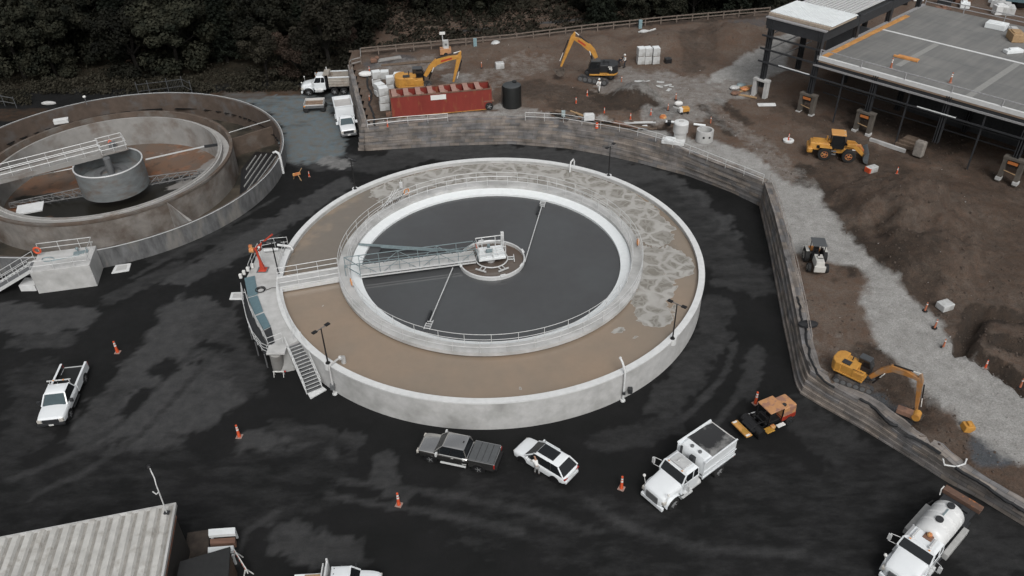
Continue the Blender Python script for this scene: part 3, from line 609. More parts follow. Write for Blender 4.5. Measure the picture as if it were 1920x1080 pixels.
tb = thing('truss_bridge', 'long narrow truss footbridge with teal railings reaching over the dark water to the middle', 'footbridge', (-8.5,60.5,0))
n0 = P(676,514,3.); n1 = P(892,486,3.); dv = (n1-n0).normalized(); sv = Vector((-dv.y,dv.x,0)); W2 = 1.35; L2 = (n1-n0).length
MB().prism([p.xy[:] for p in (n0,n1,n1+sv*W2,n0+sv*W2)], 2.96,3.02).build('deck', CONC, tb, wld=True)
for nm, o2 in (('near_beam',-.06),('far_beam',W2+.06)):
    MB().beam(n0+sv*o2+Vector((0,0,-.05)),n1+sv*o2+Vector((0,0,-.05)),.09,.14).beam(n0+sv*o2+Vector((0,0,-.32)),n1+sv*o2+Vector((0,0,-.32)),.09,.12).build(nm, GALV, tb, wld=True)
for nm, o2 in (('near_truss',0.),('far_truss',W2)):
    b = MB(); q0 = n0-dv*1.3+sv*o2; K = 6; seg = (L2+.2)/K
    b.beam(q0+Vector((0,0,1.15)), n1+sv*o2+Vector((0,0,1.15)), .06,.06); b.beam(n0+sv*o2+Vector((0,0,.55)), n1+sv*o2+Vector((0,0,.55)), .035,.035)
    for k in range(K+1):
        f0 = n0+dv*seg*k+sv*o2; b.beam(f0+Vector((0,0,-.3)), f0+Vector((0,0,1.15)), .05,.05)
        if k < K:
            f1 = f0+dv*seg; u, v = (f0,f1) if k%2 else (f1,f0); b.beam(u+Vector((0,0,-.25)), v+Vector((0,0,1.1)), .04,.04)
            h = (f0+f1)/2; b.beam(h+Vector((0,0,0)), h+Vector((0,0,.55)), .03,.03)
    b.beam(n0+sv*o2+Vector((0,0,-.1)), q0+Vector((0,0,1.15)), .07,.07); b.beam(q0+Vector((0,0,1.15)), q0+dv*.0+Vector((0,0,-.02)), .06,.06)
    b.build(nm, TEAL, tb, wld=True)
b = MB()
for k in range(8): f0 = n0+dv*(L2*(k+.5)/8); b.beam(f0+Vector((0,0,-.3)), f0+sv*W2+Vector((0,0,-.3)), .08,.08)
b.build('cross_brace', TEAL, tb, wld=True)
# centre drive platform
CC = Vector((-1.85,62.35,0)); dp = thing('drive_platform', 'white square railed platform standing over the round well in the middle of the dark water', 'platform', CC[:])
RZ = atan2(dv.y,dv.x)
def lb(): return MB().at(CC, RZ)
lb().box((-.05,.1,3.1),(2.55,2.0,.28)).build('platform_deck', WHT, dp, wld=True, bevel=.04)
lb().box((-.05,-.55,3.27),(2.0,.05,.05)).box((-.05,.2,3.27),(2.0,.04,.04)).box((-.6,.1,3.27),(.04,1.8,.04)).box((.5,.1,3.27),(.04,1.8,.04)).build('deck_seam', GALV, dp, wld=True)
lb().cyl((-.1,.1,1.2),(-.1,.1,3.0),.42,n=20).build('column', GALV, dp, wld=True, smooth=True)
lb().box((-.25,-.05,3.42),(.55,.38,.35)).cyl((-.2,.35,3.3),(-.2,.35,3.95),.15,n=12).cyl((-.45,-.05,3.5),(.1,-.05,3.5),.2,n=12).build('drive_motor', TEAL, dp, wld=True, bevel=.03)
b = lb(); cs = [Vector((-1.3,-.88,3.24)),Vector((1.2,-.88,3.24)),Vector((1.2,1.08,3.24)),Vector((-1.3,1.08,3.24))]; Mx = Matrix.Translation(CC)@Matrix.Rotation(RZ,4,'Z'); cs = [Mx@q for q in cs]
railing('guardrail', cs, dp, step=1.25, closed=True, r=.045, postr=.04)
lb().box((1.25,1.1,3.9),(.3,.25,1.5)).build('control_cabinet', GALV, dp, wld=True, bevel=.02)
lb().box((-1.33,.5,3.8),(.06,.7,.12)).build('orange_strap', CONEM, dp, wld=True)
cw = thing('centre_well', 'thin round steel ring floating around the middle of the dark water', 'steel ring', CC[:])
MB().lathe([(3.03,1.3),(3.1,1.3),(3.1,2.55),(3.03,2.55)], n=96, c=(CC.x,CC.y)).build('well_shell', GALV, cw, wld=True, smooth=True)
MB().tube([(CC.x+3.07*cos(2*pi*i/72),CC.y+3.07*sin(2*pi*i/72),2.57) for i in range(72)], .075, 6, closed=True).build('rim_tube', GALV, cw, wld=True, smooth=True)
MB().tube([(CC.x+1.5*cos(2*pi*i/48),CC.y+1.5*sin(2*pi*i/48),2.55) for i in range(48)], .06, 6, closed=True).build('inner_ring', GALV, cw, wld=True, smooth=True)
for a in (radians(20),radians(110),radians(200),radians(290),radians(335)):
    b = MB().at(CC, a); b.box((3.1,0,2.62),(.22,.5,.18)); b.build('bracket', CAP, cw, wld=True)
for a in (radians(3),radians(-58),radians(-118)):
    b = MB().at(CC, a); b.beam((1.5,-.2,2.5),(2.1,-.2,2.5),.06,.1); b.beam((1.5,.2,2.5),(2.1,.2,2.5),.06,.1); b.beam((2.1,-.55,2.5),(2.1,.55,2.5),.08,.14); b.build('baffle_arm', GALV, cw, wld=True)
# scum trough
s0 = P(673,458,2.75); s1 = P(869,471,2.75); sc_ = thing('scum_trough', 'long tapering teal steel trough running beside the truss bridge over the dark water', 'trough', s0[:])
b = MB(); b.beam(s0,s1,.16,.16); b.build('trough_beam', TEAL, sc_, wld=True)
dvs = (s1-s0).normalized(); svs = Vector((-dvs.y,dvs.x,0)); q0 = s0+dvs*2.2
MB().add([q0-svs*.1-Vector((0,0,.25)), q0+dvs*1.-svs*.5-Vector((0,0,.3)), q0+dvs*4.-svs*.12-Vector((0,0,.25)), q0-svs*.6-Vector((0,0,.3))], [(0,3,1,2)]).beam(q0-svs*.6-Vector((0,0,.42)), q0+dvs*.1-Vector((0,0,.42)),.08,.4).build('hopper', DGREY, sc_, wld=True)
MB().beam(q0-svs*.1-Vector((0,0,.1)), q0+dvs*5.6-svs*.1-Vector((0,0,.1)),.14,.1).build('trough_lip', TEAL, sc_, wld=True)
def skimmer(label, a, c, ang):
    t = thing('rod_skimmer', label, 'skimmer', a[:], group='skimmers over the dark water'); d = (c-a).normalized(); s = Vector((-d.y,d.x,0))
    MB().cyl(a,c,.05,n=6).build('rod', GALV, t, wld=True)
    b = MB(); b.beam(c-d*.2-s*.25,c+d*1.0-s*.25,.06,.1); b.beam(c-d*.2+s*.25,c+d*1.0+s*.25,.06,.1)
    for k in range(4): b.beam(c+d*(.3*k)-s*.28,c+d*(.3*k)+s*.28,.05,.08)
    b.build('end_frame', GALV, t, wld=True)
    e = c-d*1.3*.2+s*ang; MB().beam(c-d*1.5+s*ang+Vector((0,0,-.08)), c+d*.2+s*ang+Vector((0,0,-.08)),.16,.28).build('scraper_blade', DGREY, t, wld=True)
    return t
skimmer('thin rod skimmer reaching to the far right rim of the dark water', P(984,491,2.5), P(1016,386,2.5), .3)
skimmer('thin rod skimmer reaching to the near left rim of the dark water', P(849,502,2.5), P(806,603,2.5), -.3)
# ring life buoys and small wall pieces
def buoy(label, px, py, z):
    q = P(px,py,z); t = thing('life_ring', label, 'life ring', (q.x,q.y,z-.35)); t.rotation_euler = (0,0,atan2(q.y-NT[1],q.x-NT[0])+pi/2)
    MB().tube([(.3*cos(2*pi*i/16),0,.35+.3*sin(2*pi*i/16)) for i in range(16)], .075, 6, closed=True).build('ring', mat('orange_foam',(.6,.25,.08),.6), t, smooth=True)
    MB().tube([(.4*cos(2*pi*i/16),0.02,.35+.4*sin(2*pi*i/16)) for i in range(16)], .02, 5, closed=True).build('rope', REFL, t)
buoy('orange life ring on the far left railing of the ring walkway', 762,359,3.6)
buoy('orange life ring on the left railing beside the truss bridge', 659,529,3.5)
buoy('orange life ring on the right railing of the ring walkway', 1196,454,3.5)
# gate platform bits on the far-left walkway
q = P(735,370,3.2); sg = thing('skimmer_gate', 'small bundle of pale metal gate rails standing on the far left of the ring walkway', 'gate', (q.x,q.y,2.95))
b = MB()
for k in range(3): b.tube([P(721+5*k,388-3*k,3.0),P(736+5*k,358-2*k,3.9)], .035, 5)
b.tube([P(714,389,3.9),P(752,350,4.0)],.03,5); b.tube([P(716,392,3.5),P(754,356,3.5)],.03,5); b.build('rails', GALV, sg, wld=True)
b = MB(); [b.tube([P(741+4*k,382-4*k,3.0),P(745+6*k,372-5*k,3.8)],.03,5) for k in range(3)]; b.build('frame', DGREY, sg, wld=True)
q = P(752,347,3.3); tag(MB().box((q.x,q.y,3.3),(.35,.25,.7)).beam((q.x,q.y,2.9),(q.x,q.y,3.9),.06,.06).build('post_box', GALV, bevel=.02), 'small grey control box on a post at the far left of the ring walkway', 'control box')
# ---------------------------------------------------------------- lamp posts on the tank wall
def lamp_post(label, bx, by, z=2.86, h=3.55, ra=None):
    q = P(bx,by,z); t = thing('lamp_post', label, 'lamp post', (q.x,q.y,z), group='black twin head lamp posts around the tank')
    a = atan2(q.y-NT[1],q.x-NT[0]) if ra is None else ra; t.rotation_euler = (0,0,a)
    MB().cyl((0,0,0),(0,0,h),.065,.05,10).build('pole', BLK, t, smooth=True)
    MB().cyl((0,0,0),(0,0,.06),.2,n=8).cyl((0,0,.06),(0,0,.22),.12,.08,8).build('base_plate', BLK, t)
    MB().beam((-.45,0,h),(.45,0,h),.05,.05).build('arm', MGREY, t)
    for s in (-1,1):
        b = MB(); b.box((s*.62,0,h+.02),(.42,.3,.1)); hd = b.build('lamp_head', BLK, t, bevel=.02); MB().box((s*.62,0,h-.036),(.3,.22,.012)).build('lens', LENS, hd)
    return t
LP = lambda s: 'black twin lamp post '+s
for bx, by, lab in ((615,681,LP('on the front left of the tank wall beside the stairs')),(1261,635,LP('on the right side of the tank wall near the foam')),(1141,329,LP('on the far right rim before the block wall')),(666,354,LP('on the far left rim near the white truck'))):
    lamp_post(lab, bx, by); q = P(bx,by,2.8); MB().cyl((q.x,q.y,2.3),(q.x,q.y,2.87),.33,n=16).build('lamp_pedestal', CAP, tank, wld=True)
lamp_post(LP('on the platform beside the red davit crane'), 523,515, 2.75, 3.55)
# ---------------------------------------------------------------- hose pipes over the tank wall
def wallpipe(label, px, py, up=True, hi=1.0, kind=0):
    g = P(px,py,0); a = atan2(g.y-NT[1],g.x-NT[0]); r = lambda rr, z: Vector((NT[0]+rr*cos(a),NT[1]+rr*sin(a),z))
    t = thing('wall_pipe', label, 'pipe', r(19.9,0)[:], group='white pipes over the tank wall')
    if kind == 0: path = [r(19.9,.05),r(19.9,2.6),r(19.86,3.1),r(19.5,3.75),r(19.2,4.0)]
    elif kind == 1: path = [r(19.95,.05),r(19.95,2.9),r(19.8,3.12),r(18.8,3.12)]
    else: path = [r(19.9,2.2),r(19.9,3.3),r(19.6,3.65),r(19.0,3.65),r(18.75,3.3),r(18.7,2.5)]
    MB().tube(path, .085, 8).build('riser', CAP if kind != 1 else CONC, t, wld=True, smooth=True)
    if kind < 2:
        tt = Vector((-sin(a),cos(a),0)); 
        MB().ball(tuple(path[-1]), .12).build('end_cap', CAP, t, wld=True)
        MB().box(tuple(r(20.0,.9)+tt*(.6 if kind==0 else 0)),(.35,.35,.5)).box(tuple(r(19.95,.9)),(.25,.25,.3)).build('valve_box', DGREY if kind==0 else MGREY, t, wld=True, bevel=.04)
        MB().cyl(tuple(r(19.9,0)),tuple(r(19.9,.12)),.2,n=12).build('floor_flange', CAP, t, wld=True)
        if kind: MB().tube([r(18.8,3.12),r(18.5,2.95),r(18.5,2.4)],.2,8).build('drop_bend', CONC, t, wld=True, smooth=True)
wallpipe('white standpipe rising over the tank wall at the front right above a dark valve', 1167,751)
wallpipe('grey pipe with a bend over the tank wall beside the front left lamp post', 631,737, kind=1)
wallpipe('white hooked pipe arching over the far rim of the tank', 1098,325, kind=2)
# ---------------------------------------------------------------- red davit crane
q = P(493,506,2.75); dc = thing('davit_crane', 'red davit crane with a raised arm on the corner of the concrete platform', 'crane', q[:])
k = Vector((-.25,.12,2.25)); e = P(511,439,5.9)-q
MB().loft([[(x*s+ox,y*s+oy,z) for x,y in ((-1,-1),(1,-1),(1,1),(-1,1))] for z,s,ox,oy in ((0,.36,0,0),(.06,.36,0,0),(.1,.22,0,0),(1.0,.1,-.05,0),(2.25,.075,-.25,.12))]).build('mast', RED, dc, bevel=.02)
MB().beam(k+Vector((-.25,-.1,-.1)),e,.09,.12).beam(k+Vector((0,0,-.9)),k+(e-k)*.35,.07,.07).build('boom', RED, dc)
MB().cyl(k+Vector((-.55,-.1,-.05)),k+Vector((-.15,-.1,-.05)),.24,n=14).box(tuple(k+Vector((-.45,.1,.25))),(.3,.25,.2)).build('winch', ORG, dc, bevel=.02)
MB().cyl(k+Vector((.2,.1,-.75)),k+Vector((.2,.1,-.35)),.06,n=8).ball(tuple(k+Vector((.3,.1,.1))),.12).build('hook_block', REFL, dc)
MB().box((0,0,.02),(1.0,.9,.04)).build('base_plate', MGREY, dc)
# ground hatches
def hatch(label, q, inner=True):
    pp = [P(*v,.03) for v in q]; c = sum(pp,Vector())/4; t = thing('ground_hatch', label, 'hatch', c[:], group='pale concrete hatches in the yard')
    MB().prism([p.xy[:] for p in pp], -.02,.09).build('slab', CAP, t, wld=True, bevel=.015)
    if inner: MB().prism([(c+(p-c)*.62).xy[:] for p in pp], .08,.1).build('lid', CONC, t, wld=True)
hatch('square pale ground hatch with a grey lid in front of the stained tank', ((209,513),(242,508),(246,494),(217,498)))
hatch('plain pale ground hatch beside the teal covers', ((430,562),(457,562),(460,548),(434,549)), True)
# ---------------------------------------------------------------- the old stained tank
ot = thing('old_settling_tank', 'old round settling tank with brown stained concrete walls, nearly empty, cut by the left edge', 'water tank', (*OT,0))
def olathe(prof, name, m, n=180, a0=0, a1=2*pi, parent=ot, closedprof=True): return MB().lathe(prof, a0, a1, n, OT, closedprof=closedprof).build(name, m, parent, wld=True, smooth=True)
OUTM = mat('streaked_wall', (.11,.112,.115), .9, var=.4, scale=1.8, col2=(.2,.19,.175), mixs=.5, mixlo=.5, mixhi=.68, bump=.2, stretch=(1,1,.35))
olathe([(20.0,-1.6),(20.2,-1.6),(20.2,2.12),(20.0,2.12)], 'outer_wall', OUTM)
olathe([(19.85,-1.6),(20.0,-1.6),(20.0,2.1),(19.85,2.1)], 'inner_lining', mat('brown_stained_lining',(.085,.063,.05),.9,var=.25,scale=.9,col2=(.105,.1,.098),mixs=.4,mixlo=.52,mixhi=.7,bump=.2))
olathe([(20.18,2.1),(20.24,2.1),(20.24,2.15),(20.18,2.15)], 'rim_angle', GALV, 200)
olathe([(13.85,-1.6),(14.15,-1.6),(14.15,2.08),(13.85,2.08)], 'inner_wall', mat('mottled_wall',(.2,.185,.17),.9,var=.28,scale=.8,col2=(.1,.076,.06),mixs=.3,mixlo=.46,mixhi=.66,bump=.2))
olathe([(13.7,1.22),(14.2,1.9),(14.2,2.14),(13.82,2.14)], 'wall_top', OLDB)
olathe([(12.9,1.2),(13.72,1.2),(13.72,.9),(12.7,.9),(12.7,1.85),(12.9,1.85)], 'launder', mat('pale_launder',(.36,.355,.345),.85,var=.12,scale=1.,col2=(.22,.18,.15),mixs=.5,mixlo=.58,mixhi=.75))
olathe([(12.45,-2.2),(12.72,-2.2),(12.72,1.95),(12.45,1.95)], 'basin_wall', OLDG)
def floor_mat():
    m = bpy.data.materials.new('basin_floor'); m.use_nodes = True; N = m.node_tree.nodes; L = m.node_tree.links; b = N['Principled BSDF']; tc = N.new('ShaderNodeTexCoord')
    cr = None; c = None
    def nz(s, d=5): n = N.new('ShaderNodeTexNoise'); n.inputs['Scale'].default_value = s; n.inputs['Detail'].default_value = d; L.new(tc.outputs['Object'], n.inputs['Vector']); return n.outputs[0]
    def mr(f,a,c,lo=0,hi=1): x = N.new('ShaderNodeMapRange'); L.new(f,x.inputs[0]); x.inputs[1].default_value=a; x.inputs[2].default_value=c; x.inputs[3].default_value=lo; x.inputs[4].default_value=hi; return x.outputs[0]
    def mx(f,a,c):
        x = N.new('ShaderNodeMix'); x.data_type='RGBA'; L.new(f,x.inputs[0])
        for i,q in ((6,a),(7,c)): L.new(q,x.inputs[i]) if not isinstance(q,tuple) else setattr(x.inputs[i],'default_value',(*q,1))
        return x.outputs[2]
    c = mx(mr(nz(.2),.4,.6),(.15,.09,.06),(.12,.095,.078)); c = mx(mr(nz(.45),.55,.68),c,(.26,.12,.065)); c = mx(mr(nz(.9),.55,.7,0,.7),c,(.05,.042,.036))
    at = N.new('ShaderNodeAttribute'); at.attribute_name = 'mud_and_shade'; ad = N.new('ShaderNodeMath'); ad.operation = 'ADD'; L.new(at.outputs['Fac'],ad.inputs[0]); L.new(mr(nz(.8),.3,.7,-.25,.25),ad.inputs[1]); f = mr(ad.outputs[0],.35,.6)
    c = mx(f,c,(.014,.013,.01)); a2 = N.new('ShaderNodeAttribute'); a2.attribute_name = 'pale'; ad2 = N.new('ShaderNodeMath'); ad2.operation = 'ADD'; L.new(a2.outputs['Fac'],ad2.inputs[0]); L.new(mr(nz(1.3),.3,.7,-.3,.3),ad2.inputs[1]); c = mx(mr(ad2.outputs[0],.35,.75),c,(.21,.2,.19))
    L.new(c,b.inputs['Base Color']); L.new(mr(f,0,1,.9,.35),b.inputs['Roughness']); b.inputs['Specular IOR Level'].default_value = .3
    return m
mud_and_shade = Paint(lambda x,y: P(x,y,-1.8)); mud_and_shade.add([(90,385),(160,380),(230,372),(300,350),(340,340)], 2.6, 1.).add([(150,392),(300,382),(390,340)], 2.4, 1.).add([(60,370),(100,372)], 1.5, .8)  # near half darkened for wet sludge and the shade of the near wall
pal = Paint(lambda x,y: P(x,y,-1.8)); pal.add([(330,345),(380,330),(405,305)], 1.3, .9).add([(300,285),(380,283)], .8, .4)
V = [(OT[0],OT[1],-2.7)]; F = []; NN = 96; RR = [1.,2.,3.,4.,5.,6.,7.,8.,9.,10.,11.,12.,12.6]
for r in RR:
    for i in range(NN): V.append((OT[0]+r*cos(2*pi*i/NN),OT[1]+r*sin(2*pi*i/NN),-2.7+.075*r))
for i in range(NN): F.append((0,1+i,1+(i+1)%NN))
for j in range(len(RR)-1):
    for i in range(NN): F.append((1+j*NN+i,1+j*NN+NN+i,1+j*NN+NN+(i+1)%NN,1+j*NN+(i+1)%NN))
me = bpy.data.meshes.new('basin_floor'); me.from_pydata(V,[],F); attr(me,'mud_and_shade',[mud_and_shade.val(v[0],v[1]) for v in V]); attr(me,'pale',[pal.val(v[0],v[1]) for v in V]); me.materials.append(floor_mat())
me.polygons.foreach_set('use_smooth',[True]*len(F))
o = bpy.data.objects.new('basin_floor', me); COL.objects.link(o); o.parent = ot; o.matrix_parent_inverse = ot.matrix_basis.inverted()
olathe([(14.1,-1.4),(19.9,-1.4)], 'channel_floor', mat('channel_mud',(.055,.045,.033),.7,var=.3,scale=.5,col2=(.02,.018,.013),mixs=.3,mixlo=.45,mixhi=.6), 96, closedprof=False)
# dividers in the channel
def radial(px, py, z=2.): q = P(px,py,z); return atan2(q.y-OT[1], q.x-OT[0])
def rv(a, r, z): return Vector((OT[0]+r*cos(a),OT[1]+r*sin(a),z))
a = radial(325,388,2); a2 = radial(362,413,2)
MB().loft([[rv(a,14.1,-1.4),rv(a,14.1,2.05),rv(a,14.5,2.05),rv(a,14.5,-1.4)],[rv(a2,19.9,-1.4),rv(a2,19.9,1.2),rv(a2+.02,19.9,1.2),rv(a2+.02,19.9,-1.4)]]).build('divider_wall', OLDG, ot, wld=True)
a = radial(430,247,2); a2 = radial(505,224,2)
MB().beam(rv(a,14.2,1.9),rv(a2,19.9,1.9),.07,.07).build('weir_rail', GALV, ot, wld=True)
MB().beam(rv(a,14.2,-.3),rv(a2,19.9,-.3),.25,2.6).build('channel_weir', OLDB, ot, wld=True)
b1 = [((480,292),(462,318)),((490,290),(460,334)),((500,289),(458,350)),((510,290),(460,362)),((518,293),(472,356)),((524,298),(486,348))]
MB().prism([P(*q,-1.3).xy[:] for q in ((449,378),(480,362),(512,335),(530,304),(524,288),(480,284),(452,318))],-1.38,-1.3).build('dark_void_sheet', BLK, ot, wld=True)  # flat black sheet over the channel floor, stands in for a dark void
for (u,v) in b1:
    MB().beam(P(*u,1.3),P(*v,1.1),.1,.14).build('channel_beam', mat('dull_beam_steel',(.28,.28,.27),.6,.2,var=.2), ot, wld=True)
# inner skimmer arm and well
dr = thing('steel_drum', 'large open grey steel drum in the middle of the old stained tank', 'drum', (*OT,-2))
DM = mat('stained_grey_steel', (.2,.215,.22), .6, .2, var=.2, scale=.8, col2=(.17,.14,.12), mixs=.5, mixlo=.5, mixhi=.7, stretch=(1,1,2.5))
MB().lathe([(3.72,-1.3),(3.8,-1.3),(3.8,1.9),(3.72,1.9)], n=72, c=OT).build('shell', DM, dr, wld=True, smooth=True)
MB().tube([(OT[0]+3.78*cos(2*pi*i/64),OT[1]+3.78*sin(2*pi*i/64),1.93) for i in range(64)], .09, 6, closed=True).build('rim_tube', GALV, dr, wld=True, smooth=True)
MB().lathe([(.1,.5),(3.7,.1)], n=48, c=OT, closedprof=False).build('inner_cone', DM, dr, wld=True)
MB().lathe([(1.2,.3),(1.9,.3),(1.9,.7),(1.2,.7)], n=40, c=OT).cyl((*OT,-1),(*OT,2.5),.4,n=20).build('centre_column', MGREY, dr, wld=True, smooth=True)
MB().tube([(OT[0]+.9,OT[1]-1.6,.4),(OT[0]+1.4,OT[1]-1.9,.6),(OT[0]+1.4,OT[1]-1.9,1.2)],.07,6).build('standpipe', GALV, dr, wld=True)
def lattice(label, a, L0, L1, z0, sgn):
    t = thing('rake_arm', label, 'rake', rv(a,L0,z0)[:], group='rake arms on the old tank floor'); b = MB(); K = 7; d = Vector((cos(a),sin(a),0)); s = Vector((-sin(a),cos(a),0))*sgn
    g = lambda r,z,o=0: rv(a,r,z)+s*o
    for z, o in ((z0,0),(z0+1.1,0),(z0,1.0)): b.beam(g(L0,z,o), g(L1,z0+(z-z0)*.55+.25,o), .08,.08)
    for k in range(K):
        r0 = L0+(L1-L0)*k/K; r1 = L0+(L1-L0)*(k+1)/K; h0 = 1.1*(1-.45*k/K); h1 = 1.1*(1-.45*(k+1)/K); e0 = .25*k/K; e1 = .25*(k+1)/K
        b.beam(g(r0,z0+e0), g(r1,z0+h1+e1*.5), .06,.06); b.beam(g(r1,z0+h1+e1*.5),g(r1,z0+e1),.06,.06); b.beam(g(r0,z0+h0),g(r1,z0+e1,1.),.05,.05); b.beam(g(r1,z0+e1,1.),g(r1,z0+e1),.05,.05)
    b.build('lattice', mat('pale_lattice_steel',(.2,.2,.2),.6,var=.2), t, wld=True)
    b = MB()
    for k in range(8):
        c = rv(a,L0+.5+(L1-L0-.6)*k/8,z0-.15)+s*.5; u = Vector((cos(a+.7*sgn),sin(a+.7*sgn),0))*.5; b.beam(c-u,c+u,.05,.3)
    b.build('rake_blades', MGREY, t, wld=True); return t
lattice('lattice rake arm reaching right across the old tank floor', radial(395,325,-1.5), 3.6, 11.9, -1.75, 1)
lattice('lattice rake arm reaching left across the old tank floor', radial(60,382,-1.5), 3.6, 11.5, -1.75, -1)
sk = thing('scum_skimmer', 'thin pale arm with a dark blade from the steel drum to the right rim', 'skimmer', rv(0,4.8,1.6)[:])
MB().beam(P(273,299,1.7),P(385,274,1.7),.1,.14).build('arm', GALV, sk, wld=True); MB().beam(P(383,275,1.7),P(414,270,1.7),.2,.3).build('blade', DGREY, sk, wld=True)
a = P(135,316,1.7); c = P(40,335,1.7); MB().cyl(a,c,.05,n=6).build('tie_rod', GALV, sk, wld=True)
# bridge to the drum
ob = thing('old_bridge', 'long pale railed footbridge from the left edge to the drum of the old tank', 'footbridge', (-56,78,2.4))
c1 = P(190,283,2.5); c0 = P(-160,372,2.5); dvo = (c1-c0).normalized(); svo = Vector((-dvo.y,dvo.x,0)); h = .85
MB().prism([p.xy[:] for p in (c0-svo*h,c1-svo*h,c1+svo*h,c0+svo*h)], 2.42,2.5).build('deck', OLDG, ob, wld=True)
for nm, s in (('near_beam',-1),('far_beam',1)): MB().beam(c0+svo*s*(h+.05)+Vector((0,0,-.18)),c1+svo*s*(h+.05)+Vector((0,0,-.18)),.12,.55).build(nm, OLDG, ob, wld=True)
for nm, s in (('near_guardrail',-1),('far_guardrail',1)): railing(nm,[c0+svo*s*h+Vector((0,0,.02)),c1+svo*s*h+Vector((0,0,.02))],ob,step=2.,r=.045)
od = thing('old_drive_platform', 'small railed platform above the grey drum in the old stained tank', 'platform', (*OT,2.5))
RO = atan2(dvo.y,dvo.x); pc_ = c1+dvo*1.3
MB().at(pc_,RO).box((0,0,-.05),(3.0,2.7,.15)).build('platform_deck', OLDG, od, wld=True)
MM = Matrix.Translation(pc_)@Matrix.Rotation(RO,4,'Z')
railing('guardrail',[MM@Vector(q) for q in ((-1.45,-1.3,.02),(1.45,-1.3,.02),(1.45,1.3,.02),(-1.45,1.3,.02))],od,step=1.4,closed=True,r=.045)
MB().at(pc_,RO).cyl((0,0,0),(0,0,.7),.35,n=14).box((.2,.1,.5),(.6,.4,.45)).build('drive_motor', MGREY, od, wld=True, bevel=.03)
MB().at(pc_,RO).tube([(-.2,.9,.35+.0),(0,1.0,.65),(.2,.9,.35)],.09,6).build('orange_float', CONEM, od, wld=True)
# pieces on the rim
def rimbox(name,label,cat,px,py,z,d,m,rz=.4):
    q = P(px,py,z); return tag(MB().at(q,rz).box((0,0,d[2]/2),d).box((0,0,d[2]+.02),(d[0]+.06,d[1]+.06,.04)).build(name,m,bevel=.03),label,cat)
rimbox('junction_box','small pale box on the far rim of the inner wall of the old tank','box',116,230,2.1,(1.7,.8,.45),CAP,.35)
rimbox('weir_plate','pair of pale slanted cover panels at the near left rim of the old basin','cover',57,392,.9,(2.6,2.0,.14),CAP,.35)
q = P(163,196,2.1); t = thing('rim_light','short post with a white head on the far rim of the old tank','post light',q[:]); MB().cyl((0,0,0),(0,0,1.0),.05,n=8).build('post',MGREY,t); MB().ball((0,0,1.1),.22,sc=(1,.7,.8)).build('head',REFL,t)
q = P(522,296,2.1); t = thing('vent_hook','white hooked vent pipe on the right rim of the old tank','pipe',q[:]); MB().tube([(.25,-.1,-2.0),(.25,-.1,.2),(.15,-.05,.6),(-.2,.1,.75),(-.55,.25,.55)],.14,8).build('hook_pipe',CAP,t,smooth=True)
# ---------------------------------------------------------------- concrete valve box with rails and stair
A = P(73,550.5); B = P(183,536); C_ = P(195,499); D_ = A+(C_-B)
vb = thing('valve_chamber', 'pale concrete box chamber with railings on top in front of the old tank', 'chamber', A[:])
HB = 2.45; MB().prism([p.xy[:] for p in (A,B,C_,D_)], -.1, HB).build('chamber_body', CONC, vb, wld=True, bevel=.03)
ins = lambda p: Vector((p.x,p.y,HB))+(sum((A,B,C_,D_),Vector())/4-Vector((p.x,p.y,0)))*.06
cs = [ins(q) for q in (A,B,C_,D_)]
railing('guardrail',[cs[0]+(cs[1]-cs[0])*.02,cs[1],cs[2],cs[3]],vb,step=1.8,r=.035)
tc_ = sum((A,B,C_,D_),Vector())/4; tc_.z = HB
MB().at(tc_,RO-.75).tube([(-1.4+.6*cos(k*.4),-.3+.35*sin(k*.4),.03) for k in range(14)]+[(.4,.3,.03),(1.2,.8,.03)],.06,6).build('teal_hose',TEAL,vb,wld=True)
b = MB().at(tc_,.3); b.ball((1.2,.9,.35),.16); b.cyl((1.2,.9,0),(1.2,.9,.35),.05,n=8); b.cyl((2.0,.9,0),(2.0,.9,.3),.06,n=8); b.box((1.5,.6,.05),(1.3,.5,.08)); b.build('valve', TEAL, vb, wld=True)
tag(MB().at(ins(D_)+Vector((.2,-.5,0))).tube([(.32*cos(2*pi*i/14),0,.65+.32*sin(2*pi*i/14)) for i in range(14)],.09,6,closed=True).build('life_ring',CONEM,smooth=True),'orange life ring hung on the railing of the concrete chamber','life ring')
sa = (A+D_)/2; dd = (A-B).normalized(); dd.z = 0; e0 = A+(D_-A)*.12; e1 = A+(D_-A)*.62
stt = thing('chamber_stairs','grey stair with pipe handrails going down left from the concrete chamber','stairs',(sa.x,sa.y,0)); RUNL = 4.6
for k in range(11):
    o_ = dd*(RUNL*(k+.5)/11); z = HB-(k+1)*HB/11.5; pts_ = [e0+o_-dd*.2,e0+o_+dd*.2,e1+o_+dd*.2,e1+o_-dd*.2]; MB().prism([p.xy[:] for p in pts_],z,z+.05).build('step',MGREY,stt,wld=True)
for e in (e0,e1):
    u = Vector((e.x,e.y,HB-.1)); v = u+dd*RUNL; v.z = .1; MB().beam(u,v,.06,.3).build('stringer',GALV,stt,wld=True); railing('handrail',[u+Vector((0,0,.1)),v+Vector((0,0,.1))],stt,h=1.,step=1.2)
q = (e0+e1)/2+dd*.9; MB().box((q.x,q.y,.35),(1.5,1.3,.7)).build('footing',CAP,stt,wld=True,bevel=.02)
q = (e0+e1)/2+dd*RUNL; MB().box((q.x,q.y,.1),(1.1,1.7,.2)).build('landing_pad',CAP,stt,wld=True,bevel=.02)
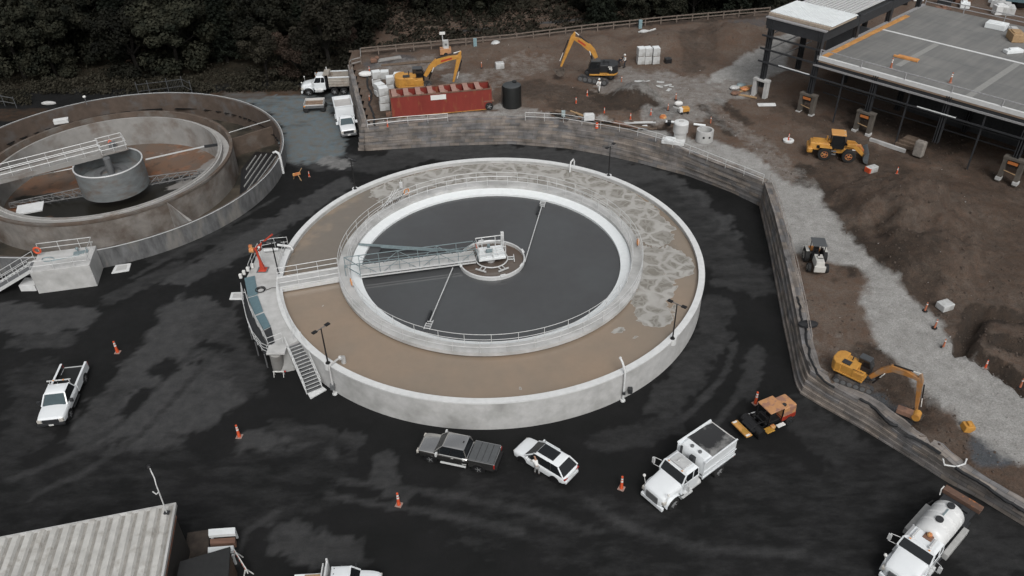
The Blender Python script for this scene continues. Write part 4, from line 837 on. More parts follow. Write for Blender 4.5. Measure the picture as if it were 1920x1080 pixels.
# ---------------------------------------------------------------- vehicles (local x forward, y left, z up)
DPAINT = mat('dark_metallic_paint', (.72,.71,.69), .16, 1., coat=.1, var=.03)
TONN = mat('grey_bed_cover', (.085,.09,.094), .6, var=.1, scale=5)
def wheel(par, x, y, r=.38, w=.26, rimm=None, dual=False, rr=.62):
    s = 1 if y > 0 else -1; W_ = w*(2.1 if dual else 1)
    k = MB(); prof = [(r*.55,-W_/2),(r*.93,-W_/2),(r,-W_/2+.05),(r,W_/2-.05),(r*.93,W_/2),(r*.55,W_/2)]
    n = 24; vs = []; fs = []
    for i in range(n):
        a = 2*pi*i/n; vs += [(x+q[0]*cos(a), y+q[1], r+q[0]*sin(a)) for q in prof]
    m = len(prof)
    for i in range(n):
        for j in range(m): fs.append((i*m+j,((i+1)%n)*m+j,((i+1)%n)*m+(j+1)%m,i*m+(j+1)%m))
    k.add(vs,fs); t = k.build('wheel', RUB, par, smooth=True)
    b = MB(); yo = y+s*(W_/2-.06); rm = rimm or RIM
    b.cyl((x,y-s*W_*.3,r),(x,yo,r),r*rr,n=20,m=1)
    for i in range(5):
        a = 2*pi*i/5; b.beam((x,yo+s*.02,r),(x+r*rr*.95*cos(a),yo+s*.02,r+r*rr*.95*sin(a)),.09*r/.38,.05)
    b.tube([(x+r*rr*cos(2*pi*i/20),yo+s*.015,r+r*rr*sin(2*pi*i/20)) for i in range(20)],.03,5,closed=True); b.cyl((x,yo,r),(x,yo+s*.06,r),r*.17,n=10)
    b.build('rim', [rm,DGREY], t, smooth=True); return t
def ring(x, w, zb, zs, zc, tuck=.88):
    return [(x,-w*tuck,zb),(x,-w,zb+.18*(zs-zb)),(x,-w,zb+.75*(zs-zb)),(x,-w*.965,zs),(x,-w*.62,zs+(zc-zs)*.8),(x,0,zc),(x,w*.62,zs+(zc-zs)*.8),(x,w*.965,zs),(x,w,zb+.75*(zs-zb)),(x,w,zb+.18*(zs-zb)),(x,w*tuck,zb)]
def shell(par, secs, m, name='body', bevel=0):
    e0 = secs[0]; e1 = secs[-1]; secs = [e0,(e0[0]-.04,)+tuple(e0[1:])]+list(secs[1:-1])+[(e1[0]+.03,)+tuple(e1[1:]),e1]
    return MB().loft([ring(*q) for q in secs]).build(name, m, par, smooth=True, sub=1)
def arch(par, x, w, r, m=None, name='wheel_arch'):
    for s in (-1,1):
        b = MB(); n = 12
        vs = [(x+r*cos(pi*i/n),s*(w+.006),.36+r*sin(pi*i/n)) for i in range(n+1)]+[(x+r*cos(pi*i/n),s*(w-.2),.36+r*sin(pi*i/n)) for i in range(n+1)]
        b.add(vs,[tuple(range(n+1))]+[(i,i+1,n+2+i,n+1+i) for i in range(n)]); b.add([(x-r,s*(w+.006),.2),(x+r,s*(w+.006),.2),(x+r,s*(w+.006),.36),(x-r,s*(w+.006),.36)],[(0,1,2,3)])
        b.build(name, m or BLK, par)
def cabin(par, xs, w0, w1, z0, z1, paint, pill=(), glass=None, roofz=.05, ws=True, crown=.03, wglass=None, names=('windscreen','rear_window','side_window'), midp=None):
    """xs = (front base, front top, rear top, rear base); one pane per opening"""
    f0, f1, r1, r0 = xs; glass = glass or GLASS; wglass = wglass or glass
    core = MB(); core.add([(f0-.05,-w0+.04,z0),(f0-.05,w0-.04,z0),(r0+.05,w0-.04,z0),(r0+.05,-w0+.04,z0),(f1-.04,-w1+.04,z1),(f1-.04,w1-.04,z1),(r1+.04,w1-.04,z1),(r1+.04,-w1+.04,z1)],[(0,1,2,3),(4,7,6,5),(0,4,5,1),(1,5,6,2),(2,6,7,3),(3,7,4,0)])
    core.build('cabin_interior', BLK, par)
    def pane(nm, q, g, inset=.0):
        MB().add(q,[(0,1,2,3)]).build(nm, g, par)
    e = .04
    pane(names[0],[(f0,-w0+.1,z0+.02),(f0,w0-.1,z0+.02),(f1,w1-.08,z1-.03),(f1,-w1+.08,z1-.03)],wglass)
    pane(names[1],[(r0,-w0+.1,z0+.05),(r0,w0-.1,z0+.05),(r1,w1-.08,z1-.03),(r1,-w1+.08,z1-.03)],glass)
    br_ = [0]+[p for p in pill]+[1]
    for s in (-1,1):
        for a, c in zip(br_[:-1],br_[1:]):
            g = lambda t, top: ((f1+(r1-f1)*t) if top else (f0+(r0-f0)*t))
            pane(names[2],[(g(a,0)-(.1 if a == 0 else .03),s*w0,z0+.02),(g(c,0)+(.1 if c == 1 else .03),s*w0,z0+.02),(g(c,1)+.03,s*w1,z1-.03),(g(a,1)-.03,s*w1,z1-.03)],glass)
        for t in [0]+list(pill)+[1]:
            MB().beam((f0+(r0-f0)*t,s*(w0-.01),z0),(f1+(r1-f1)*t,s*(w1-.01),z1),.09 if t in (0,1) else .06,.06).build('pillar', paint if t in (0,1) or not midp else midp, par)
    rr = [[(f1+.03,-w1*.96,z1-.02),(f1+.03,w1*.96,z1-.02),(r1-.03,w1*.96,z1-.02),(r1-.03,-w1*.96,z1-.02)],[(f1-.02,-w1-.01,z1+.015),(f1-.02,w1+.01,z1+.015),(r1+.02,w1+.01,z1+.015),(r1+.02,-w1-.01,z1+.015)],[(f1-.12,-w1*.82,z1+roofz+crown),(f1-.12,w1*.82,z1+roofz+crown),(r1+.12,w1*.82,z1+roofz+crown),(r1+.12,-w1*.82,z1+roofz+crown)]]
    return MB().loft(rr).build('roof', paint, par, smooth=True)
def mirror_(par, x, y, z, m, s=(.12,.24,.2)):
    MB().box((x,y,z),s).beam((x,y,z),(x,y*.86,z-.08),.05,.05).build('mirror', m, par, bevel=.02)
def lamp(par, nm, x, y, z, d, m): MB().box((x,y,z),d).build(nm, m, par, bevel=.015)
def place2(pf, pr, side, ht, zf=P):
    """near-side wheel contact pixels -> location and heading of the middle between them, shifted to the centre line"""
    a, b = zf(*pf), zf(*pr); d = a-b; wb = d.length; d.normalize(); left = Vector((-d.y,d.x,0)).normalized(); c = (a+b)/2-left*ht*side
    return (c.x,c.y,c.z), atan2(d.y,d.x), wb
# --- white SUV
loc, rz, wb = place2((981,868),(1041,905),1,.8); h = wb/2
v = thing('parked_suv','white five door car with a black glass roof parked below the tank','car',loc,rz)
shell(v,[(h+.95,.74,.4,.68,.74),(h+.86,.88,.26,.8,.88),(h+.55,.94,.22,.88,.98),(h-.05,.955,.2,.95,1.05),(h-.55,.95,.22,.98,1.06),(0,.95,.22,1.0,1.05),(-h+.2,.95,.22,1.02,1.06),(-h-.4,.94,.26,1.03,1.08),(-h-.72,.9,.32,.98,1.05),(-h-.85,.8,.4,.88,.95)],WPAINT)
cabin(v,(h-.15,h-1.0,-h-.1,-h-.72),.88,.68,1.0,1.58,WPAINT,(.36,.68),midp=BLK,wglass=mat('grey_glass',(.022,.024,.026),.15,var=0,spec=.25))
MB().box((-.3,0,1.672),(1.4,.98,.03)).build('sunroof', GLASS, v, bevel=.01)
for x in (h,-h): arch(v,x,.95,.43); [wheel(v,x,s*.83,.36,.22,DGREY) for s in (1,-1)]
for s in (-1,1):
    lamp(v,'headlight',h+.82,s*.66,.68,(.2,.28,.12),LENS); lamp(v,'tail_light',-h-.8,s*.68,.86,(.14,.34,.1),REDL); mirror_(v,h-.5,s*1.02,1.08,WPAINT)
    MB().beam((-.75,s*.71,1.63),(.55,s*.71,1.63),.04,.04).build('roof_rail', WPAINT, v)
    for x in (.25,-.65): lamp(v,'door_handle',x,s*.965,.88,(.16,.03,.03),GALV)
lamp(v,'rear_bumper',-h-.82,0,.5,(.16,1.5,.2),mat('bumper_white',(.6,.62,.64),.35)); lamp(v,'number_plate',-h-.9,0,.7,(.02,.4,.12),REFL); lamp(v,'grille',h+.9,0,.5,(.06,.9,.18),BLK)
# --- pickups
def pickup(label, pf, pr, side, crew, paint, bedm, tonneau, wglass=None, zf=P, rimm=None, name='pickup_truck', wb=None, group=None):
    loc, rz, wb0 = place2(pf,pr,side,.86,zf); wb = wb or wb0; h = wb/2; v = thing(name,label,'pickup truck',loc,rz,group); w = .99
    cabr = h-(2.85 if crew else 2.3)
    shell(v,[(h+1.0,.84,.5,.98,1.0),(h+.92,.95,.42,1.08,1.12),(h+.3,w,.4,1.12,1.19),(h-.1,w,.38,1.14,1.22),(h-.5,w,.38,1.15,1.21),(cabr,w,.38,1.15,1.2),(cabr-.02,w*.98,.4,1.1,1.1)],paint)
    # bed
    b = MB(); r = -h-1.15
    for s in (-1,1):
        b.box(((cabr-.08+r)/2,s*(w-.045),.84),(cabr-.08-r,.09,.66)); b.box(((cabr-.08+r)/2,s*(w-.08),1.18),(cabr-.08-r,.16,.05))
    b.box(((cabr-.08+r)/2,0,.62),(cabr-.08-r,1.8,.1)); b.box((cabr-.1,0,.9),(.08,1.86,.55)); b.build('bed', paint, v, bevel=.015)
    MB().box(((cabr-.1+r)/2,0,.685),(cabr-.2-r,1.66,.03)).build('bed_floor', bedm, v)
    MB().box((r-.02,0,.88 if tonneau else .62),(.09,1.9,.58 if tonneau else .1)).build('tailgate', paint if tonneau else BLK, v, bevel=.02)
    if not tonneau: MB().box(((cabr-.1+r)/2,.895,.9),(cabr-.2-r,.02,.55)).box(((cabr-.1+r)/2,-.895,.9),(cabr-.2-r,.02,.55)).box((cabr-.16,0,.9),(.03,1.7,.56)).build('bed_liner', BLK, v)
    if tonneau:
        MB().box(((cabr-.1+r)/2,0,1.23),(cabr-.1-r,1.78,.05)).build('bed_cover', TONN, v, bevel=.02)
        tmp = MB(); [tmp.box((cabr-.2-k*(cabr-.2-r)/4,0,1.258),(.03,1.7,.01)) for k in range(1,4)]; tmp.build('cover_seam', BLK, v)
    cabin(v,(h-.3,h-.95,cabr+.3,cabr+.04),.9,.72,1.16,1.78,paint,(.48,) if crew else (),wglass=wglass,midp=BLK)
    for x in (h,-h): arch(v,x,w,.5); [wheel(v,x,s*.86,.41,.27,rimm) for s in (1,-1)]
    lamp(v,'front_bumper',h+1.02,0,.58,(.16,1.9,.22),DGREY if paint is not DPAINT else BLK); lamp(v,'rear_bumper',r-.12,0,.55,(.16,1.8,.2),GALV if paint is not DPAINT else BLK)
    lamp(v,'grille',h+1.0,0,.83,(.08,1.15,.3),DGREY); lamp(v,'number_plate',h+1.11,0,.56,(.02,.34,.14),REFL)
    for s in (-1,1):
        lamp(v,'headlight',h+.96,s*.76,.86,(.16,.3,.26),LENS); lamp(v,'tail_light',r-.03,s*.93,.95,(.1,.12,.36),REDL); mirror_(v,h-.6,s*1.14,1.28,DGREY if paint is not DPAINT else GALV,(.14,.26,.3))
        MB().beam((h-.8,s*.97,.36),(cabr+.1,s*.97,.36),.14,.06).build('running_board', GALV if crew else DGREY, v)
        for x in ((h-1.75,h-2.6) if crew else (h-1.6,)): lamp(v,'door_handle',x,s*1.0,1.0,(.18,.03,.04),GALV)
    lamp(v,'roof_marker',cabr+.5,0,1.865,(.1,.2,.03),WPAINT if not crew else BLK)
    return v, h, cabr
v1, h1, c1_ = pickup('dark grey four door pickup truck with a black bed cover parked below the tank',(808,866),(898,885),1,True,DPAINT,PLAST,True)
v2, h2, c2_ = _v2 = pickup('white two door pickup truck with an open dark bed on the left of the yard',(131,786),(160,716),1,False,WPAINT,PLAST,False,wglass=GLASSB,wb=3.9)
MB().beam((c2_+.1,-.85,1.95),(c2_+.1,.85,1.95),.08,.06).beam((c2_+.1,-.7,1.2),(c2_+.1,-.7,1.95),.05,.05).beam((c2_+.1,.7,1.2),(c2_+.1,.7,1.95),.05,.05).build('headache_rack', GALV, v2)
for y in (-.35,.35): lamp(v2,'beacon',c2_+.15,y,2.0,(.08,.1,.06),AMB)
# --- heavy trucks
def chassis(par, xf, xr, axles, w=.45, zr=.85, track=1.02, r=.5, m=None):
    MB().box(((xf+xr)/2,-w,zr),(xf-xr,.09,.24)).box(((xf+xr)/2,w,zr),(xf-xr,.09,.24)).build('chassis_frame', m or DGREY, par)
    for i, x in enumerate(axles):
        for s in (1,-1): wheel(par,x,s*(track if i == 0 else track-.08),r,.27,RIM,dual=i>0)
        MB().cyl((x,-.9,r),(x,.9,r),.09,n=8).build('axle', BLK, par)
def truckcab(v, xa, paint, w=1.15, wglass=None, zroof=2.75, hoodl=1.75, sleeper=False, slope=.28):
    """xa = front axle x; hood ahead of the axle"""
    xf = xa+1.05; xb = xf-hoodl; cr = xb-1.65
    secs = [(xf,.72,.62,1.15,1.2),(xf-.1,.9,.6,1.36,1.44),(xf-.3,.97,.75,1.48,1.58),(xf-.8,.98,.85,1.6,1.7),(xb,1.02,.95,1.78,1.86),(xb-.1,1.04,.8,1.8,1.88)]
    shell(v,secs,paint,'hood')
    for s in (-1,1):
        n = 12; b = MB(); prof = [(xa+.72*cos(pi*i/n*1.02),.52+.72*sin(pi*i/n*1.02)) for i in range(n+1)]; vs = [(q[0],s*(w+.0),q[1]) for q in prof]+[(q[0],s*.6,q[1]+.12) for q in prof]
        b.add(vs,[(i,i+1,n+2+i,n+1+i) for i in range(n)]); b.add([(q[0],s*(w-.03),q[1]-.05) for q in prof]+[(q[0],s*.6,q[1]+.06) for q in prof],[(i,n+1+i,n+2+i,i+1) for i in range(n)])
        b.add([(q[0],s*w,q[1]) for q in prof]+[(q[0],s*(w-.03),q[1]-.05) for q in prof],[(i,i+1,n+2+i,n+1+i) for i in range(n)])
        b.build('fender', paint, v, smooth=True); lamp(v,'headlight',xf-.22,s*.86,1.05,(.3,.32,.26),LENS)
    MB().box((xf+.02,0,1.02),(.06,1.05,.62)).build('grille', MGREY, v, bevel=.02)
    MB().box((xf-.08,0,.5),(.22,2.0,.32),0).build('front_bumper', paint if paint is WPAINT else GALV, v, bevel=.05)
    MB().box(((xb+cr)/2,0,1.35),(xb-cr,w*1.9,1.05)).build('cab_body', paint, v, bevel=.05)
    cabin(v,(xb,xb-slope-.1,cr+.05,cr),w*.93,w*.86,1.85,zroof-.12,paint,(.62,),wglass=wglass,roofz=.1,crown=.06)
    for s in (-1,1):
        MB().box((xb-.55,s*(w+.0),.62),(1.0,.16,.1)).box((xb-.55,s*(w+.02),.95),(.8,.14,.06)).build('cab_step', GALV, v)
        b = MB(); b.tube([(xb-.2,s*w*.95,2.35),(xb+.05,s*(w+.45),2.45),(xb+.05,s*(w+.45),1.75),(xb-.1,s*w*.95,1.7)],.02,5); b.box((xb+.05,s*(w+.45),2.1),(.1,.22,.5)); b.build('mirror', GALV, v)
        b = MB(); b.cyl((xf-.35,s*.98,1.25),(xf-.3,s*1.12,1.95),.015,n=5); b.ball((xf-.3,s*1.12,2.0),.11); b.build('hood_mirror', REFL, v)
        lamp(v,'marker_light',xb-.35,s*.6,zroof+.06,(.08,.12,.05),AMB); lamp(v,'door_handle',cr+.3,s*(w*.955),1.55,(.16,.03,.05),GALV)
    return xf, xb, cr
def placeT(pf, pr, side, ht, zf=P): return place2(pf,pr,side,ht,zf)
# white dump truck with wedge box
loc, rz, wb = placeT((1262,954),(1345,892),1,1.1); h = wb/2
v = thing('dump_truck','white dump truck with a sooty load cover, parked right of the white car','truck',loc,rz)
chassis(v,h+.9,-h-1.2,(h,-h)); xf,xb,cr = truckcab(v,h,WPAINT,zroof=2.6)
MB().box((cr+.75,0,2.72),(.9,1.2,.12)).box((cr+.8,-.1,2.82),(.4,.14,.1)).build('roof_hatch', mat('dusty_roof_panel',(.45,.46,.46),.6), v, bevel=.03)
x0 = cr-.25; x1 = -h-1.45; o_ = MB()
prof = [(-1.05,1.25),(-1.25,1.6),(-1.25,2.45),(-1.12,2.72),(1.12,2.72),(1.25,2.45),(1.25,1.6),(1.05,1.25)]
b = MB(); th = .05
for s in (-1,1):
    b.prism([(x0,s*1.25),(x1,s*1.2),(x1,s*1.12),(x0,s*1.17)],1.2,2.85); b.beam((x0,s*1.25,2.87),(x1,s*1.2,2.87),.12,.1); b.beam((x0,s*1.27,1.95),(x1,s*1.27,1.95),.05,.1); b.beam((x0,s*1.27,1.4),(x1,s*1.27,1.4),.05,.16)
b.build('dump_body', WPAINT, v, bevel=.02)
MB().box(((x0+x1)/2,0,1.55),(x0-x1,2.3,.1)).build('body_floor', DGREY, v)
MB().loft([[(x0-.02,-1.24,1.3),(x0-.02,1.24,1.3),(x0-.9,1.24,1.3),(x0-.9,-1.24,1.3)],[(x0-.02,-1.24,2.5),(x0-.02,1.24,2.5),(x0-.9,1.24,2.78),(x0-.9,-1.24,2.78)],[(x0-.25,-.95,2.85),(x0-.25,.95,2.85),(x0-.85,.95,2.9),(x0-.85,-.95,2.9)]]).build('cab_shield', WPAINT, v, smooth=True)
for y in (-.35,.35): MB().cyl((x0-.5,y,2.86),(x0-.5,y,2.98),.13,n=12).build('hatch_cap', MGREY, v)
TARP = mat('sooty_grey_cover',(.26,.26,.255),.8,var=.15,scale=1.2,col2=(.025,.026,.028),mixs=.45,mixlo=.38,mixhi=.5)
MB().loft([[(x0-.88,-1.16,2.86),(x0-.88,0,2.9),(x0-.88,1.16,2.86)],[(x0-1.8,-1.16,2.8),(x0-1.8,0,2.6),(x0-1.8,1.16,2.8)],[(x1+.6,-1.1,2.8),(x1+.6,0,2.62),(x1+.6,1.1,2.8)],[(x1-.02,-1.0,2.72),(x1-.02,0,2.7),(x1-.02,1.0,2.72)]],closed=False,cap=False).build('load_cover', TARP, v, smooth=True)
MB().box((x1-.02,0,1.98),(.1,2.35,1.5)).build('tailgate', WDIRT, v, bevel=.03)
MB().box((cr-.05,.3,2.1),(.25,.4,1.6)).cyl((cr-.1,-.75,.9),(cr-.1,-.75,3.0),.09,n=10).build('exhaust_stack', DGREY, v)
for s in (-1,1): MB().cyl((h-1.5,s*.82,.75),(h-2.7,s*.82,.75),.3,n=14).build('fuel_tank', GALV, v, smooth=True); lamp(v,'tail_light',x1-.08,s*1.0,1.0,(.06,.3,.12),REDL); MB().box((-h,s*1.0,1.12),(1.2,.6,.05)).build('mudguard', DGREY, v)
# tank truck in the corner
a = P(1685,1065,0); c = P(1800,925,0); d = (c-a).normalized(); fr = P(1648,1100,0)
rz = atan2((P(1672,1066,1.2)-P(1790,930,1.2)).y,(P(1672,1066,1.2)-P(1790,930,1.2)).x); base = P(1722,1045,0)
v = thing('tank_truck','white spray truck carrying a ribbed white plastic tank in the bottom right corner','truck',base[:],rz)
xa = 2.35; chassis(v,3.2,-3.9,(xa,-2.6,),track=1.05); xf,xb,cr = truckcab(v,xa,WPAINT,zroof=2.55,hoodl=1.7)
for y in (-.55,.55): MB().beam((cr+.3,y,2.72),(cr+1.2,y,2.72),.1,.05).ball((cr+1.15,y,2.74),.1).build('air_horn', GALV, v)
MB().box((-1.7,0,1.1),(4.6,2.35,.14)).build('truck_deck', DGREY, v)
TK = mat('white_plastic_tank',(.66,.67,.67),.35,var=.04,coat=.2); rings = []; n = 26
for x, r in ((.0,.5),(-.05,.75),(-.2,.92),(-.4,.99),(-.85,1.0),(-.93,.9),(-1.0,.9),(-1.08,1.0),(-1.65,1.01),(-1.73,.91),(-1.8,.91),(-1.88,1.01),(-2.45,1.0),(-2.53,.9),(-2.6,.9),(-2.68,1.0),(-3.05,.98),(-3.2,.88),(-3.28,.65)):
    rings.append([(x+.25,r*cos(2*pi*i/n),2.1+r*.93*sin(2*pi*i/n)) for i in range(n)])
MB().loft(rings).build('tank', TK, v, smooth=True)
for x in (-.95,-2.5): MB().cyl((x,0,3.0),(x,0,3.12),.24,n=18).build('tank_lid', DGREY, v)
MB().box((-1.75,0,3.05),(.7,.1,.04)).build('strap_plate', TEAL, v)
for s in (-1,1):
    MB().box((-1.5,s*1.25,1.35),(2.9,.35,.5)).build('toolbox', mat('aluminium_box',(.42,.42,.41),.5,.2), v, bevel=.03)
MB().box((.45,.1,2.1),(.5,.55,1.1)).build('pump_unit', RUST, v, bevel=.04); MB().ball((.35,.1,2.75),.17).build('filler_cap', ORG, v)
MB().box((-4.0,0,1.3),(1.7,2.1,.12)).box((-3.7,0,1.5),(.5,1.6,.35)).box((-4.4,.5,1.45),(.4,.5,.3)).build('rear_deck', DGREY, v); MB().box((-5.2,0,1.45),(.55,2.5,.35)).build('spray_bar', mat('rusty_bar',(.12,.07,.05),.8,col2=(.45,.15,.04),mixs=1.3,mixlo=.55,mixhi=.65), v, bevel=.03)
MB().tube([(-4.5,-1.2,1.4),(-4.5,-1.25,1.9),(-4.9,-1.25,1.9)],.04,6).build('hose_rail', REFL, v); MB().tube([(-3.6,-1.25,1.5),(-3.0,-1.4,1.4),(-2.6,-1.3,1.3)],.05,6).build('side_hose', BLK, v)
# silver dump truck facing left, back left of the yard
def tandem(label, pf, pr, side, name='dump_truck'):
    loc, rz, wb = placeT(pf,pr,side,1.1); h = wb/2
    v = thing(name,label,'truck',loc,rz); chassis(v,h+.9,-h-1.3,(h,-h+.65,-h-.65)); xf,xb,cr = truckcab(v,h,WPAINT,zroof=2.7,hoodl=1.9)
    x0 = cr-.55; x1 = -h-1.9; AL = mat('dusty_aluminium_body',(.4,.37,.33),.5,.2,var=.15,scale=1.2,col2=(.26,.2,.15),mixs=.8,mixlo=.5,mixhi=.7)
    for s in (-1,1):
        b = MB(); b.box(((x0+x1)/2,s*1.2,1.95),(x0-x1,.08,1.3)); b.box(((x0+x1)/2,s*1.26,1.75),(x0-x1,.06,.1)); b.box(((x0+x1)/2,s*1.26,2.15),(x0-x1,.06,.08))
        b.build('side_panel', AL, v, bevel=.02)
        MB().box(((x0+x1)/2,s*1.2,2.66),(x0-x1,.2,.14)).build('top_rail', WPAINT, v, bevel=.02)
    MB().box(((x0+x1)/2,0,1.35),(x0-x1,2.35,.1)).build('body_floor', mat('dirt_load',(.12,.085,.06),.95,var=.2), v)
    MB().box((x0,0,2.1),(.1,2.45,1.7)).box((x0+.35,0,2.98),(.8,2.3,.08)).build('headboard', AL, v); MB().box((x1,0,2.05),(.1,2.45,1.5)).build('tailgate', AL, v)
    MB().box((cr-.15,0,1.8),(.25,1.9,1.5)).build('rear_cab_guard', BLK, v); MB().cyl((cr-.1,-.9,1),(cr-.1,-.9,3.4),.08,n=10).build('exhaust_stack', GALV, v)
    for s in (-1,1): MB().cyl((h-1.0,s*.95,.8),(h-2.1,s*.95,.8),.32,n=14).build('fuel_tank', GALV, v, smooth=True); lamp(v,'tail_light',x1-.07,s*1.05,1.3,(.05,.1,.3),REDL)
    return v
tandem('white dump truck with an open silver body facing left near the trees',(580,180),(637,178),1)
# white cab-chassis truck with dump box facing the camera
a = P(657,272,0); hd = (P(661,262,1.)-P(644,196,1.)); rz = atan2(hd.y,hd.x); base = P(651,241,0)
v = thing('box_dump_truck','white pickup cab truck with a tall white dump box nosed toward the tank','truck',(base.x,base.y,0),rz); h = 2.2; w = 1.0
shell(v,[(h+1.0,.84,.5,1.15,1.18),(h+.92,.97,.45,1.25,1.3),(h+.3,1.0,.42,1.3,1.38),(h-.6,1.0,.42,1.34,1.42),(h-2.0,1.0,.42,1.34,1.4),(h-2.05,.98,.45,1.3,1.3)],WPAINT)
cabin(v,(h-.35,h-1.0,h-1.85,h-2.0),.92,.76,1.36,2.0,WPAINT,(),wglass=GLASSB)
for x in (h,-h): [wheel(v,x,s*.9,.42,.27,RIM,dual=x<0) for s in (1,-1)]
arch(v,h,1.0,.52); chassis(v,h,-h-1.6,())
lamp(v,'front_bumper',h+1.02,0,.6,(.16,1.95,.24),MGREY); lamp(v,'grille',h+1.0,0,.95,(.08,1.3,.36),DGREY); lamp(v,'number_plate',h+1.11,0,.6,(.02,.34,.15),REFL)
for s in (-1,1): lamp(v,'headlight',h+.95,s*.8,.98,(.18,.26,.3),LENS); mirror_(v,h-.8,s*1.22,1.5,WPAINT,(.14,.3,.36)); MB().box((-h+.2,s*1.05,1.0),(1.5,.5,.06)).build('rear_fender', WPAINT, v, bevel=.02); MB().box((h-2.35,s*.98,1.1),(.45,.35,.7)).build('side_box', WPAINT, v, bevel=.06)
x0 = h-2.75; x1 = -h-1.75; b = MB(); t = .07
b.box((x0,0,2.05),(t,2.3,1.6)); b.box((x1,0,2.05),(t,2.3,1.6))
for s in (-1,1): b.box(((x0+x1)/2,s*1.15,2.05),(x0-x1,t,1.6)); b.box(((x0+x1)/2,s*1.15,2.88),(x0-x1+.1,.16,.1))
b.box((x0,0,2.88),(.18,2.4,.1)); b.box((x1,0,2.88),(.14,2.4,.1)); b.build('dump_box', WPAINT, v, bevel=.02)
MB().box(((x0+x1)/2,0,2.45),(x0-x1-.1,2.2,.05)).build('mesh_tarp', mat('grey_mesh_tarp',(.42,.41,.4),.85,var=.08,scale=2), v)
# small trailer
q = P(592,206,0); v = thing('utility_trailer','small dusty flat utility trailer standing between the two white dump trucks','trailer',q[:],radians(4))
MB().box((0,0,.75),(2.2,1.5,.1)).box((0,.72,.98),(2.2,.05,.4)).box((1.07,0,.98),(.05,1.5,.4)).box((-1.07,0,.98),(.05,1.5,.4)).build('bed', WDIRT, v, bevel=.01)
MB().box((0,.2,.84),(2.0,.95,.1)).build('dirt_load', mat('dry_dirt',(.2,.14,.1),.95,var=.3), v); MB().box((0,-.77,.72),(2.2,.06,.3)).build('tailboard', MGREY, v)
for x in (-1.15,1.15): wheel(v,x*.82,-.62,.36,.22,DGREY); wheel(v,x*.82,.62,.36,.22,DGREY)
v.scale = (1.2,1.25,1.15); lamp(v,'side_marker',-1.05,-.82,.85,(.2,.04,.14),AMB); MB().beam((1.1,0,.6),(2.2,.0,.5),.08,.08).build('drawbar', BLK, v)
# white truck cut by the bottom edge
q = P(636,1117,0); v = thing('white_van_truck','white truck roof and bonnet only just rising into the bottom edge of the picture','truck',q[:],radians(2)); h = 2.0; w = 1.0
shell(v,[(h+1.2,.72,.5,1.1,1.12),(h+1.05,.9,.45,1.25,1.3),(h+.3,1.0,.42,1.34,1.42),(h-.5,1.0,.42,1.4,1.48),(h-2.5,1.0,.42,1.4,1.44)],WPAINT)
cabin(v,(h-.35,h-.95,h-2.3,h-2.45),.93,.78,1.4,2.05,WPAINT,(.5,))
for x in (h,-h): [wheel(v,x,s*.88,.42,.27,RIM) for s in (1,-1)]
arch(v,h,1.0,.5); MB().box((-1.9,0,.9),(2.6,2.0,.5)).build('bed', WPAINT, v, bevel=.03)
MB().box((-.62,.2,1.9),(.14,1.7,1.2)).box((-.95,.2,1.75),(.1,1.6,.9)).beam((-.62,.95,1.2),(-.62,.95,2.7),.12,.12).build('headache_rack', GALV, v, bevel=.01)
MB().box((-1.6,0,1.2),(1.6,1.7,.12)).build('timber_load', WOODL, v, bevel=.01)
for k in range(4): lamp(v,'roof_marker',-.1,-.6+.4*k,2.13,(.07,.07,.04),DGREY)
for s in (-1,1): lamp(v,'headlight',h+1.1,s*.74,.9,(.14,.28,.24),LENS); mirror_(v,h-.7,s*1.15,1.55,DGREY)
v2.scale = (1.06,1.06,1.06)
v.scale = (.86,.95,.95)
# ---------------------------------------------------------------- tracked and wheeled machines
def onplane(px, py, B, h):
    d = Vector(_ray(px,py)); O = Vector((0,0,CH)); n = Vector((-h.y,h.x,0)); B = Vector(B); t = n.dot(B-O)/n.dot(d); q = O+d*t
    return ((q-B).dot(h), 0, q.z-B.z)
def tracks(v, L, gauge, w, r, rz, m=None):
    for s in (-1,1):
        b = MB().at((0,0,0),rz); n = 8; prof = [(L/2+r*cos(a),r+r*sin(a)) for a in [(-pi/2+pi*i/n) for i in range(n+1)]]+[(-L/2+r*cos(a),r+r*sin(a)) for a in [(pi/2+pi*i/n) for i in range(n+1)]]
        b.side(prof, s*gauge/2-w/2, s*gauge/2+w/2)
        k = int((L)/.22)
        for i in range(k): b.box((-L/2+i*L/k,s*gauge/2,2*r+.015),(.06,w+.03,.05)); b.box((-L/2+i*L/k,s*gauge/2,.0),(.06,w+.03,.05))
        t = b.build('track', mat('muddy_track',(.04,.04,.042),.8,var=.3,scale=5,col2=(.1,.085,.075),mixs=2), v)
        c = MB().at((0,0,0),rz)
        for i in range(6): x = -L/2+L*i/5; c.cyl((x,s*(gauge/2-w/2-.03),r),(x,s*(gauge/2+w/2+.03),r),r*.62,n=12)
        c.build('rollers', MGREY, t)
    MB().at((0,0,0),rz).box((0,0,r*1.3),(L*.55,gauge-w,r*1.0)).cyl((0,0,r*1.6),(0,0,r*2.6),gauge*.3,n=20).build('undercarriage', DGREY, v)
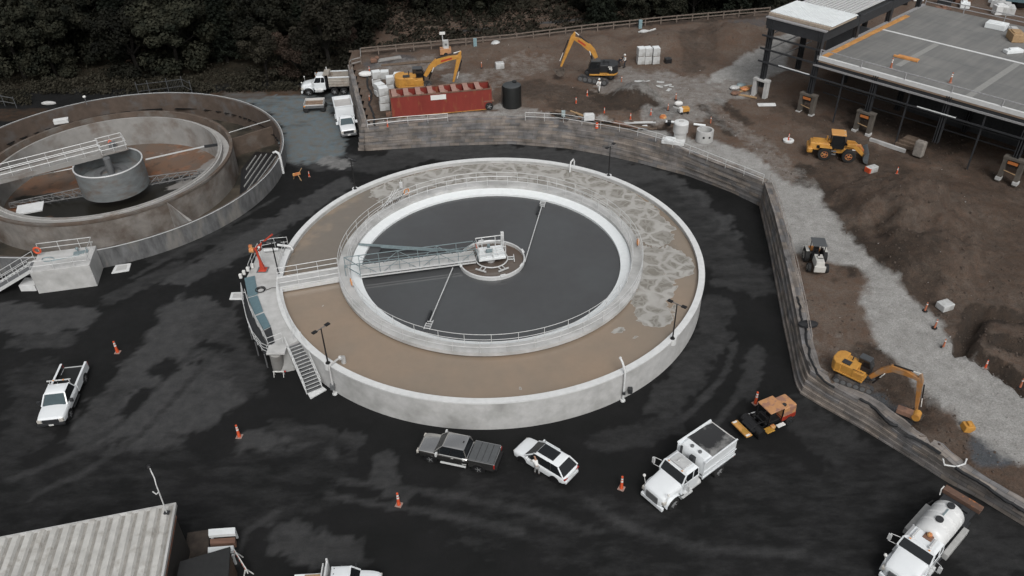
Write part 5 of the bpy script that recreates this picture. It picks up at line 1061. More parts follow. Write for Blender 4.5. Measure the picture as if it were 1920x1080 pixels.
def armseg(name, pts, ws, wid, m, v, rz):
    """plate-like arm through points (x,z) with depths ws"""
    b = MB().at((0,0,0),rz); rings = []
    k = len(pts)
    for i in range(k):
        p = Vector((pts[i][0],pts[i][2])); a = Vector((pts[max(0,i-1)][0],pts[max(0,i-1)][2])); c = Vector((pts[min(k-1,i+1)][0],pts[min(k-1,i+1)][2])); d = (c-a).normalized(); n = Vector((-d.y,d.x))*ws[i]/2
        rings.append([(p.x+n.x,-wid/2,p.y+n.y),(p.x+n.x,wid/2,p.y+n.y),(p.x-n.x,wid/2,p.y-n.y),(p.x-n.x,-wid/2,p.y-n.y)])
    return b.loft(rings).build(name, m, v, bevel=.02)
def mid3(pts, x): return pts
def ram(v, a, c, rz, r=.07, frac=.6, y=.0):
    a = Vector((a[0],y,a[2])); c = Vector((c[0],y,c[2])); q = a.lerp(c,frac)
    b = MB().at((0,0,0),rz).cyl(a,q,r,n=8).build('hydraulic_ram', BLK, v); MB().at((0,0,0),rz).cyl(q,c,r*.6,n=8).build('piston_rod', REFL, b)
def bucket(v, x, z, rz, s=1., m=None, flip=1, a=0.):
    b = MB().at((0,0,0),rz); n = 7; prof = [(x+flip*s*(.55*cos(t)-.1), z-.45*s+s*.55*sin(t)) for t in [(-pi*.95+a+pi*1.05*i/n) for i in range(n+1)]]
    out = [(q[0]+(q[0]-x)*.09, q[1]+(q[1]-z+.45*s)*.09) for q in prof]
    b.side(prof+out[::-1], -.55*s,.55*s); 
    for y in (-.55*s,.51*s): b.side(prof,y,y+.04*s)
    for k in range(5): b.box((out[0][0]-.06*s*flip,(-.44+.22*k)*s,out[0][1]+.02),(.16*s,.08*s,.06*s))
    b.build('bucket', m or mat('worn_bucket_steel',(.12,.1,.085),.7,.3,var=.3), v)
def excavator(label, base, hdg, track_rz, joints, size, house, cabm, cabside, trim=YEL, extra=None, ztop=None, wdt=2.7, armm=None, decal=True):
    """joints = pixels of foot, knee, boom tip, stick end in the plane of the boom"""
    hv = Vector((cos(hdg),sin(hdg),0)); v = thing('excavator',label,'excavator',base[:],0); s = size
    tracks(v,3.4*s,2.35*s,.6*s,.42*s,track_rz)
    rz = hdg; zb = 1.1*s; armm = armm or YEL
    B = MB().at((0,0,0),rz)
    prof = [(-2.55*s,-.95*s),(-2.75*s,-.5*s),(-2.75*s,.5*s),(-2.55*s,.95*s),(-2.2*s,1.28*s),(1.0*s,1.28*s),(1.0*s,-1.28*s),(-2.2*s,-1.28*s)]
    MB().at((0,0,0),rz).prism(prof,zb,zb+.22*s).build('deck_frame', trim, v, bevel=.03)
    MB().at((0,0,0),rz).prism([(-1.5*s,-1.25*s),(-2.2*s,-1.25*s),(-2.6*s,-.9*s),(-2.78*s,-.5*s),(-2.78*s,.5*s),(-2.6*s,.9*s),(-2.2*s,1.25*s),(-1.5*s,1.25*s)],zb+.2*s,zb+1.32*s).build('counterweight', house, v, bevel=.12*s,seg=3)
    MB().at((0,0,0),rz).box((-.75*s,-cabside*.15*s,zb+.75*s),(1.6*s,2.1*s,1.05*s)).build('engine_cover', house, v, bevel=.1*s)
    MB().at((0,0,0),rz).box((.35*s,-cabside*.85*s,zb+.62*s),(1.2*s,.8*s,.8*s)).build('side_tank', house if extra != 'dark' else ORG, v, bevel=.06*s)
    MB().at((0,0,0),rz).box((-1.2*s,-.6*s*cabside,zb+1.34*s),(.9*s,.7*s,.1*s)).cyl((-.9*s,.2*s,zb+1.2*s),(-.9*s,.2*s,zb+1.75*s),.07*s,n=8).build('engine_grille', DGREY, v)
    cy = cabside*.8*s; 
    c = MB().at((0,0,0),rz); c.side([(-.35*s,zb+.2*s),(-.4*s,zb+1.9*s),(.85*s,zb+1.9*s),(1.15*s,zb+1.1*s),(1.1*s,zb+.2*s)],cy-.47*s,cy+.47*s); cb = c.build('cab', cabm, v, bevel=.05*s)
    MB().at((0,0,0),rz).box((.22*s,cy,zb+1.93*s),(1.25*s,.9*s,.08*s)).build('cab_roof', mat('cab_roof_grey',(.06,.065,.07),.5,var=.1), cb, bevel=.03)
    for yy in (-1,1): MB().at((0,0,0),rz).add([(x*s,cy+yy*.475*s,zb+z*s) for x,z in ((-.25,1.0),(-.25,1.8),(.78,1.8),(1.0,1.1),(1.0,.95))],[(0,1,2,3,4)]).build('cab_window', GLASS, cb)
    MB().at((0,0,0),rz).add([(.885*s,cy-.38*s,zb+1.82*s),(.885*s,cy+.38*s,zb+1.82*s),(1.165*s,cy+.38*s,zb+1.12*s),(1.165*s,cy-.38*s,zb+1.12*s)],[(0,1,2,3)]).build('windscreen', GLASS, cb)
    J = [onplane(*q,base,hv) for q in joints]; f, k, t, e = J
    f = (f[0],0,max(f[2],zb+.3*s)); km = tuple(f[i]+(k[i]-f[i])*.55 for i in range(3))
    armseg('boom',[f,(km[0]-.12*s,0,km[2]+.1*s),k,tuple((k[i]+t[i])/2+(.12*s if i==2 else 0) for i in range(3)),t],[.45*s,.62*s,.8*s,.6*s,.35*s],.42*s,armm,v,rz)
    d = Vector((t[0]-e[0],0,t[2]-e[2])).normalized(); tt = (t[0]+d.x*.75*s,0,t[2]+d.z*.75*s)
    armseg('stick',[tt,t,tuple(t[i]+(e[i]-t[i])*.25 for i in range(3)),e],[.2*s,.6*s,.5*s,.24*s],.34*s,armm,v,rz)
    if decal:
        for yy in (-1,1): MB().at((0,0,0),rz).beam((k[0]+(t[0]-k[0])*.2,yy*.215*s,k[2]+(t[2]-k[2])*.2),(k[0]+(t[0]-k[0])*.68,yy*.215*s,k[2]+(t[2]-k[2])*.68+.08),.02,.22*s).build('red_decal', RED, v)
    for yy in (-.42,.42): ram(v,(f[0]+.5*s,0,f[2]-.35*s),(km[0]+.35*s,0,km[2]+.25*s),rz,.09*s,.6,yy*s)
    ram(v,(k[0],0,k[2]+.45*s),tt,rz,.08*s,.72); q = tuple(t[i]+(e[i]-t[i])*.12 for i in range(3)); nx = Vector((-(e[2]-t[2]),0,e[0]-t[0])).normalized()*(.42*s); nx = nx if nx.x > 0 else -nx
    q2 = tuple(t[i]+(e[i]-t[i])*.85 for i in range(3)); ram(v,(q[0]+nx.x,0,q[2]+nx.z),(q2[0]+nx.x,0,q2[2]+nx.z),rz,.07*s,.6)
    bucket(v,e[0],e[2]-.1*s,rz,s*1.05,flip=-1)
    for yy in (-1,1): MB().at((0,0,0),rz).beam((-.3*s,yy*1.2*s,zb+1.3*s),(.9*s,yy*1.2*s,zb+1.3*s),.03,.03).build('grab_rail', BLK, v)
    return v, J
DHOUSE = mat('black_engine_cover',(.018,.019,.021),.4,var=.2,scale=3)
e1, J1 = excavator('yellow excavator with a yellow rear body digging behind the long red container', T(782,172), radians(4), radians(8), [(797,142),(818,116),(861,106),(850,153)], .98, YEL, BLK, 1)
e2, J2 = excavator('yellow armed excavator with a black body, reaching left beside the dirt mound', T(1118,150), radians(176), radians(-28), [(1118,108),(1104,88),(1074,70),(1052,124)], 1.0, DHOUSE, BLK, 1, extra='dark')
b = MB().at((0,0,0),radians(176)); b.add([(-2.0,1.285,1.95),(-1.55,1.285,1.95),(-1.55,1.285,2.03),(-2.0,1.285,2.03)],[(0,1,2,3)]); b.box((-1.85,1.285,2.05),(.12,.02,.5)); b.box((-1.65,1.285,2.28),(.5,.02,.1)); b.box((-1.7,1.285,2.08),(.36,.02,.09)); b.build('white_emblem', REFL, e2)
gh = T(1706,784)-T(1603,714); e3, J3 = excavator('yellow excavator with a dark grey cab digging beside the gravel track near the wall corner', T(1603,714), atan2(gh.y,gh.x)+.22, radians(-33), [(1632,706),(1674,690),(1726,712),(1718,768)], .7, YEL, DGREY, 1, decal=False, armm=mat('worn_orange_arm',(.38,.17,.045),.6,var=.2,col2=(.3,.2,.13),mixs=1.2))
tag(MB().at(T(1700,778,0),radians(-35)).box((0,0,.25),(1.5,.6,.4)).cyl((.62,-.35,.3),(.62,.35,.3),.3,n=14,m=1).build('excavator_attachment', [RUST,YEL], bevel=.03), 'rusty plate attachment lying by the bucket of the excavator at the wall corner', 'attachment')
# wheel loader
lp, lr, lwb = place2((1588,304),(1543,299),-1,1.0,T); v = thing('wheel_loader','yellow wheel loader with a black cab driving past the steel building','wheel loader',lp,lr); h = lwb/2
for x in (h,-h): [wheel(v,x,s*1.0,.72,.5,ORG,rr=.5) for s in (1,-1)]
MB().box((-1.35*h-.15,0,1.35),(2.3,1.5,.85),0,tx=.92,ty=.85).build('engine_hood', YEL, v, bevel=.12,seg=3); MB().box((-1.35*h-1.15,0,.95),(.6,2.1,.6)).build('counterweight', YEL, v, bevel=.15,seg=3)
MB().box((-1.3*h-.2,0,1.8),(1.6,1.15,.14)).cyl((-1.2,.0,1.8),(-1.2,0,2.45),.08,n=8).box((-.9,-.3,1.95),(.3,.3,.25)).build('exhaust', YEL, v, bevel=.03)
for s in (-1,1): MB().box((-1.4*h-.15,s*.7,1.35),(.55,.04,.35)).build('side_grille', BLK, v); MB().box((-h,s*1.0,1.52),(1.3,.5,.1)).build('mudguard', YEL, v, bevel=.04); MB().box((-.35,s*.95,.75),(.5,.25,.12)).box((-.35,s*.95,1.1),(.5,.25,.08)).build('step', MGREY, v)
c = MB().side([(-.75,1.25),(-.72,2.85),(.45,2.85),(.62,2.1),(.6,1.25)],-.7,.7).build('cab', GLASS, v, bevel=.06); MB().box((-.13,0,2.92),(1.55,1.5,.16)).build('cab_roof', mat('bright_yellow_roof',(.55,.28,.09),.5,var=.05), c, bevel=.05)
b = MB()
for x, z0, x1, z1 in ((-.74,1.25,-.72,2.85),(.6,1.25,.62,2.1),(.62,2.1,.45,2.85)): [b.beam((x,s*.7,z0),(x1,s*.7,z1),.08,.08) for s in (-1,1)]
b.build('cab_frame', BLK, c)
MB().box((.35,0,.95),(1.4,.8,.6)).box((1.3,0,1.0),(1.0,.9,.55)).build('frame', YEL, v, bevel=.06)
for s in (-1,1): armseg('lift_arm',[(.95,0,1.75),(1.7,0,1.7),(2.5,0,1.05),(3.1,0,.45)],[.35,.42,.4,.25],.16,YEL,v,0).location = (0,s*.45,0)
MB().beam((1.0,0,1.6),(2.3,0,1.65),.14,.22).beam((2.3,0,1.8),(3.0,0,.8),.12,.16).build('tilt_link', ORG, v); ram(v,(.9,0,1.2),(2.1,0,1.25),0,.09,.55,.45); ram(v,(.9,0,1.2),(2.1,0,1.25),0,.09,.55,-.45)
b = MB(); n = 8; prof = [(3.35+.75*cos(t)*.75,.75+.62*sin(t)) for t in [(pi*.55+pi*.95*i/n) for i in range(n+1)]]; out = [(q[0]-.04,q[1]-.03) for q in prof]; b.side(prof+out[::-1],-1.25,1.25); [b.side(prof,y,y+.05) for y in (-1.25,1.2)]; b.build('bucket', mat('bare_grey_steel',(.13,.145,.155),.5,.4,var=.2), v)
for s in (-1,1): lamp(v,'work_light',.5,s*.5,2.98,(.12,.2,.1),LENS)
# white box at the loader
def crate(name, label, cat, p, rz, d, m, parts=(), group=None, z=0, bev=.04):
    o = MB().box((0,0,d[2]/2),d).build(name,m,None,bevel=bev); o.location = (p.x,p.y,p.z+z); o.rotation_euler = (0,0,rz); return tag(o,label,cat,group)
t = crate('concrete_block','pale block with one orange end on the dirt in front of the wheel loader','block',T(1633,322),radians(25),(1.25,.7,.65),FOAMW)
MB().box((-.56,0,.35),(.25,.72,.55)).build('orange_end',CONEM,t,bevel=.02)
# tractor with canopy (box scraper)
lp = T(1526,512); a0 = T(1530,522); a1 = T(1524,470); dd = a0-a1; rz = atan2(dd.y,dd.x)+.1; lp = (a0+a1)/2
v = thing('canopy_tractor','small dusty white tractor with a black canopy and orange bucket beside the right wall','tractor',(lp.x,lp.y,lp.z),rz)
HOOD = mat('dusty_cream_paint',(.5,.49,.46),.5,var=.1,scale=3)
MB().box((1.1,0,1.05),(1.5,.85,.75),0,tx=.92,ty=.85).build('bonnet', HOOD, v, bevel=.06); MB().box((1.9,0,.75),(.2,1.0,.6)).build('front_weight', HOOD, v, bevel=.04)
MB().box((1.15,.05,1.44),(.1,.5,.02)).box((.9,-.2,1.44),(.25,.08,.02)).cyl((.7,0,1.4),(.7,0,1.55),.09,n=10).build('bonnet_vent', BLK, v)
MB().box((.0,0,.6),(2.6,.5,.35)).build('chassis_frame', DGREY, v)
for x, r, w in ((1.2,.42,.3),(-.55,.68,.42)): [wheel(v,x,s*.78,r,w,mat('dusty_rim',(.3,.29,.27),.7),rr=.55) for s in (1,-1)]
MB().box((-.35,0,1.0),(.6,.55,.12)).box((-.62,0,1.3),(.1,.55,.5)).build('seat', BLK, v, bevel=.04); MB().cyl((.2,0,1.1),(.05,0,1.5),.03,n=6).tube([(.03+.02*cos(a),.2*sin(a),1.5+.18*cos(a)) for a in [2*pi*i/12 for i in range(12)]],.02,5,closed=True).build('steering_wheel', BLK, v)
for x in (-.8,.35):
    for s in (-1,1): MB().beam((x,s*.5,.9),(x,s*.5,2.25),.06,.06).build('canopy_post', BLK, v)
MB().box((-.22,0,2.3),(1.45,1.25,.08)).build('canopy', mat('canopy_grey',(.075,.08,.085),.5,var=.08), v, bevel=.03)
[MB().box((-.55,s*.8,1.35),(.9,.3,.08)).build('rear_fender', HOOD, v, bevel=.03) for s in (-1,1)]
b = MB(); b.box((-1.85,0,.45),(.08,1.7,.7)); [b.box((-1.5,s*.85,.45),(.75,.06,.7)) for s in (-1,1)]; b.beam((-.8,.3,.6),(-1.85,.3,.8),.08,.08); b.beam((-.8,-.3,.6),(-1.85,-.3,.8),.08,.08); b.build('box_scraper', HOOD, v)
MB().ball((-1.4,.1,.75),.42,sc=(1,1.2,.6)).box((-1.45,0,.7),(.7,1.1,.3)).build('orange_load', mat('orange_load',(.55,.22,.05),.7,var=.3,scale=6), v)
# broom sweeper
a0 = P(1395,792); a1 = P(1470,760); dd = a1-a0; rz = atan2(-dd.y,-dd.x); q = P(1432,800)
v = thing('road_sweeper','orange ride on broom sweeper with an open black frame and a yellow topped broom','sweeper',(P(1432,797).x,P(1432,797).y,0),rz)
ORT = mat('faded_orange_top',(.47,.24,.11),.5,var=.12,scale=2.5,col2=(.3,.16,.11),mixs=1.2,mixlo=.48,mixhi=.56)
sidem = RED
MB().box((-1.65,0,1.25),(1.35,1.45,1.05),0,tx=.95,ty=.92).build('engine_hood', [ORT], v, bevel=.1,seg=3); MB().box((-1.65,0,.78),(1.34,1.44,.5)).build('rear_body', mat('red_orange_paint',(.28,.03,.015),.45,var=.1), v, bevel=.05)
MB().cyl((-1.35,.3,1.75),(-1.35,.3,1.86),.16,n=14).build('air_intake', DGREY, v)
MB().box((-.35,0,1.98),(1.45,1.5,.1)).build('canopy', ORT, v, bevel=.05)
for x in (-1.0,.3):
    for s in (-1,1): MB().beam((x,s*.66,.6),(x,s*.66,1.95),.07,.07).build('canopy_post', BLK, v)
MB().box((-.3,0,.62),(1.5,1.1,.3)).box((-.5,0,1.0),(.55,.55,.5)).box((.25,0,1.0),(.25,.8,.6)).build('operator_deck', BLK, v, bevel=.04)
MB().box((1.3,0,.5),(2.2,.16,.18)).box((1.0,.5,.55),(1.7,.1,.1)).box((1.0,-.5,.55),(1.7,.1,.1)).box((1.3,0,.62),(.9,1.3,.12)).build('front_frame', BLK, v)
b = MB().cyl((1.1,-1.05,.42),(1.1,1.05,.42),.42,n=18); b.build('broom_core', BLK, v)
MB().box((2.25,0,.68),(.55,1.75,.12)).box((2.05,.0,.76),(.06,1.5,.05)).build('broom_hood', mat('bright_orange_yellow',(.55,.28,.08),.55,col2=(.36,.2,.04),mixs=2.2), v, bevel=.03)
for s in (-.75,.75): MB().box((2.3,s,.745),(.35,.16,.015)).build('white_marking', REFL, v)
MB().box((.55,1.05,.72),(.75,.55,.1)).build('side_broom_hood', mat('ochre_paint',(.38,.2,.03),.55), v, bevel=.05); MB().box((.15,.98,.8),(.35,.3,.25)).build('orange_motor', ORG, v, bevel=.04)
MB().box((-.7,.95,.55),(.7,.3,.1)).build('side_step', REFL, v, bevel=.02)
for x, y in ((-1.7,.8),(-1.7,-.8),(.1,.75),(.1,-.75)): wheel(v,x,y,.38,.26,DGREY)
MB().tube([(.5,-.6,.9),(1.0,-.85,1.0),(1.5,-.8,.6)],.035,6).tube([(.4,.4,1.0),(1.0,.3,.9),(1.8,.4,.6)],.03,6).build('hoses', BLK, v); MB().beam((.2,-.9,.7),(1.1,-1.0,.7),.05,.05).build('side_arm', GALV, v)
# red container trailer
a = T(741,222); c = T(918,205); dd = (c-a); L = dd.length+.6; rz = atan2(dd.y,dd.x); mid_ = (a+c)/2; nrm = Vector((-dd.y,dd.x,0)).normalized(); q = mid_+nrm*1.2
v = thing('red_container','long red open topped steel container with baffles and one end wheel','container',(q.x,q.y,q.z),rz)
HC = 2.75; hl = L/2; w = 1.22; b = MB()
MB().box((0,-w,HC/2+.05),(2*hl,.08,HC-.2)).build('front_side', REDC, v); MB().box((0,w,HC/2+.05),(2*hl,.08,HC-.2)).build('back_side', REDC, v)
MB().box((-hl,0,HC/2+.05),(.08,2*w,HC-.2)).build('end_wall', RUST, v); MB().box((hl,0,HC/2+.45),(.08,2*w,HC-1.0)).build('end_wall', RUST, v)
b = MB(); [b.box((0,s*w,HC),(2*hl+.1,.16,.12)) for s in (-1,1)]; [b.box((s*hl,0,HC),(.16,2*w,.12)) for s in (-1,1)]; b.build('top_rim', RUST, v)
PINK = mat('dusty_pink_steel',(.33,.2,.165),.75,var=.15,scale=3)
for k in range(8):
    x = -hl+.55+k*(2*hl-.6)/8*1.0
    MB().add([(x-.35,-w+.05,HC-.01),(x-.35,w-.05,HC-.01),(x+.75,w-.05,HC-.75),(x+.75,-w+.05,HC-.75)],[(0,1,2,3)]).box((x-.05,0,HC+.02),(.62,2*w-.06,.07)).build('baffle_plate', PINK, v)
MB().box((0,0,.3),(2*hl-.2,2*w-.2,.1)).build('floor_plate', RUST, v); MB().box((-.4,-w-.055,2.25),(1.9,.03,.62)).build('white_sign', REFL, v)
MB().box((-hl-.35,-.6,.35),(.8,.7,.5)).build('end_skid', RUST, v, bevel=.03); MB().box((-.1,-w-.05,.12),(2*hl-1.2,.05,.08)).build('bottom_rail', mat('ochre_rust',(.4,.19,.05),.8,var=.4,scale=3), v)
for s in (-1,1): wheel(v,hl-.35,s*(w+.12),.5,.28,RIM)
MB().box((hl-.35,0,1.15),(1.3,2*w+.1,.15)).build('wheel_guard', RUST, v)
# black tank
q = T(960,198); v = thing('black_water_tank','black upright plastic water tank standing right of the red container','tank',q[:]); n = 32
MB().lathe([(0.01,0),(1.2,0),(1.22,.1),(1.2,.2),(1.2,2.6),(1.15,2.75),(.6,2.92),(.01,2.98)],n=n,closedprof=False).build('tank_shell', PLAST, v, smooth=True)
MB().lathe([(0.01,2.99),(.5,2.97),(1.1,2.79),(1.16,2.74)],n=n,closedprof=False).build('tank_top', mat('dusty_dark_lid',(.045,.05,.053),.7,var=.15), v, smooth=True)
MB().cyl((.35,.3,2.9),(.35,.3,3.15),.28,n=16).build('filler_cap', PLAST, v); MB().tube([(-1.21,-.2,.3),(-1.3,-.2,1.5),(-1.21,-.2,2.7)],.03,5).build('level_tube', DGREY, v)
# wrapped white blocks
bi = [0]
def tote(label, px, py, rz=.15, d=(1.15,1.0,1.1), n=1, grp='wrapped white bales'):
    q = T(px,py)
    o0 = None
    for k in range(n):
        o = MB().box((0,0,d[2]/2),(d[0],d[1],d[2]-.08)).box((0,0,.02),(d[0]*.96,d[1]*.96,.1),1).build('wrapped_bale',[FOAMW,WOOD],None,bevel=.07,seg=3); o.location = (q.x+.06*R.uniform(-1,1),q.y,q.z+k*d[2]); o.rotation_euler = (0,0,rz+R.uniform(-.12,.12)+k*.05)
        pos = '' if n == 1 else (', topmost of its stack' if k == n-1 else ', at the bottom of its stack' if k == 0 else ', middle of its stack')
        tag(o,label+pos,'bale',grp)
        MB().box((0,0,d[2]-.02),(d[0]*.9,d[1]*.88,.03)).build('top_sheet', WHT, o, bevel=.01)
tote('white bale left of the container end',722,205,.2,(1.25,1.1,1.0),3)
tote('white bale by the wall, left of the tall stack',713,178,.5,(1.2,1.1,.8),2)
tote('white bale below the excavator counterweight',734,170,.1,(1.05,.95,1.0),2)
tote('white bale behind the loose pile by the wall',707,160,.15,(1.15,1.0,1.0),2)
tote('white bale at the very back of the bale yard',722,147,.1,(1.15,1.0,1.1),1)
tote('white bale right behind the yellow excavator',747,150,.1,(1.1,1.0,1.0),1)
tote('white bale just left of the yellow counterweight',752,160,.3,(.9,.9,.8),1)
for (px,n,lab) in ((1201,2,'grey bale, left row by the far dirt'),(1213,2,'grey bale, middle row by the far dirt'),(1228,2,'grey bale, right row by the far dirt')): tote(lab,px,119-(px-1201)*.02,.12,(.98,1.1,1.15),n,'bales by the far dirt mound')
crate('dark_crate','small open dark crate on the ground right of the grey bales','crate',T(1252,118),.1,(.9,.8,.7),BLK); 
q = T(686,143); o = MB().ball((0,0,.35),1.,n=10,sc=(1,.7,.35)).build('white_sack_pile',WCLOTH,None,smooth=True); o.location = q; tag(o,'crumpled white sheeting lying on the top left corner of the retaining wall','sheeting')
crate('white_box','single white box lying on the bare dirt between the two big excavators','box',T(937,128),.2,(1.2,.9,.85),FOAMW,bev=.1)
crate('white_box','white box on the dirt right of the gravel track near the orange barrels','box',T(1770,578),.35,(1.15,.95,.6),FOAMW,bev=.06)
o = MB().ball((0,0,.4),.75,n=12,sc=(1,.9,.75)).cyl((0,0,0),(0,0,.35),.7,n=12).build('white_dome',FOAMW,None,smooth=True); o.location = T(930,88); tag(o,'round topped white tank against the rear fence','tank')
for px,py,lab in ((891,88,'pale blue post box against the rear fence near the white dome'),(1200,53,'pale blue post box against the rear fence above the bales')): crate('utility_cabinet',lab,'cabinet',T(px,py),.1,(.5,.45,1.25),mat('pale_blue_paint',(.2,.3,.33),.6),group='pale blue cabinets at the rear fence',bev=.02)
q = T(1212,62); o = MB().tube([(-1.2,0,.15),(-.4,.1,.4),(.4,0,.3),(1.4,.3,.5)],.14,7).ball((-.4,0,.25),.55,sc=(1.3,.7,.5)).build('white_debris',FOAMW,None,smooth=True); o.location = q; tag(o,'tangled white pipe scraps on the far dirt ridge','debris')
# small light tower / compressor by the rear fence
q = T(836,104); v = thing('light_tower','orange and white light tower trailer by the rear fence','light tower',q[:],.1)
MB().box((0,0,.7),(1.6,1.1,.8)).build('engine_box', ORT, v, bevel=.04); MB().box((.1,0,1.65),(.75,.6,1.1)).box((.1,-.31,1.7),(.35,.02,.35),0).build('control_box', FOAMW, v, bevel=.03); MB().box((.1,-.33,1.7),(.3,.02,.3)).build('square_emblem', MGREY, v); MB().cyl((-.3,.2,1.1),(-.3,.2,3.1),.06,n=8).build('mast', GALV, v); MB().box((-.3,.2,3.15),(.8,.3,.35)).build('lamp_head', REFL, v, bevel=.03)
for s in (-1,1): wheel(v,0,s*.6,.3,.18,DGREY)
# manhole rings
def ring_(v, z0, z1, r, t=.16, m=CONC, name='ring', hole=True): MB().lathe([(r-t,z0),(r,z0),(r,z1),(r-t,z1)],n=40).build(name,m,v,smooth=True)
q = T(1274,262); v = thing('manhole_riser','tall stacked pale concrete manhole riser beside the wall railing','concrete pipe',q[:]); ring_(v,0,1.05,.72,name='lower_ring'); ring_(v,1.06,2.1,.86,name='upper_ring'); MB().lathe([(.01,2.1),(.86,2.1),(.82,2.24),(.55,2.3),(.01,2.3)],n=32,closedprof=False).build('cover_slab', CAP, v, smooth=True); MB().cyl((0,0,2.3),(0,0,2.36),.3,n=16).build('lid', CONC, v)
q = T(1320,263); v = thing('manhole_ring','short open pale concrete manhole ring right of the tall riser','concrete pipe',q[:]); ring_(v,0,1.35,.98,.22,name='ring_wall'); MB().lathe([(.01,.05),(.76,.05)],n=24,closedprof=False).build('base_slab', OLDG, v)
for a in (-1.9,-1.2): MB().at((0,0,.75),a).cyl((.93,0,0),(1.0,0,0),.13,n=12).build('pipe_opening', BLK, v)
q = T(1262,268); v = thing('concrete_slab','pale concrete slab with a raised lid lying by the wall railing','slab',q[:],-.35); MB().box((0,0,.2),(2.6,1.1,.4)).build('slab', CAP, v, bevel=.04); MB().box((-.4,.05,.47),(1.1,.9,.14)).build('lid', WHT, v, bevel=.04)
q = T(1262,234); v = thing('white_pipe','white pipe with a black coupling running behind the manhole riser','pipe',q[:],-.25); MB().cyl((-.9,0,.35),(1.0,0,.35),.15,n=10).cyl((2.4,-.1,.35),(3.8,-.1,.3),.14,n=10).build('pipe_run', WHT, v, smooth=True); MB().cyl((-.7,0,.35),(-.25,0,.35),.22,n=12).box((-.5,-.2,.15),(.4,.3,.3)).build('coupling', BLK, v)
# little saw
q = T(1280,212); v = thing('concrete_saw','small orange walk behind saw with white parts on the dirt','saw',q[:],.2); MB().box((.3,0,.5),(.9,.7,.55)).build('engine', YEL, v, bevel=.08); MB().box((-.3,0,.45),(.4,.6,.6)).build('blade_guard', REFL, v, bevel=.05); MB().beam((-.4,0,.6),(-1.3,.1,.95),.05,.05).build('handle', GALV, v)
for x in (-.3,.5): [MB().cyl((x,y-.05,.16),(x,y+.05,.16),.16,n=12).build('wheel', RUB, v) for y in (-.4,.4)]
o = MB().ball((0,0,.3),.55,sc=(1,.55,.6)).build('white_jug',WCLOTH,None,smooth=True); o.location = T(1272,198); tag(o,'white bag lying beside the small orange saw','bag')
o = MB().lathe([(.25,0),(.6,0),(.62,.2),(.3,.26),(.25,.2)],n=20).build('white_ring',CAP,None,smooth=True); o.location = T(1478,265); tag(o,'white tyre shaped ring base at the foot of a barrier post','ring')
# orange drum barrels, delineators and cones
def cone(label, q, kind='cone', z=None, s=.7, lean=0, group='orange traffic markers', m=CONEM):
    v = thing('traffic_cone' if kind == 'cone' else 'traffic_drum' if kind == 'drum' else 'delineator', label, 'traffic cone' if kind != 'drum' else 'traffic drum', q[:], R.uniform(0,1.5), group); v.scale = (s,s,s); v.rotation_euler = (lean,0,v.rotation_euler.z)
    if kind == 'post':
        MB().cyl((0,0,0),(0,0,.1),.33,.3,12).build('base', BLK, v); MB().cyl((0,0,.08),(.05,.02,1.25),.13,.07,10).build('post', m, v, smooth=True); [MB().cyl((.04,.015,z_),(.045,.018,z_+.15),.1,.095,10,cap=False).build('reflective_band', REFL, v) for z_ in (.95,)]
    elif kind == 'drum':
        MB().lathe([(.01,0),(.28,0),(.28,.05),(.25,.1),(.21,.95),(.01,.97)],n=16,closedprof=False).build('drum', m, v, smooth=True); [MB().lathe([(.262-.045*z_,z_),(.262-.045*z_,z_+.13)],n=16,closedprof=False).build('reflective_band', REFL, v) for z_ in (.35,.65)]
    else:
        MB().box((0,0,.03),(.42,.42,.06)).build('base', mat('dirty_cone_base',(.3,.2,.17),.8) if kind == 'cone' else BLK, v, bevel=.01); MB().cyl((0,0,.05),(0,0,1.08),.13,.055,12).cyl((0,0,1.08),(0,0,1.16),.075,n=8).build('cone_body', m, v, smooth=True); [MB().cyl((0,0,z_),(0,0,z_+.14),.13-.07*(z_-.05)+.008,.13-.07*(z_+.09)+.008,12,cap=False).build('reflective_band', REFL, v, smooth=True) for z_ in (.68,.9)]
    return v
for px, py, lab in ((221,661,'by the pickup on the left of the yard'),(449,819,'in the middle of the yard below the stairs'),(748,947,'alone on the dark asphalt near the bottom centre'),(1165,916,'between the white car and the dump truck'),(1416,757,'right behind the broom sweeper')): cone('orange cone with white bands '+lab, P(px,py), s=1.08)
cone('small pale orange cone near the old tank, beside the fallen barrier', P(580,331), s=.6)
DIRTY = mat('muddy_orange',(.38,.13,.07),.8,var=.2)
for px, py, k, lab in ((1734,583,'post','beside the white box at the gravel edge'),(1752,615,'post','second down the gravel edge below the white box'),(1768,652,'post','third down the gravel edge, before the trench'),(1847,690,'cone','fourth down the gravel edge'),(1912,727,'post','at the right border of the picture'),(1681,326,'cone','alone on the dirt right of the wheel loader'),(1478,263,'cone','standing on a white ring by the gravel'),(1119,240,'drum','leaning on the long wall railing'),(1182,224,'cone','at the trench edge, right one'),(1133,213,'cone','at the trench edge, left one'),(1220,216,'cone','small one between the trench and the saw'),(1252,207,'post','on the dirt left of the small saw'),(1267,187,'post','behind the small saw'),(1165,155,'post','right of the black excavator tracks'),(1101,180,'cone','in front of the black excavator, right one'),(1080,194,'cone','in front of the black excavator, left one'),(1332,232,'post','behind the open manhole ring'),(693,135,'cone','on the corner behind the retaining wall'),(693,190,'post','beside the stack of white bales'),(727,238,'cone','at the front edge of the wall corner'),(903,127,'post','left of the single white box')):
    cone('orange marker '+lab, T(px,py), k, m=DIRTY if k == 'post' else CONEM)
o = MB().lathe([(.1,0),(.45,0),(.4,.25),(.1,.3)],n=16).box((0,0,.35),(.5,.3,.12)).build('orange_float',ORG,None,bevel=.02); o.location = T(1243,221); tag(o,'round orange piece beside the trench','float')
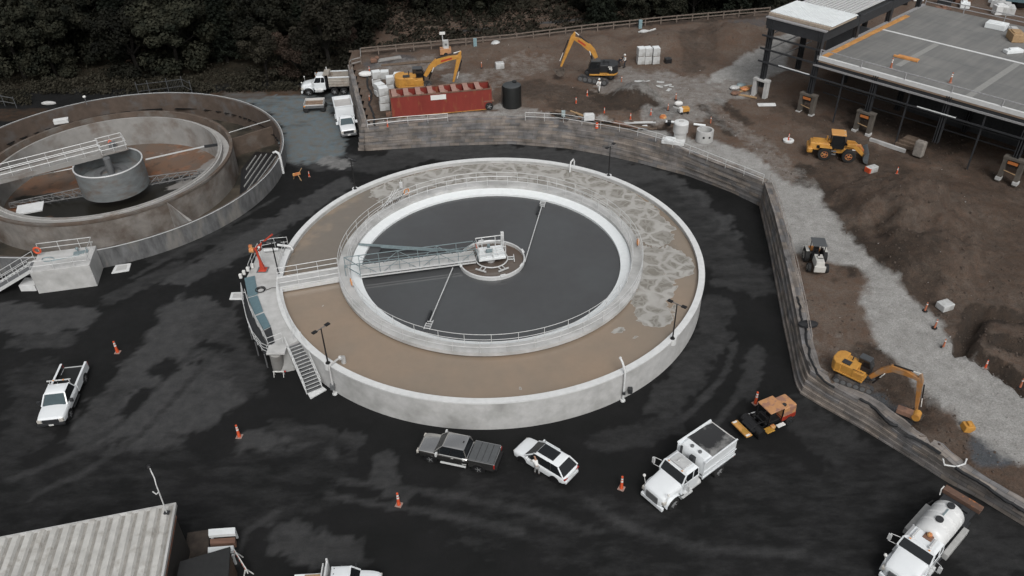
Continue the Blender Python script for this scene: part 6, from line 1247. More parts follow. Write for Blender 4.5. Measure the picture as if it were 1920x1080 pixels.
o = MB().side([(-.4,.1),(-.3,.55),(.35,.6),(.4,.3),(.1,.0)],-.35,.35).box((0,0,.65),(.2,.4,.15)).build('yellow_bucket',YEL,None,bevel=.04); o.location = T(1812,806); tag(o,'small yellow bucket on the dirt near the bottom right wall','bucket')
q = P(558,337); v = thing('fallen_barrier','folded orange and red barrier stand beside the old tank','barrier',q[:],.5); MB().box((0,0,.75),(.9,.08,.35)).build('panel', ORG, v, bevel=.02); MB().beam((.1,0,.75),(.3,-.5,0),.07,.07).beam((-.2,0,.75),(-.35,.4,0),.07,.07).beam((.35,0,.85),(.75,.1,1.3),.06,.06).build('leg', WOODL, v)
# ---------------------------------------------------------------- railings and fences on the terrace
wr = thing('wall_guardrail','pale pipe guardrail along the top of the long curved retaining wall','guardrail',S_top[5][:])
pth = [T(*q) for q in ((690,241),(755,234),(840,228))]; railing('left_rails',pth,wr,step=2.2,m=GALV,r=.035)
pth = [T(*q) for q in ((985,226),(1052,229),(1115,239),(1177,250),(1237,267),(1297,291),(1360,316),(1430,344))]; railing('long_rails',pth,wr,step=2.4,m=GALV,r=.03)
er = thing('wall_guardrail','thin pale guardrail running down the right retaining wall beside the tractor','guardrail',E_top[3][:])
railing('rails',[p+Vector((.5,0,.05)) for p in E_top[:-1]],er,step=2.4,m=mat('dull_pipe',(.3,.27,.25),.6,.1,var=.3,scale=4),r=.03)
TIMB = mat('timber_rail',(.15,.12,.1),.85,var=.3,scale=3)
rf = thing('rear_fence','long low brown timber rail fence along the back edge of the dirt site','fence',T(1040,62)[:])
pth = [T(*q) for q in ((677,104),(760,96),(850,88),(960,78),(1100,60),(1250,44),(1442,27))]
for z in (1.05,.55):
    b = MB(); [b.beam(p+Vector((0,0,z)),q+Vector((0,0,z)),.08,.16) for p,q in zip(pth[:-1],pth[1:])]; b.build('fence_rail',TIMB,rf,wld=True); n = 26; rp = resample(pth,n)
for p in rp: MB().box((p.x,p.y,p.z+.5),(.16,.16,1.3)).build('post',TIMB,rf,wld=True)
rf2 = thing('corner_fence','short pale timber fence at the rear corner of the wall above the truck yard','fence',T(662,122)[:])
b = MB(); pts_ = [T(657,131),T(660,126),T(678,121),T(677,104)]
for z in (1.05,.5): [b.beam(p+Vector((0,0,z)),q+Vector((0,0,z)),.08,.14) for p,q in zip(pts_[:-1],pts_[1:])]
b.build('fence_rails',mat('pale_timber',(.25,.24,.23),.8,var=.15),rf2,wld=True); [MB().box((p.x,p.y,p.z+.5),(.16,.16,1.3)).build('post',TIMB,rf2,wld=True) for p in pts_]
FAB = mat('black_silt_fabric',(.016,.017,.019),.8,var=.3,scale=3)
def silt(label, pts, w=.09):
    w = min(w,.13)
    q = [T(*p) for p in pts]; q = resample(q, len(pts)*7); o = MB().tube([p+Vector((.14*fbm(p.x,p.y,.6,4),.14*fbm(p.y,p.x,.6,4),.09+.03*fbm(p.x,p.y,.8))) for p in q],w,5).build('silt_sock',FAB,None,smooth=True); return tag(o,label,'silt sock')
silt('crumpled black fabric sock lying along the top of the right wall',((1494,560),(1501,590),(1507,610),(1512,640),(1516,668),(1530,700),(1545,716),(1563,727)))
silt('black fabric roll on the wall edge below the digging excavator',((1612,750),(1640,766),(1668,796),(1684,799)),.26)
silt('thin black fabric line by the lower right wall, left piece',((1700,817),(1730,832),(1762,851)),.12)
silt('long black fabric line running to the bottom right corner',((1790,878),(1820,895),(1850,915),(1885,941),(1925,962)),.16)
silt('black fabric strip along the left edge of the dirt site beside the white bales',((688,140),(690,165),(698,178),(692,195),(700,215),(703,236)),.28)
o = MB().ball((0,0,.25),.75,sc=(1.2,.6,.4)).build('black_sheet',FAB,None,smooth=True); o.location = T(1514,612); tag(o,'small black crumpled sheet at the top of the right wall','sheeting')
o = MB().tube([(-.9,.2,.6),(-.7,.1,.1),(0,-.1,.12),(.7,.1,.15),(1.0,.5,.2)],.06,6).build('white_pipe_end',CAP,None,smooth=True); o.location = T(1790,875); tag(o,'bent white pipe end at the wall top near the tank truck','pipe')
# trench debris
q = T(1070,213)
for i,(px,py,l,a,w,m,lab) in enumerate(((1060,213,2.6,-.5,.5,WOOD,'broad brown board lying across the left end of the trench'),(1085,216,3.0,-.9,.22,WOODL,'pale plank lying across the trench edge'),(1150,238,4.5,-.25,.35,WOOD,'long dark timber lying in the trench beside the railing'),(1200,232,3.8,-.08,.12,GALV,'thin pale bar lying over the trench'),(1205,240,1.2,.1,.7,WHT,'small white board beside the wall railing'),(1045,120,0.1,0,.1,WOOD,'x'),(1385,175,2.4,.7,.12,WOODL,'loose pale lumber below the steel column, left piece'),(1400,182,2.6,-.6,.14,WOODL,'loose pale lumber below the steel column, right piece'),(1395,165,3.2,.3,.2,WOODL,'long board leaning near the steel column foot'),(762,120,7.,.16,.5,WOOD,'long brown timber stack behind the bales'),(730,112,3.4,.3,1.0,OLDG,'flat grey panel behind the bales'),(1228,176,2.6,.2,.35,FOAMW,'white strip of sheeting on the pale ground'),(1200,155,1.5,-.3,.5,FOAMW,'ragged white scrap near the track'),(1228,164,2.,-.2,.4,FOAMW,'ragged white scrap beside the other scraps'),(1437,198,2.2,-.1,.7,CAP,'white flattened bag below the steel column'))):
    if lab == 'x': continue
    p = T(px,py); o = MB().box((0,0,.12),(l,w,.16)).box((.1*l,.1,.2),(l*.6,w*.4,.1)).build('board',m,None,bevel=.02); o.location = p; o.rotation_euler = (0,R.uniform(-.05,.05),a); tag(o,lab,'board' if m in (WOOD,WOODL) else 'sheeting' if m in (FOAMW,WHT,CAP) else 'panel')
o = MB().box((0,0,.35),(1.3,.7,.7)).box((0,0,.75),(1.1,.6,.1)).build('pale_box',CAP,None,bevel=.08); o.location = T(1104,226)+Vector((0,0,.1)); tag(o,'pale grey box standing against the long wall railing','box')
o = MB().box((0,0,.5),(.45,.4,1.0)).build('cabinet',mat('pale_teal',(.33,.4,.41),.6),None,bevel=.03); o.location = T(1056,222); tag(o,'small pale blue cabinet at the wall railing','cabinet')
for px,py,m,lab in ((1376,168,FOAMW,'white bundle in the rubbish heap below the steel column'),(1388,163,TEAL,'blue bundle in the rubbish heap below the steel column'),(1396,170,ORG,'orange bundle in the rubbish heap below the steel column'),(1378,178,RUST,'rusty bundle in the rubbish heap below the steel column')):
    o = MB().ball((0,0,.25),.6,n=8,sc=(1,.8,.5)).ball((.4,.2,.2),.4,n=8,sc=(1,.8,.5)).build('rubbish_bundle',m,None); o.location = T(px,py); tag(o,lab,'rubbish')
o = MB().box((0,0,.4),(.9,.7,.55)).ball((.4,.3,.6),.3).build('small_generator',RUST,None,bevel=.05); o.location = T(702,118); tag(o,'small rusty machine on the ground behind the bale yard','machine')
for i in range(16):
    p = T(R.uniform(1045,1210),0).x; px = R.uniform(1045,1215); py = 222+(px-1045)*.11+R.uniform(-6,8); q_ = T(px,py); L_ = R.uniform(1.4,4.2); o = MB().box((0,0,0),(L_,R.uniform(.15,.35),.12)).build('trench_timber',[WOOD,BARK,RUST][i%3],None); o.location = (q_.x,q_.y,hterr(q_.x,q_.y)+.3+.02*i); o.rotation_euler = (R.uniform(-.1,.1),R.uniform(-.08,.08),R.uniform(-.75,.1)); tag(o,'loose timber in the dark heap in the trench behind the wall railing','timber','loose timbers in the trench')
for i in range(9):
    q_ = T(R.uniform(1195,1260),R.uniform(148,180)); o = MB().box((0,0,.04),(R.uniform(.5,1.6),R.uniform(.2,.5),.08)).build('white_scrap',FOAMW,None,bevel=.02); o.location = q_; o.rotation_euler = (0,0,R.uniform(0,3)); tag(o,'small white scrap on the pale ground below the grey bales','scrap','white scraps on the pale ground')
# ---------------------------------------------------------------- steel building under construction
BO = Vector((32.83,95.71,3.2)); BR = atan2(-.742,.67); sb = thing('steel_building','unfinished dark steel frame building with a wide grey deck roof at the upper right','building',BO[:],BR)
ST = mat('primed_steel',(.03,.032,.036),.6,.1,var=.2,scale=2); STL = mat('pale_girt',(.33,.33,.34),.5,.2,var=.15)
def deck_mat():
    m = bpy.data.materials.new('concrete_deck'); m.use_nodes = True; N = m.node_tree.nodes; L = m.node_tree.links; b = N['Principled BSDF']; b.inputs['Roughness'].default_value = .7; b.inputs['Specular IOR Level'].default_value = .25
    tc = N.new('ShaderNodeTexCoord'); mp = N.new('ShaderNodeMapping'); mp.inputs['Scale'].default_value = (2.2,.12,1); L.new(tc.outputs['Object'],mp.inputs[0])
    n = N.new('ShaderNodeTexNoise'); n.inputs['Scale'].default_value = 1; n.inputs['Detail'].default_value = 4; L.new(mp.outputs[0],n.inputs['Vector'])
    n2 = N.new('ShaderNodeTexNoise'); n2.inputs['Scale'].default_value = .35; n2.inputs['Detail'].default_value = 6; L.new(tc.outputs['Object'],n2.inputs['Vector'])
    a = N.new('ShaderNodeMath'); a.operation = 'ADD'; L.new(n.outputs[0],a.inputs[0]); L.new(n2.outputs[0],a.inputs[1]); r = N.new('ShaderNodeMapRange'); r.inputs[1].default_value = .75; r.inputs[2].default_value = 1.25; L.new(a.outputs[0],r.inputs[0])
    x = N.new('ShaderNodeMix'); x.data_type = 'RGBA'; L.new(r.outputs[0],x.inputs[0]); x.inputs[6].default_value = (.15,.152,.15,1); x.inputs[7].default_value = (.205,.203,.195,1); L.new(x.outputs[2],b.inputs['Base Color']); return m
Z0 = 7.3; XR = 62; YB = 27.2
MB().bb(5.9,XR,.1,YB,Z0-.25,Z0).build('deck', deck_mat(), sb)
MB().bb(5.7,XR,-.25,.08,Z0-.35,Z0+.12).build('deck_curb', CAP, sb); MB().bb(5.55,5.88,-.2,YB,Z0-.3,Z0+.16).build('side_curb', STL, sb)
MB().bb(5.9,XR,-.2,.0,Z0-.55,Z0-.36).build('rust_strip', mat('tan_flashing',(.3,.22,.16),.7), sb)
MB().bb(5.95,6.6,.3,YB-6,Z0+.003,Z0+.06).build('orange_board', mat('orange_form_board',(.5,.25,.08),.7,var=.25,scale=2.5,stretch=(1,.4,1)), sb)
MB().bb(6.6,XR,13.7,14.05,Z0+.003,Z0+.05).build('deck_joint', CAP, sb)
for x, y0, y1 in ((13.6,3.5,13.5),(22.8,.3,13.6),(30.,3.,13.6)): MB().bb(x-.35,x+.35,y0,y1,Z0+.003,Z0+.012).build('deck_strip', mat('pale_trowelled_strip',(.25,.25,.24),.8,var=.1), sb)
CX = [-1.0,5.6,13.0,21.2,29.3,38.,47.,56.]
for i, x in enumerate(CX):
    for y in (0.,8.5,17.,25.5):
        top = 10.3 if i < 2 else Z0-.3
        if y > 0 and i > 5: continue
        b = MB(); base = 1.6 if (y == 0 or i<2) else -.3
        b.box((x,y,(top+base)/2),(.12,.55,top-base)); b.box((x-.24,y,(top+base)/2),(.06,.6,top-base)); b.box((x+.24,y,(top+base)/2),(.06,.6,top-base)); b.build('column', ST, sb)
for y in (0,8.5,17,25.5): MB().box(((5.6+58)/2,y+.02,Z0-.65),(52,.3,.6)).build('deck_beam', ST, sb)
for x in CX[1:]: MB().box((x,13,Z0-.6),(.25,26,.5)).build('cross_beam', ST, sb)
# tower part
MB().bb(-1.6,5.9,-.25,.15,9.0,10.2).build('fascia_beam', ST, sb); MB().bb(-1.75,-1.4,-.2,26,9.3,10.2).build('side_beam', ST, sb); MB().bb(5.5,5.85,.2,26,9.0,10.1).build('side_beam', ST, sb)
MB().bb(-1.8,6.1,-.35,.2,10.22,10.36).build('roof_edge', STL, sb)
b = MB(); n = 26
for k in range(n):
    x0 = -1.9+8.2*k/n; b.bb(x0,x0+8.2/n*.55,.6,6.6,10.7,10.78); b.bb(x0+8.2/n*.55,x0+8.2/n,.6,6.6,10.7,10.74)
b.build('white_roof', mat('white_roof_membrane',(.66,.69,.7),.6,var=.06,scale=.8), sb); MB().bb(-1.85,6.2,.3,6.5,10.36,10.68).build('insulation_edge', mat('tan_insulation',(.36,.3,.24),.85,var=.2), sb)
b = MB(); [b.bb(-1.3+k*.5,-1.09+k*.5,6.8,26,10.45,10.7) for k in range(14)]; b.build('roof_ribs', GALV, sb)
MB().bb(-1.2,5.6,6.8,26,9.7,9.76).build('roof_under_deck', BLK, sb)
for z, x1, m in ((8.1,5.9,ST),(6.5,5.6,ST),(4.9,5.6,ST)): MB().beam((-1.9,-.32,z),(x1,-.32,z),.14,.2).build('girt', m, sb)
for z, y1 in ((6.0,16),(7.9,16),(4.3,12)): MB().beam((-1.6,.4,z),(-1.6,y1,z),.08,.12).build('side_girt', STL, sb)
MB().beam((5.4,-.3,6.3),(XR,-.3,6.3),.14,.2).build('long_girt', STL, sb); MB().beam((3.,-.34,4.9),(XR,-.34,4.9),.12,.16).build('lower_girt', ST, sb)
for x0 in (6.9,14.,24.,33.): MB().beam((x0,1.4,5.6),(x0+5.,1.4,5.6),.1,.12).build('inner_girt', STL, sb)
for x0 in (1.,18.3,31.): MB().beam((x0,-.36,5.02),(x0+4.2,-.36,5.02),.08,.1).build('white_tube', WHT, sb)
for z_ in (3.4,2.2): MB().beam((6.,2.5,z_),(58,2.5,z_),.1,.14).build('rear_girt', ST, sb)
for x_ in (9.3,17.1,25.2,33.6): MB().beam((x_,-.1,-.2),(x_,-.1,Z0-.4),.12,.16).build('wind_post', ST, sb)
for k_ in range(1,9): MB().bb(6.7,XR,3.0*k_,3.0*k_+.03,Z0+.003,Z0+.008).build('deck_seam', MGREY, sb) if k_ not in (4,5) else None
railing('deck_rail',[(5.9,-.1,Z0+.1),(XR,-.1,Z0+.1)],sb,h=.75,step=5.2,m=STL,rails=(1.,),r=.06,postr=.1,wld=False)
railing('rear_deck_rail',[(5.9,YB-.2,Z0),(XR,YB-.2,Z0)],sb,h=1.1,step=5.,m=STL,r=.06,postr=.07,wld=False)
for i, x in enumerate((-1.0,5.6,13.0,29.3,38.,47.)):
    cm = mat('dusty_brown_concrete',(.1,.088,.075),.9,var=.25,scale=1.2) if i else CONC; b = MB()
    for s in (-1,1): b.box((x+s*.8,-.1,1.2),(.42,.7,2.9))
    b.box((x,-.1,2.55),(2.1,.8,.25)); b.build('pedestal', cm, sb)
    for s in (-1,1): MB().box((x+s*.85,-.2,.1),(.55,.7,.4)).build('footing', CAP if i in (0,) else CONC, sb, bevel=.04)
    if i: MB().box((x,-.52,2.15),(1.0,.05,.3)).build('orange_lintel', mat('orange_lintel',(.45,.15,.04),.7), sb); MB().beam((x-.6,-.5,1.2),(x+.6,-.5,1.05),.05,.07).build('pale_brace', WOODL, sb)
MB().bb(14,50,9.,9.3,-.3,2.6).build('low_wall', mat('dim_concrete',(.035,.037,.04),.9,var=.3), sb)  # near black wall colour stands for the shade under the deck
MB().bb(-.5,5.2,14.,14.3,-.3,7.).build('cladding_wall', mat('grey_cladding',(.12,.125,.135),.7,var=.15,scale=.6), sb)
for a in range(3): MB().bb(17.2+a*.25,19.2+a*.25,-.5+a*.3,.6+a*.3,0,.35+.3*a).build('block_step', WOOD, sb)
MB().bb(14.6,18.8,-1.4,-1.1,-.1,.3).build('pale_beam', CONC, sb)
MB().box((20.2,-1.2,.9),(1.1,.8,1.8)).build('wrapped_pile', mat('dusty_wrap',(.22,.2,.18),.9,var=.25), sb, bevel=.15)
# things standing on the deck
Mb = Matrix.Translation(BO)@Matrix.Rotation(BR,4,'Z')
def ondeck(x,y): return Mb@Vector((x,y,Z0+.02))
q = ondeck(13.3,6.0); o = MB().box((0,0,.12),(2.8,.25,.22)).box((.1,.5,.08),(2.4,.6,.12)).build('orange_timbers',mat('orange_timber',(.55,.25,.08),.7,var=.2),None,bevel=.02); o.location = q; o.rotation_euler = (0,0,BR+.05); tag(o,'pair of orange timbers lying on the grey deck roof','timber')
for x,y,lab in ((13.4,2.2,'small muddy orange post on the deck roof, left one'),(19.9,2.6,'small muddy orange post on the deck roof, right one')): cone(lab, ondeck(x,y), 'cone', s=1.0, m=DIRTY)
for i in range(14):
    x = R.uniform(12,32); y = R.uniform(16.5,25); q = ondeck(x,y); d = (R.uniform(.8,2.4),R.uniform(.6,1.6),R.uniform(.3,1.))
    wl = ['pale','grey','tan','dark'][i%4]; mm = [WHT,CONC,WOODL,BLK][i%4]; o = MB().box((0,0,d[2]/2),d).box((.1,.1,d[2]+.06),(d[0]*.6,d[1]*.6,.14)).build('material_stack',mm,None,bevel=.05); o.location = q; o.rotation_euler = (0,0,R.uniform(0,3)); tag(o,wl+' stack of building material in the clutter at the back of the deck roof','material stack','clutter stacks at the back of the deck')
# clutter beyond the building
pond = [P(*q,4.4).xy[:] for q in ((1862,14),(1925,22),(1990,-30),(1850,-30))]
tag(MB().add([(p[0],p[1],5.6) for p in pond],[(0,1,2,3)]).build('pond_water', water_mat('blue_grey_water',(.09,.15,.17),(.08,.13,.15),.15,.02)), kind='structure')
for i in range(26):
    px = R.uniform(1610,1920); py = R.uniform(-8,30 if px > 1760 else 6); q = T(px,py); mm = [WHT,CAP,RUST,BLK,FOAMW,ORG,DGREY][i%7]; wl = ['white','pale grey','rusty','black','whitish','orange','dark grey'][i%7]
    d = (R.uniform(.8,3),R.uniform(.6,2),R.uniform(.4,1.4)); o = MB().box((0,0,d[2]/2),d).box((.2,.1,d[2]+.1),(d[0]*.5,d[1]*.5,.25)).build('site_clutter',mm,None,bevel=.06); o.location = q; o.rotation_euler = (0,0,R.uniform(0,3)); tag(o,wl+' stored piece on the open ground behind the steel building','building material','pieces stored behind the steel building')
# ---------------------------------------------------------------- corner buildings at the bottom left
ZR = 4.6; c0 = P(327,947,ZR); cL = P(-60,1023,ZR); cB = P(303,1082,ZR); ul = (cL-c0).normalized(); ub = (cB-c0).normalized()
bb_ = thing('brick_building','low brick building with a stained pale corrugated roof in the bottom left corner','building',(c0.x,c0.y,0))
Lr = 20; Lb = 12; V = []; F = []; nseg = int(Lr/.72); xs = []
for k in range(nseg):
    for t, h in ((0,0),(.26,0),(.4,.2),(.84,.2),(.97,0)): xs.append((k*.72+t*.72,h*.8))
for a, h in xs:
    p = c0+ul*a; q = p+ub*Lb; V += [(p.x,p.y,ZR+h),(q.x,q.y,ZR+h+.0)]
MI = []
for i in range(len(xs)-1): F.append((2*i,2*i+1,2*i+3,2*i+2)); MI.append(1 if i%5 == 0 else 0)
RFM = mat('stained_corrugated_roof',(.47,.465,.445),.6,var=.14,scale=1.6,col2=(.28,.26,.23),mixs=1.4,mixlo=.55,mixhi=.76,bump=.1)
_rb = MB().add(V,F); _rb.m = MI; _rb.build('roof',[RFM,mat('shaded_roof_valley',(.27,.26,.24),.7,var=.25,scale=2)],bb_,wld=True)  # valley strips painted darker to stand for shade between the ribs
MB().beam(c0+ul*-.12+Vector((0,0,.06)),c0+ul*Lr+Vector((0,0,.06)),.12,.2).beam(c0-ul*.08+Vector((0,0,.02)),c0+ub*Lb-ul*.08+Vector((0,0,.02)),.14,.26).build('roof_trim',CONC,bb_,wld=True)
i0 = c0+(ul+ub)*.1; pr = [i0, i0+ul*Lr, i0+ul*Lr+ub*Lb, i0+ub*Lb]
BRK = bpy.data.materials.new('red_brown_brick'); BRK.use_nodes = True; _n = BRK.node_tree; _b = _n.nodes['Principled BSDF']; _b.inputs['Roughness'].default_value = .9; _t = _n.nodes.new('ShaderNodeTexBrick'); _t.inputs['Scale'].default_value = 1; _t.inputs['Brick Width'].default_value = .24; _t.inputs['Row Height'].default_value = .08; _t.inputs['Mortar Size'].default_value = .008
_t.inputs['Color1'].default_value = (.24,.1,.06,1); _t.inputs['Color2'].default_value = (.3,.14,.09,1); _t.inputs['Mortar'].default_value = (.15,.13,.12,1); _c = _n.nodes.new('ShaderNodeTexCoord'); _m = _n.nodes.new('ShaderNodeMapping'); _m.inputs['Rotation'].default_value = (radians(90),0,radians(90)); _n.links.new(_c.outputs['Object'],_m.inputs[0]); _n.links.new(_m.outputs[0],_t.inputs['Vector']); _n.links.new(_t.outputs[0],_b.inputs['Base Color'])
MB().prism([p.xy[:] for p in pr],3.55,ZR-.05).build('brick_wall',BRK,bb_,wld=True); MB().prism([p.xy[:] for p in [c0+(ul+ub)*.14, c0+(ul+ub)*.14+ul*Lr, c0+(ul+ub)*.14+ul*Lr+ub*Lb, c0+(ul+ub)*.14+ub*Lb]],-.2,3.55).build('dark_lower_wall',mat('dark_wall_base',(.022,.02,.018),.8,var=.2),bb_,wld=True)  # lower wall has a darker colour than the brick above
q = P(313,962,ZR+.15); v = thing('roof_lamp','tall thin gooseneck lamp standing on the corner of the corrugated roof','lamp post',q[:])
tp = P(297,920,ZR+2.6)-q; MB().cyl((0,0,0),tp,.04,n=8).tube([tp,tp+Vector((-.05,.1,.45)),tp+Vector((-.12,.3,.8)),tp+Vector((-.35,.6,1.0)),tp+Vector((-.55,.9,.95))],.035,6).build('pole',GALV,v); MB().ball(tuple(tp+Vector((-.7,1.1,.9))),.16).build('lamp_head',BLK,v); MB().tube([tp+Vector((0,0,-.1)),tp+Vector((-.15,-.1,-.2)),tp+Vector((-.3,-.1,.05))],.04,6).build('bracket',GALV,v); MB().box((0,0,.05),(.3,.25,.12)).build('base_plate',DGREY,v)
sh = thing('dark_shed','low black roofed lean-to with a rusty side beside the brick building','shed',P(400,1075)[:]); pz = [P(*q,2.6) for q in ((338,1054),(432,1026),(428,1092),(330,1092))]; MB().prism([p.xy[:] for p in pz],2.5,2.66).build('roof',mat('black_felt_roof',(.017,.018,.019),.85,var=.2),sh,wld=True); MB().prism([(p+(sum(pz,Vector())/4-p)*.08).xy[:] for p in pz],-.1,2.5).build('wall',mat('brown_metal_wall',(.07,.045,.03),.8,var=.3),sh,wld=True)
v = thing('timber_rack','white framed rack holding brown timber beside the black shed','rack',P(415,1020)[:])
for a,c,m,nm in (((391,993),(441,1005),WHT,'white_panel'),((393,1009),(440,1019),mat('red_brown_boards',(.16,.09,.065),.85,var=.35,scale=2,stretch=(.3,2,1)),'timber_load'),((390,1027),(438,1037),WHT,'white_panel')):
    a0 = P(a[0],a[1],1.2); a1 = P(c[0],a[1]-3.5,1.2); a2 = P(c[0],c[1]-3.5,1.2); a3 = P(a[0],c[1],1.2); MB().prism([p.xy[:] for p in (a0,a1,a2,a3)],1.0 if m is WHT else .6,1.25 if m is WHT else 1.1).build(nm,m,v,wld=True)
for q in ((393,996),(439,991),(392,1034),(436,1040)): p = P(*q,1.); MB().box((p.x,p.y,.5),(.12,.12,1.)).build('leg',WHT,v,wld=True)
tag(MB().prism([P(*q,.05).xy[:] for q in ((352,1000),(392,994),(392,1040),(345,1056))],-.02,.12).build('brown_mat',mat('muddy_brown_sheet',(.045,.035,.028),.9,var=.4,scale=2),None),'muddy brown board sheet on the ground beside the white rack','sheet')
q = P(456,1066,0); v = thing('striped_barricade','white barricade board with orange diagonal stripes by the black shed','barricade',q[:],radians(-52)); MB().box((0,0,.9),(2.2,.06,.4)).build('board',REFL,v); [MB().at((x,-.035,.9),0).beam((-.1,0,-.18),(.1,0,.18),.02,.12).build('orange_stripe',CONEM,v) for x in (-.8,-.4,0,.4,.8)]
for x in (-.8,.8): MB().beam((x,0,.9),(x,-.35,0),.06,.06).beam((x,0,.9),(x,.35,0),.06,.06).build('leg',REFL,v)
# ---------------------------------------------------------------- fences and small things at the back left
v = thing('wire_gate','thin dark metal gate frame in front of the trees behind the old tank','gate',P(320,172,0)[:]); FN = mat('dull_fence_steel',(.09,.095,.1),.6,.3,var=.2)
fp = [P(262,183),P(283,180),P(318,176),P(346,172),P(362,180)]
for z in (.9,1.9): b = MB(); [b.beam(p+Vector((0,0,z)),q+Vector((0,0,z)),.06,.06) for p,q in zip(fp[:-1],fp[1:])]; b.build('gate_rail',FN,v,wld=True)
pass; [MB().cyl((p.x,p.y,-.1),(p.x,p.y,2.3),.07,n=8).build('post',FN,v,wld=True) for p in fp]
b = MB(); [b.beam(fp[2].lerp(fp[3],k/9)+Vector((0,0,.1)),fp[2].lerp(fp[3],k/9)+Vector((0,0,1.9)),.025,.025) for k in range(1,9)]; b.build('bars',FN,v,wld=True)
v = thing('wire_fence','thin grey rail fence at the left edge in front of the trees','fence',P(10,200,0)[:]); fp = [P(-30,196),P(10,199),P(32,203)]; 
for z in (.7,1.5): b = MB(); [b.beam(p+Vector((0,0,z)),q+Vector((0,0,z)),.07,.07) for p,q in zip(fp[:-1],fp[1:])]; b.build('fence_rail',MGREY,v,wld=True)
pass; [MB().cyl((p.x,p.y,-.1),(p.x,p.y,1.7),.06,n=8).build('post',FN,v,wld=True) for p in fp]
o = MB().ball((0,0,.2),.6,sc=(1.8,.6,.5)).build('pale_debris',CONC,None,smooth=True); o.location = P(92,196,0); tag(o,'small pale heap in front of the trees at the upper left','debris')
# railway
rt = thing('railway_track','single railway track with pale ties running behind the dirt site','railway track',P(870,40,-.3)[:])
tr = [Vector((q.x,q.y,hyard(q.x,q.y)+.05)) for q in [P(px,py,-.3) for px,py in ((745,58),(820,50),(900,42),(960,36),(1040,28),(1130,18))]]; b = MB(); bb2 = MB()
n = 90; rs = resample(tr,n)
for i in range(n-1):
    d = (rs[i+1]-rs[i]).normalized(); s = Vector((-d.y,d.x,0)); b.beam(rs[i]-s*1.25+Vector((0,0,.12)),rs[i]+s*1.25+Vector((0,0,.12)),.24,.16)
    for k in (-.72,): bb2.beam(rs[i]+s*k+Vector((0,0,.28)),rs[i+1]+s*k+Vector((0,0,.28)),.08,.14)
b.build('ties',mat('brown_ties',(.1,.07,.05),.9,var=.3),rt,wld=True); bb3 = MB(); [bb3.beam(rs[i]+Vector((-(rs[i+1]-rs[i]).normalized().y,(rs[i+1]-rs[i]).normalized().x,0))*.72+Vector((0,0,.28)),rs[i+1]+Vector((-(rs[i+1]-rs[i]).normalized().y,(rs[i+1]-rs[i]).normalized().x,0))*.72+Vector((0,0,.28)),.08,.14) for i in range(n-1)]; bb3.build('steel_rail',mat('rusty_rail',(.12,.08,.06),.6,.3),rt,wld=True); bb2.build('steel_rail',mat('rusty_rail',(.12,.08,.06),.6,.3),rt,wld=True)
MB().loft([[tuple(p-Vector((-(rs[min(i+1,n-1)]-rs[max(0,i-1)]).normalized().y,(rs[min(i+1,n-1)]-rs[max(0,i-1)]).normalized().x,0))*w_+Vector((0,0,z_))) for w_,z_ in ((-2.6,-.4),(-1.6,.1),(1.6,.1),(4.5,-.3))] for i,p in enumerate(rs)],cap=False,closed=False).build('ballast',mat('dark_ballast',(.05,.05,.052),.95,var=.3,scale=6),rt,wld=True)
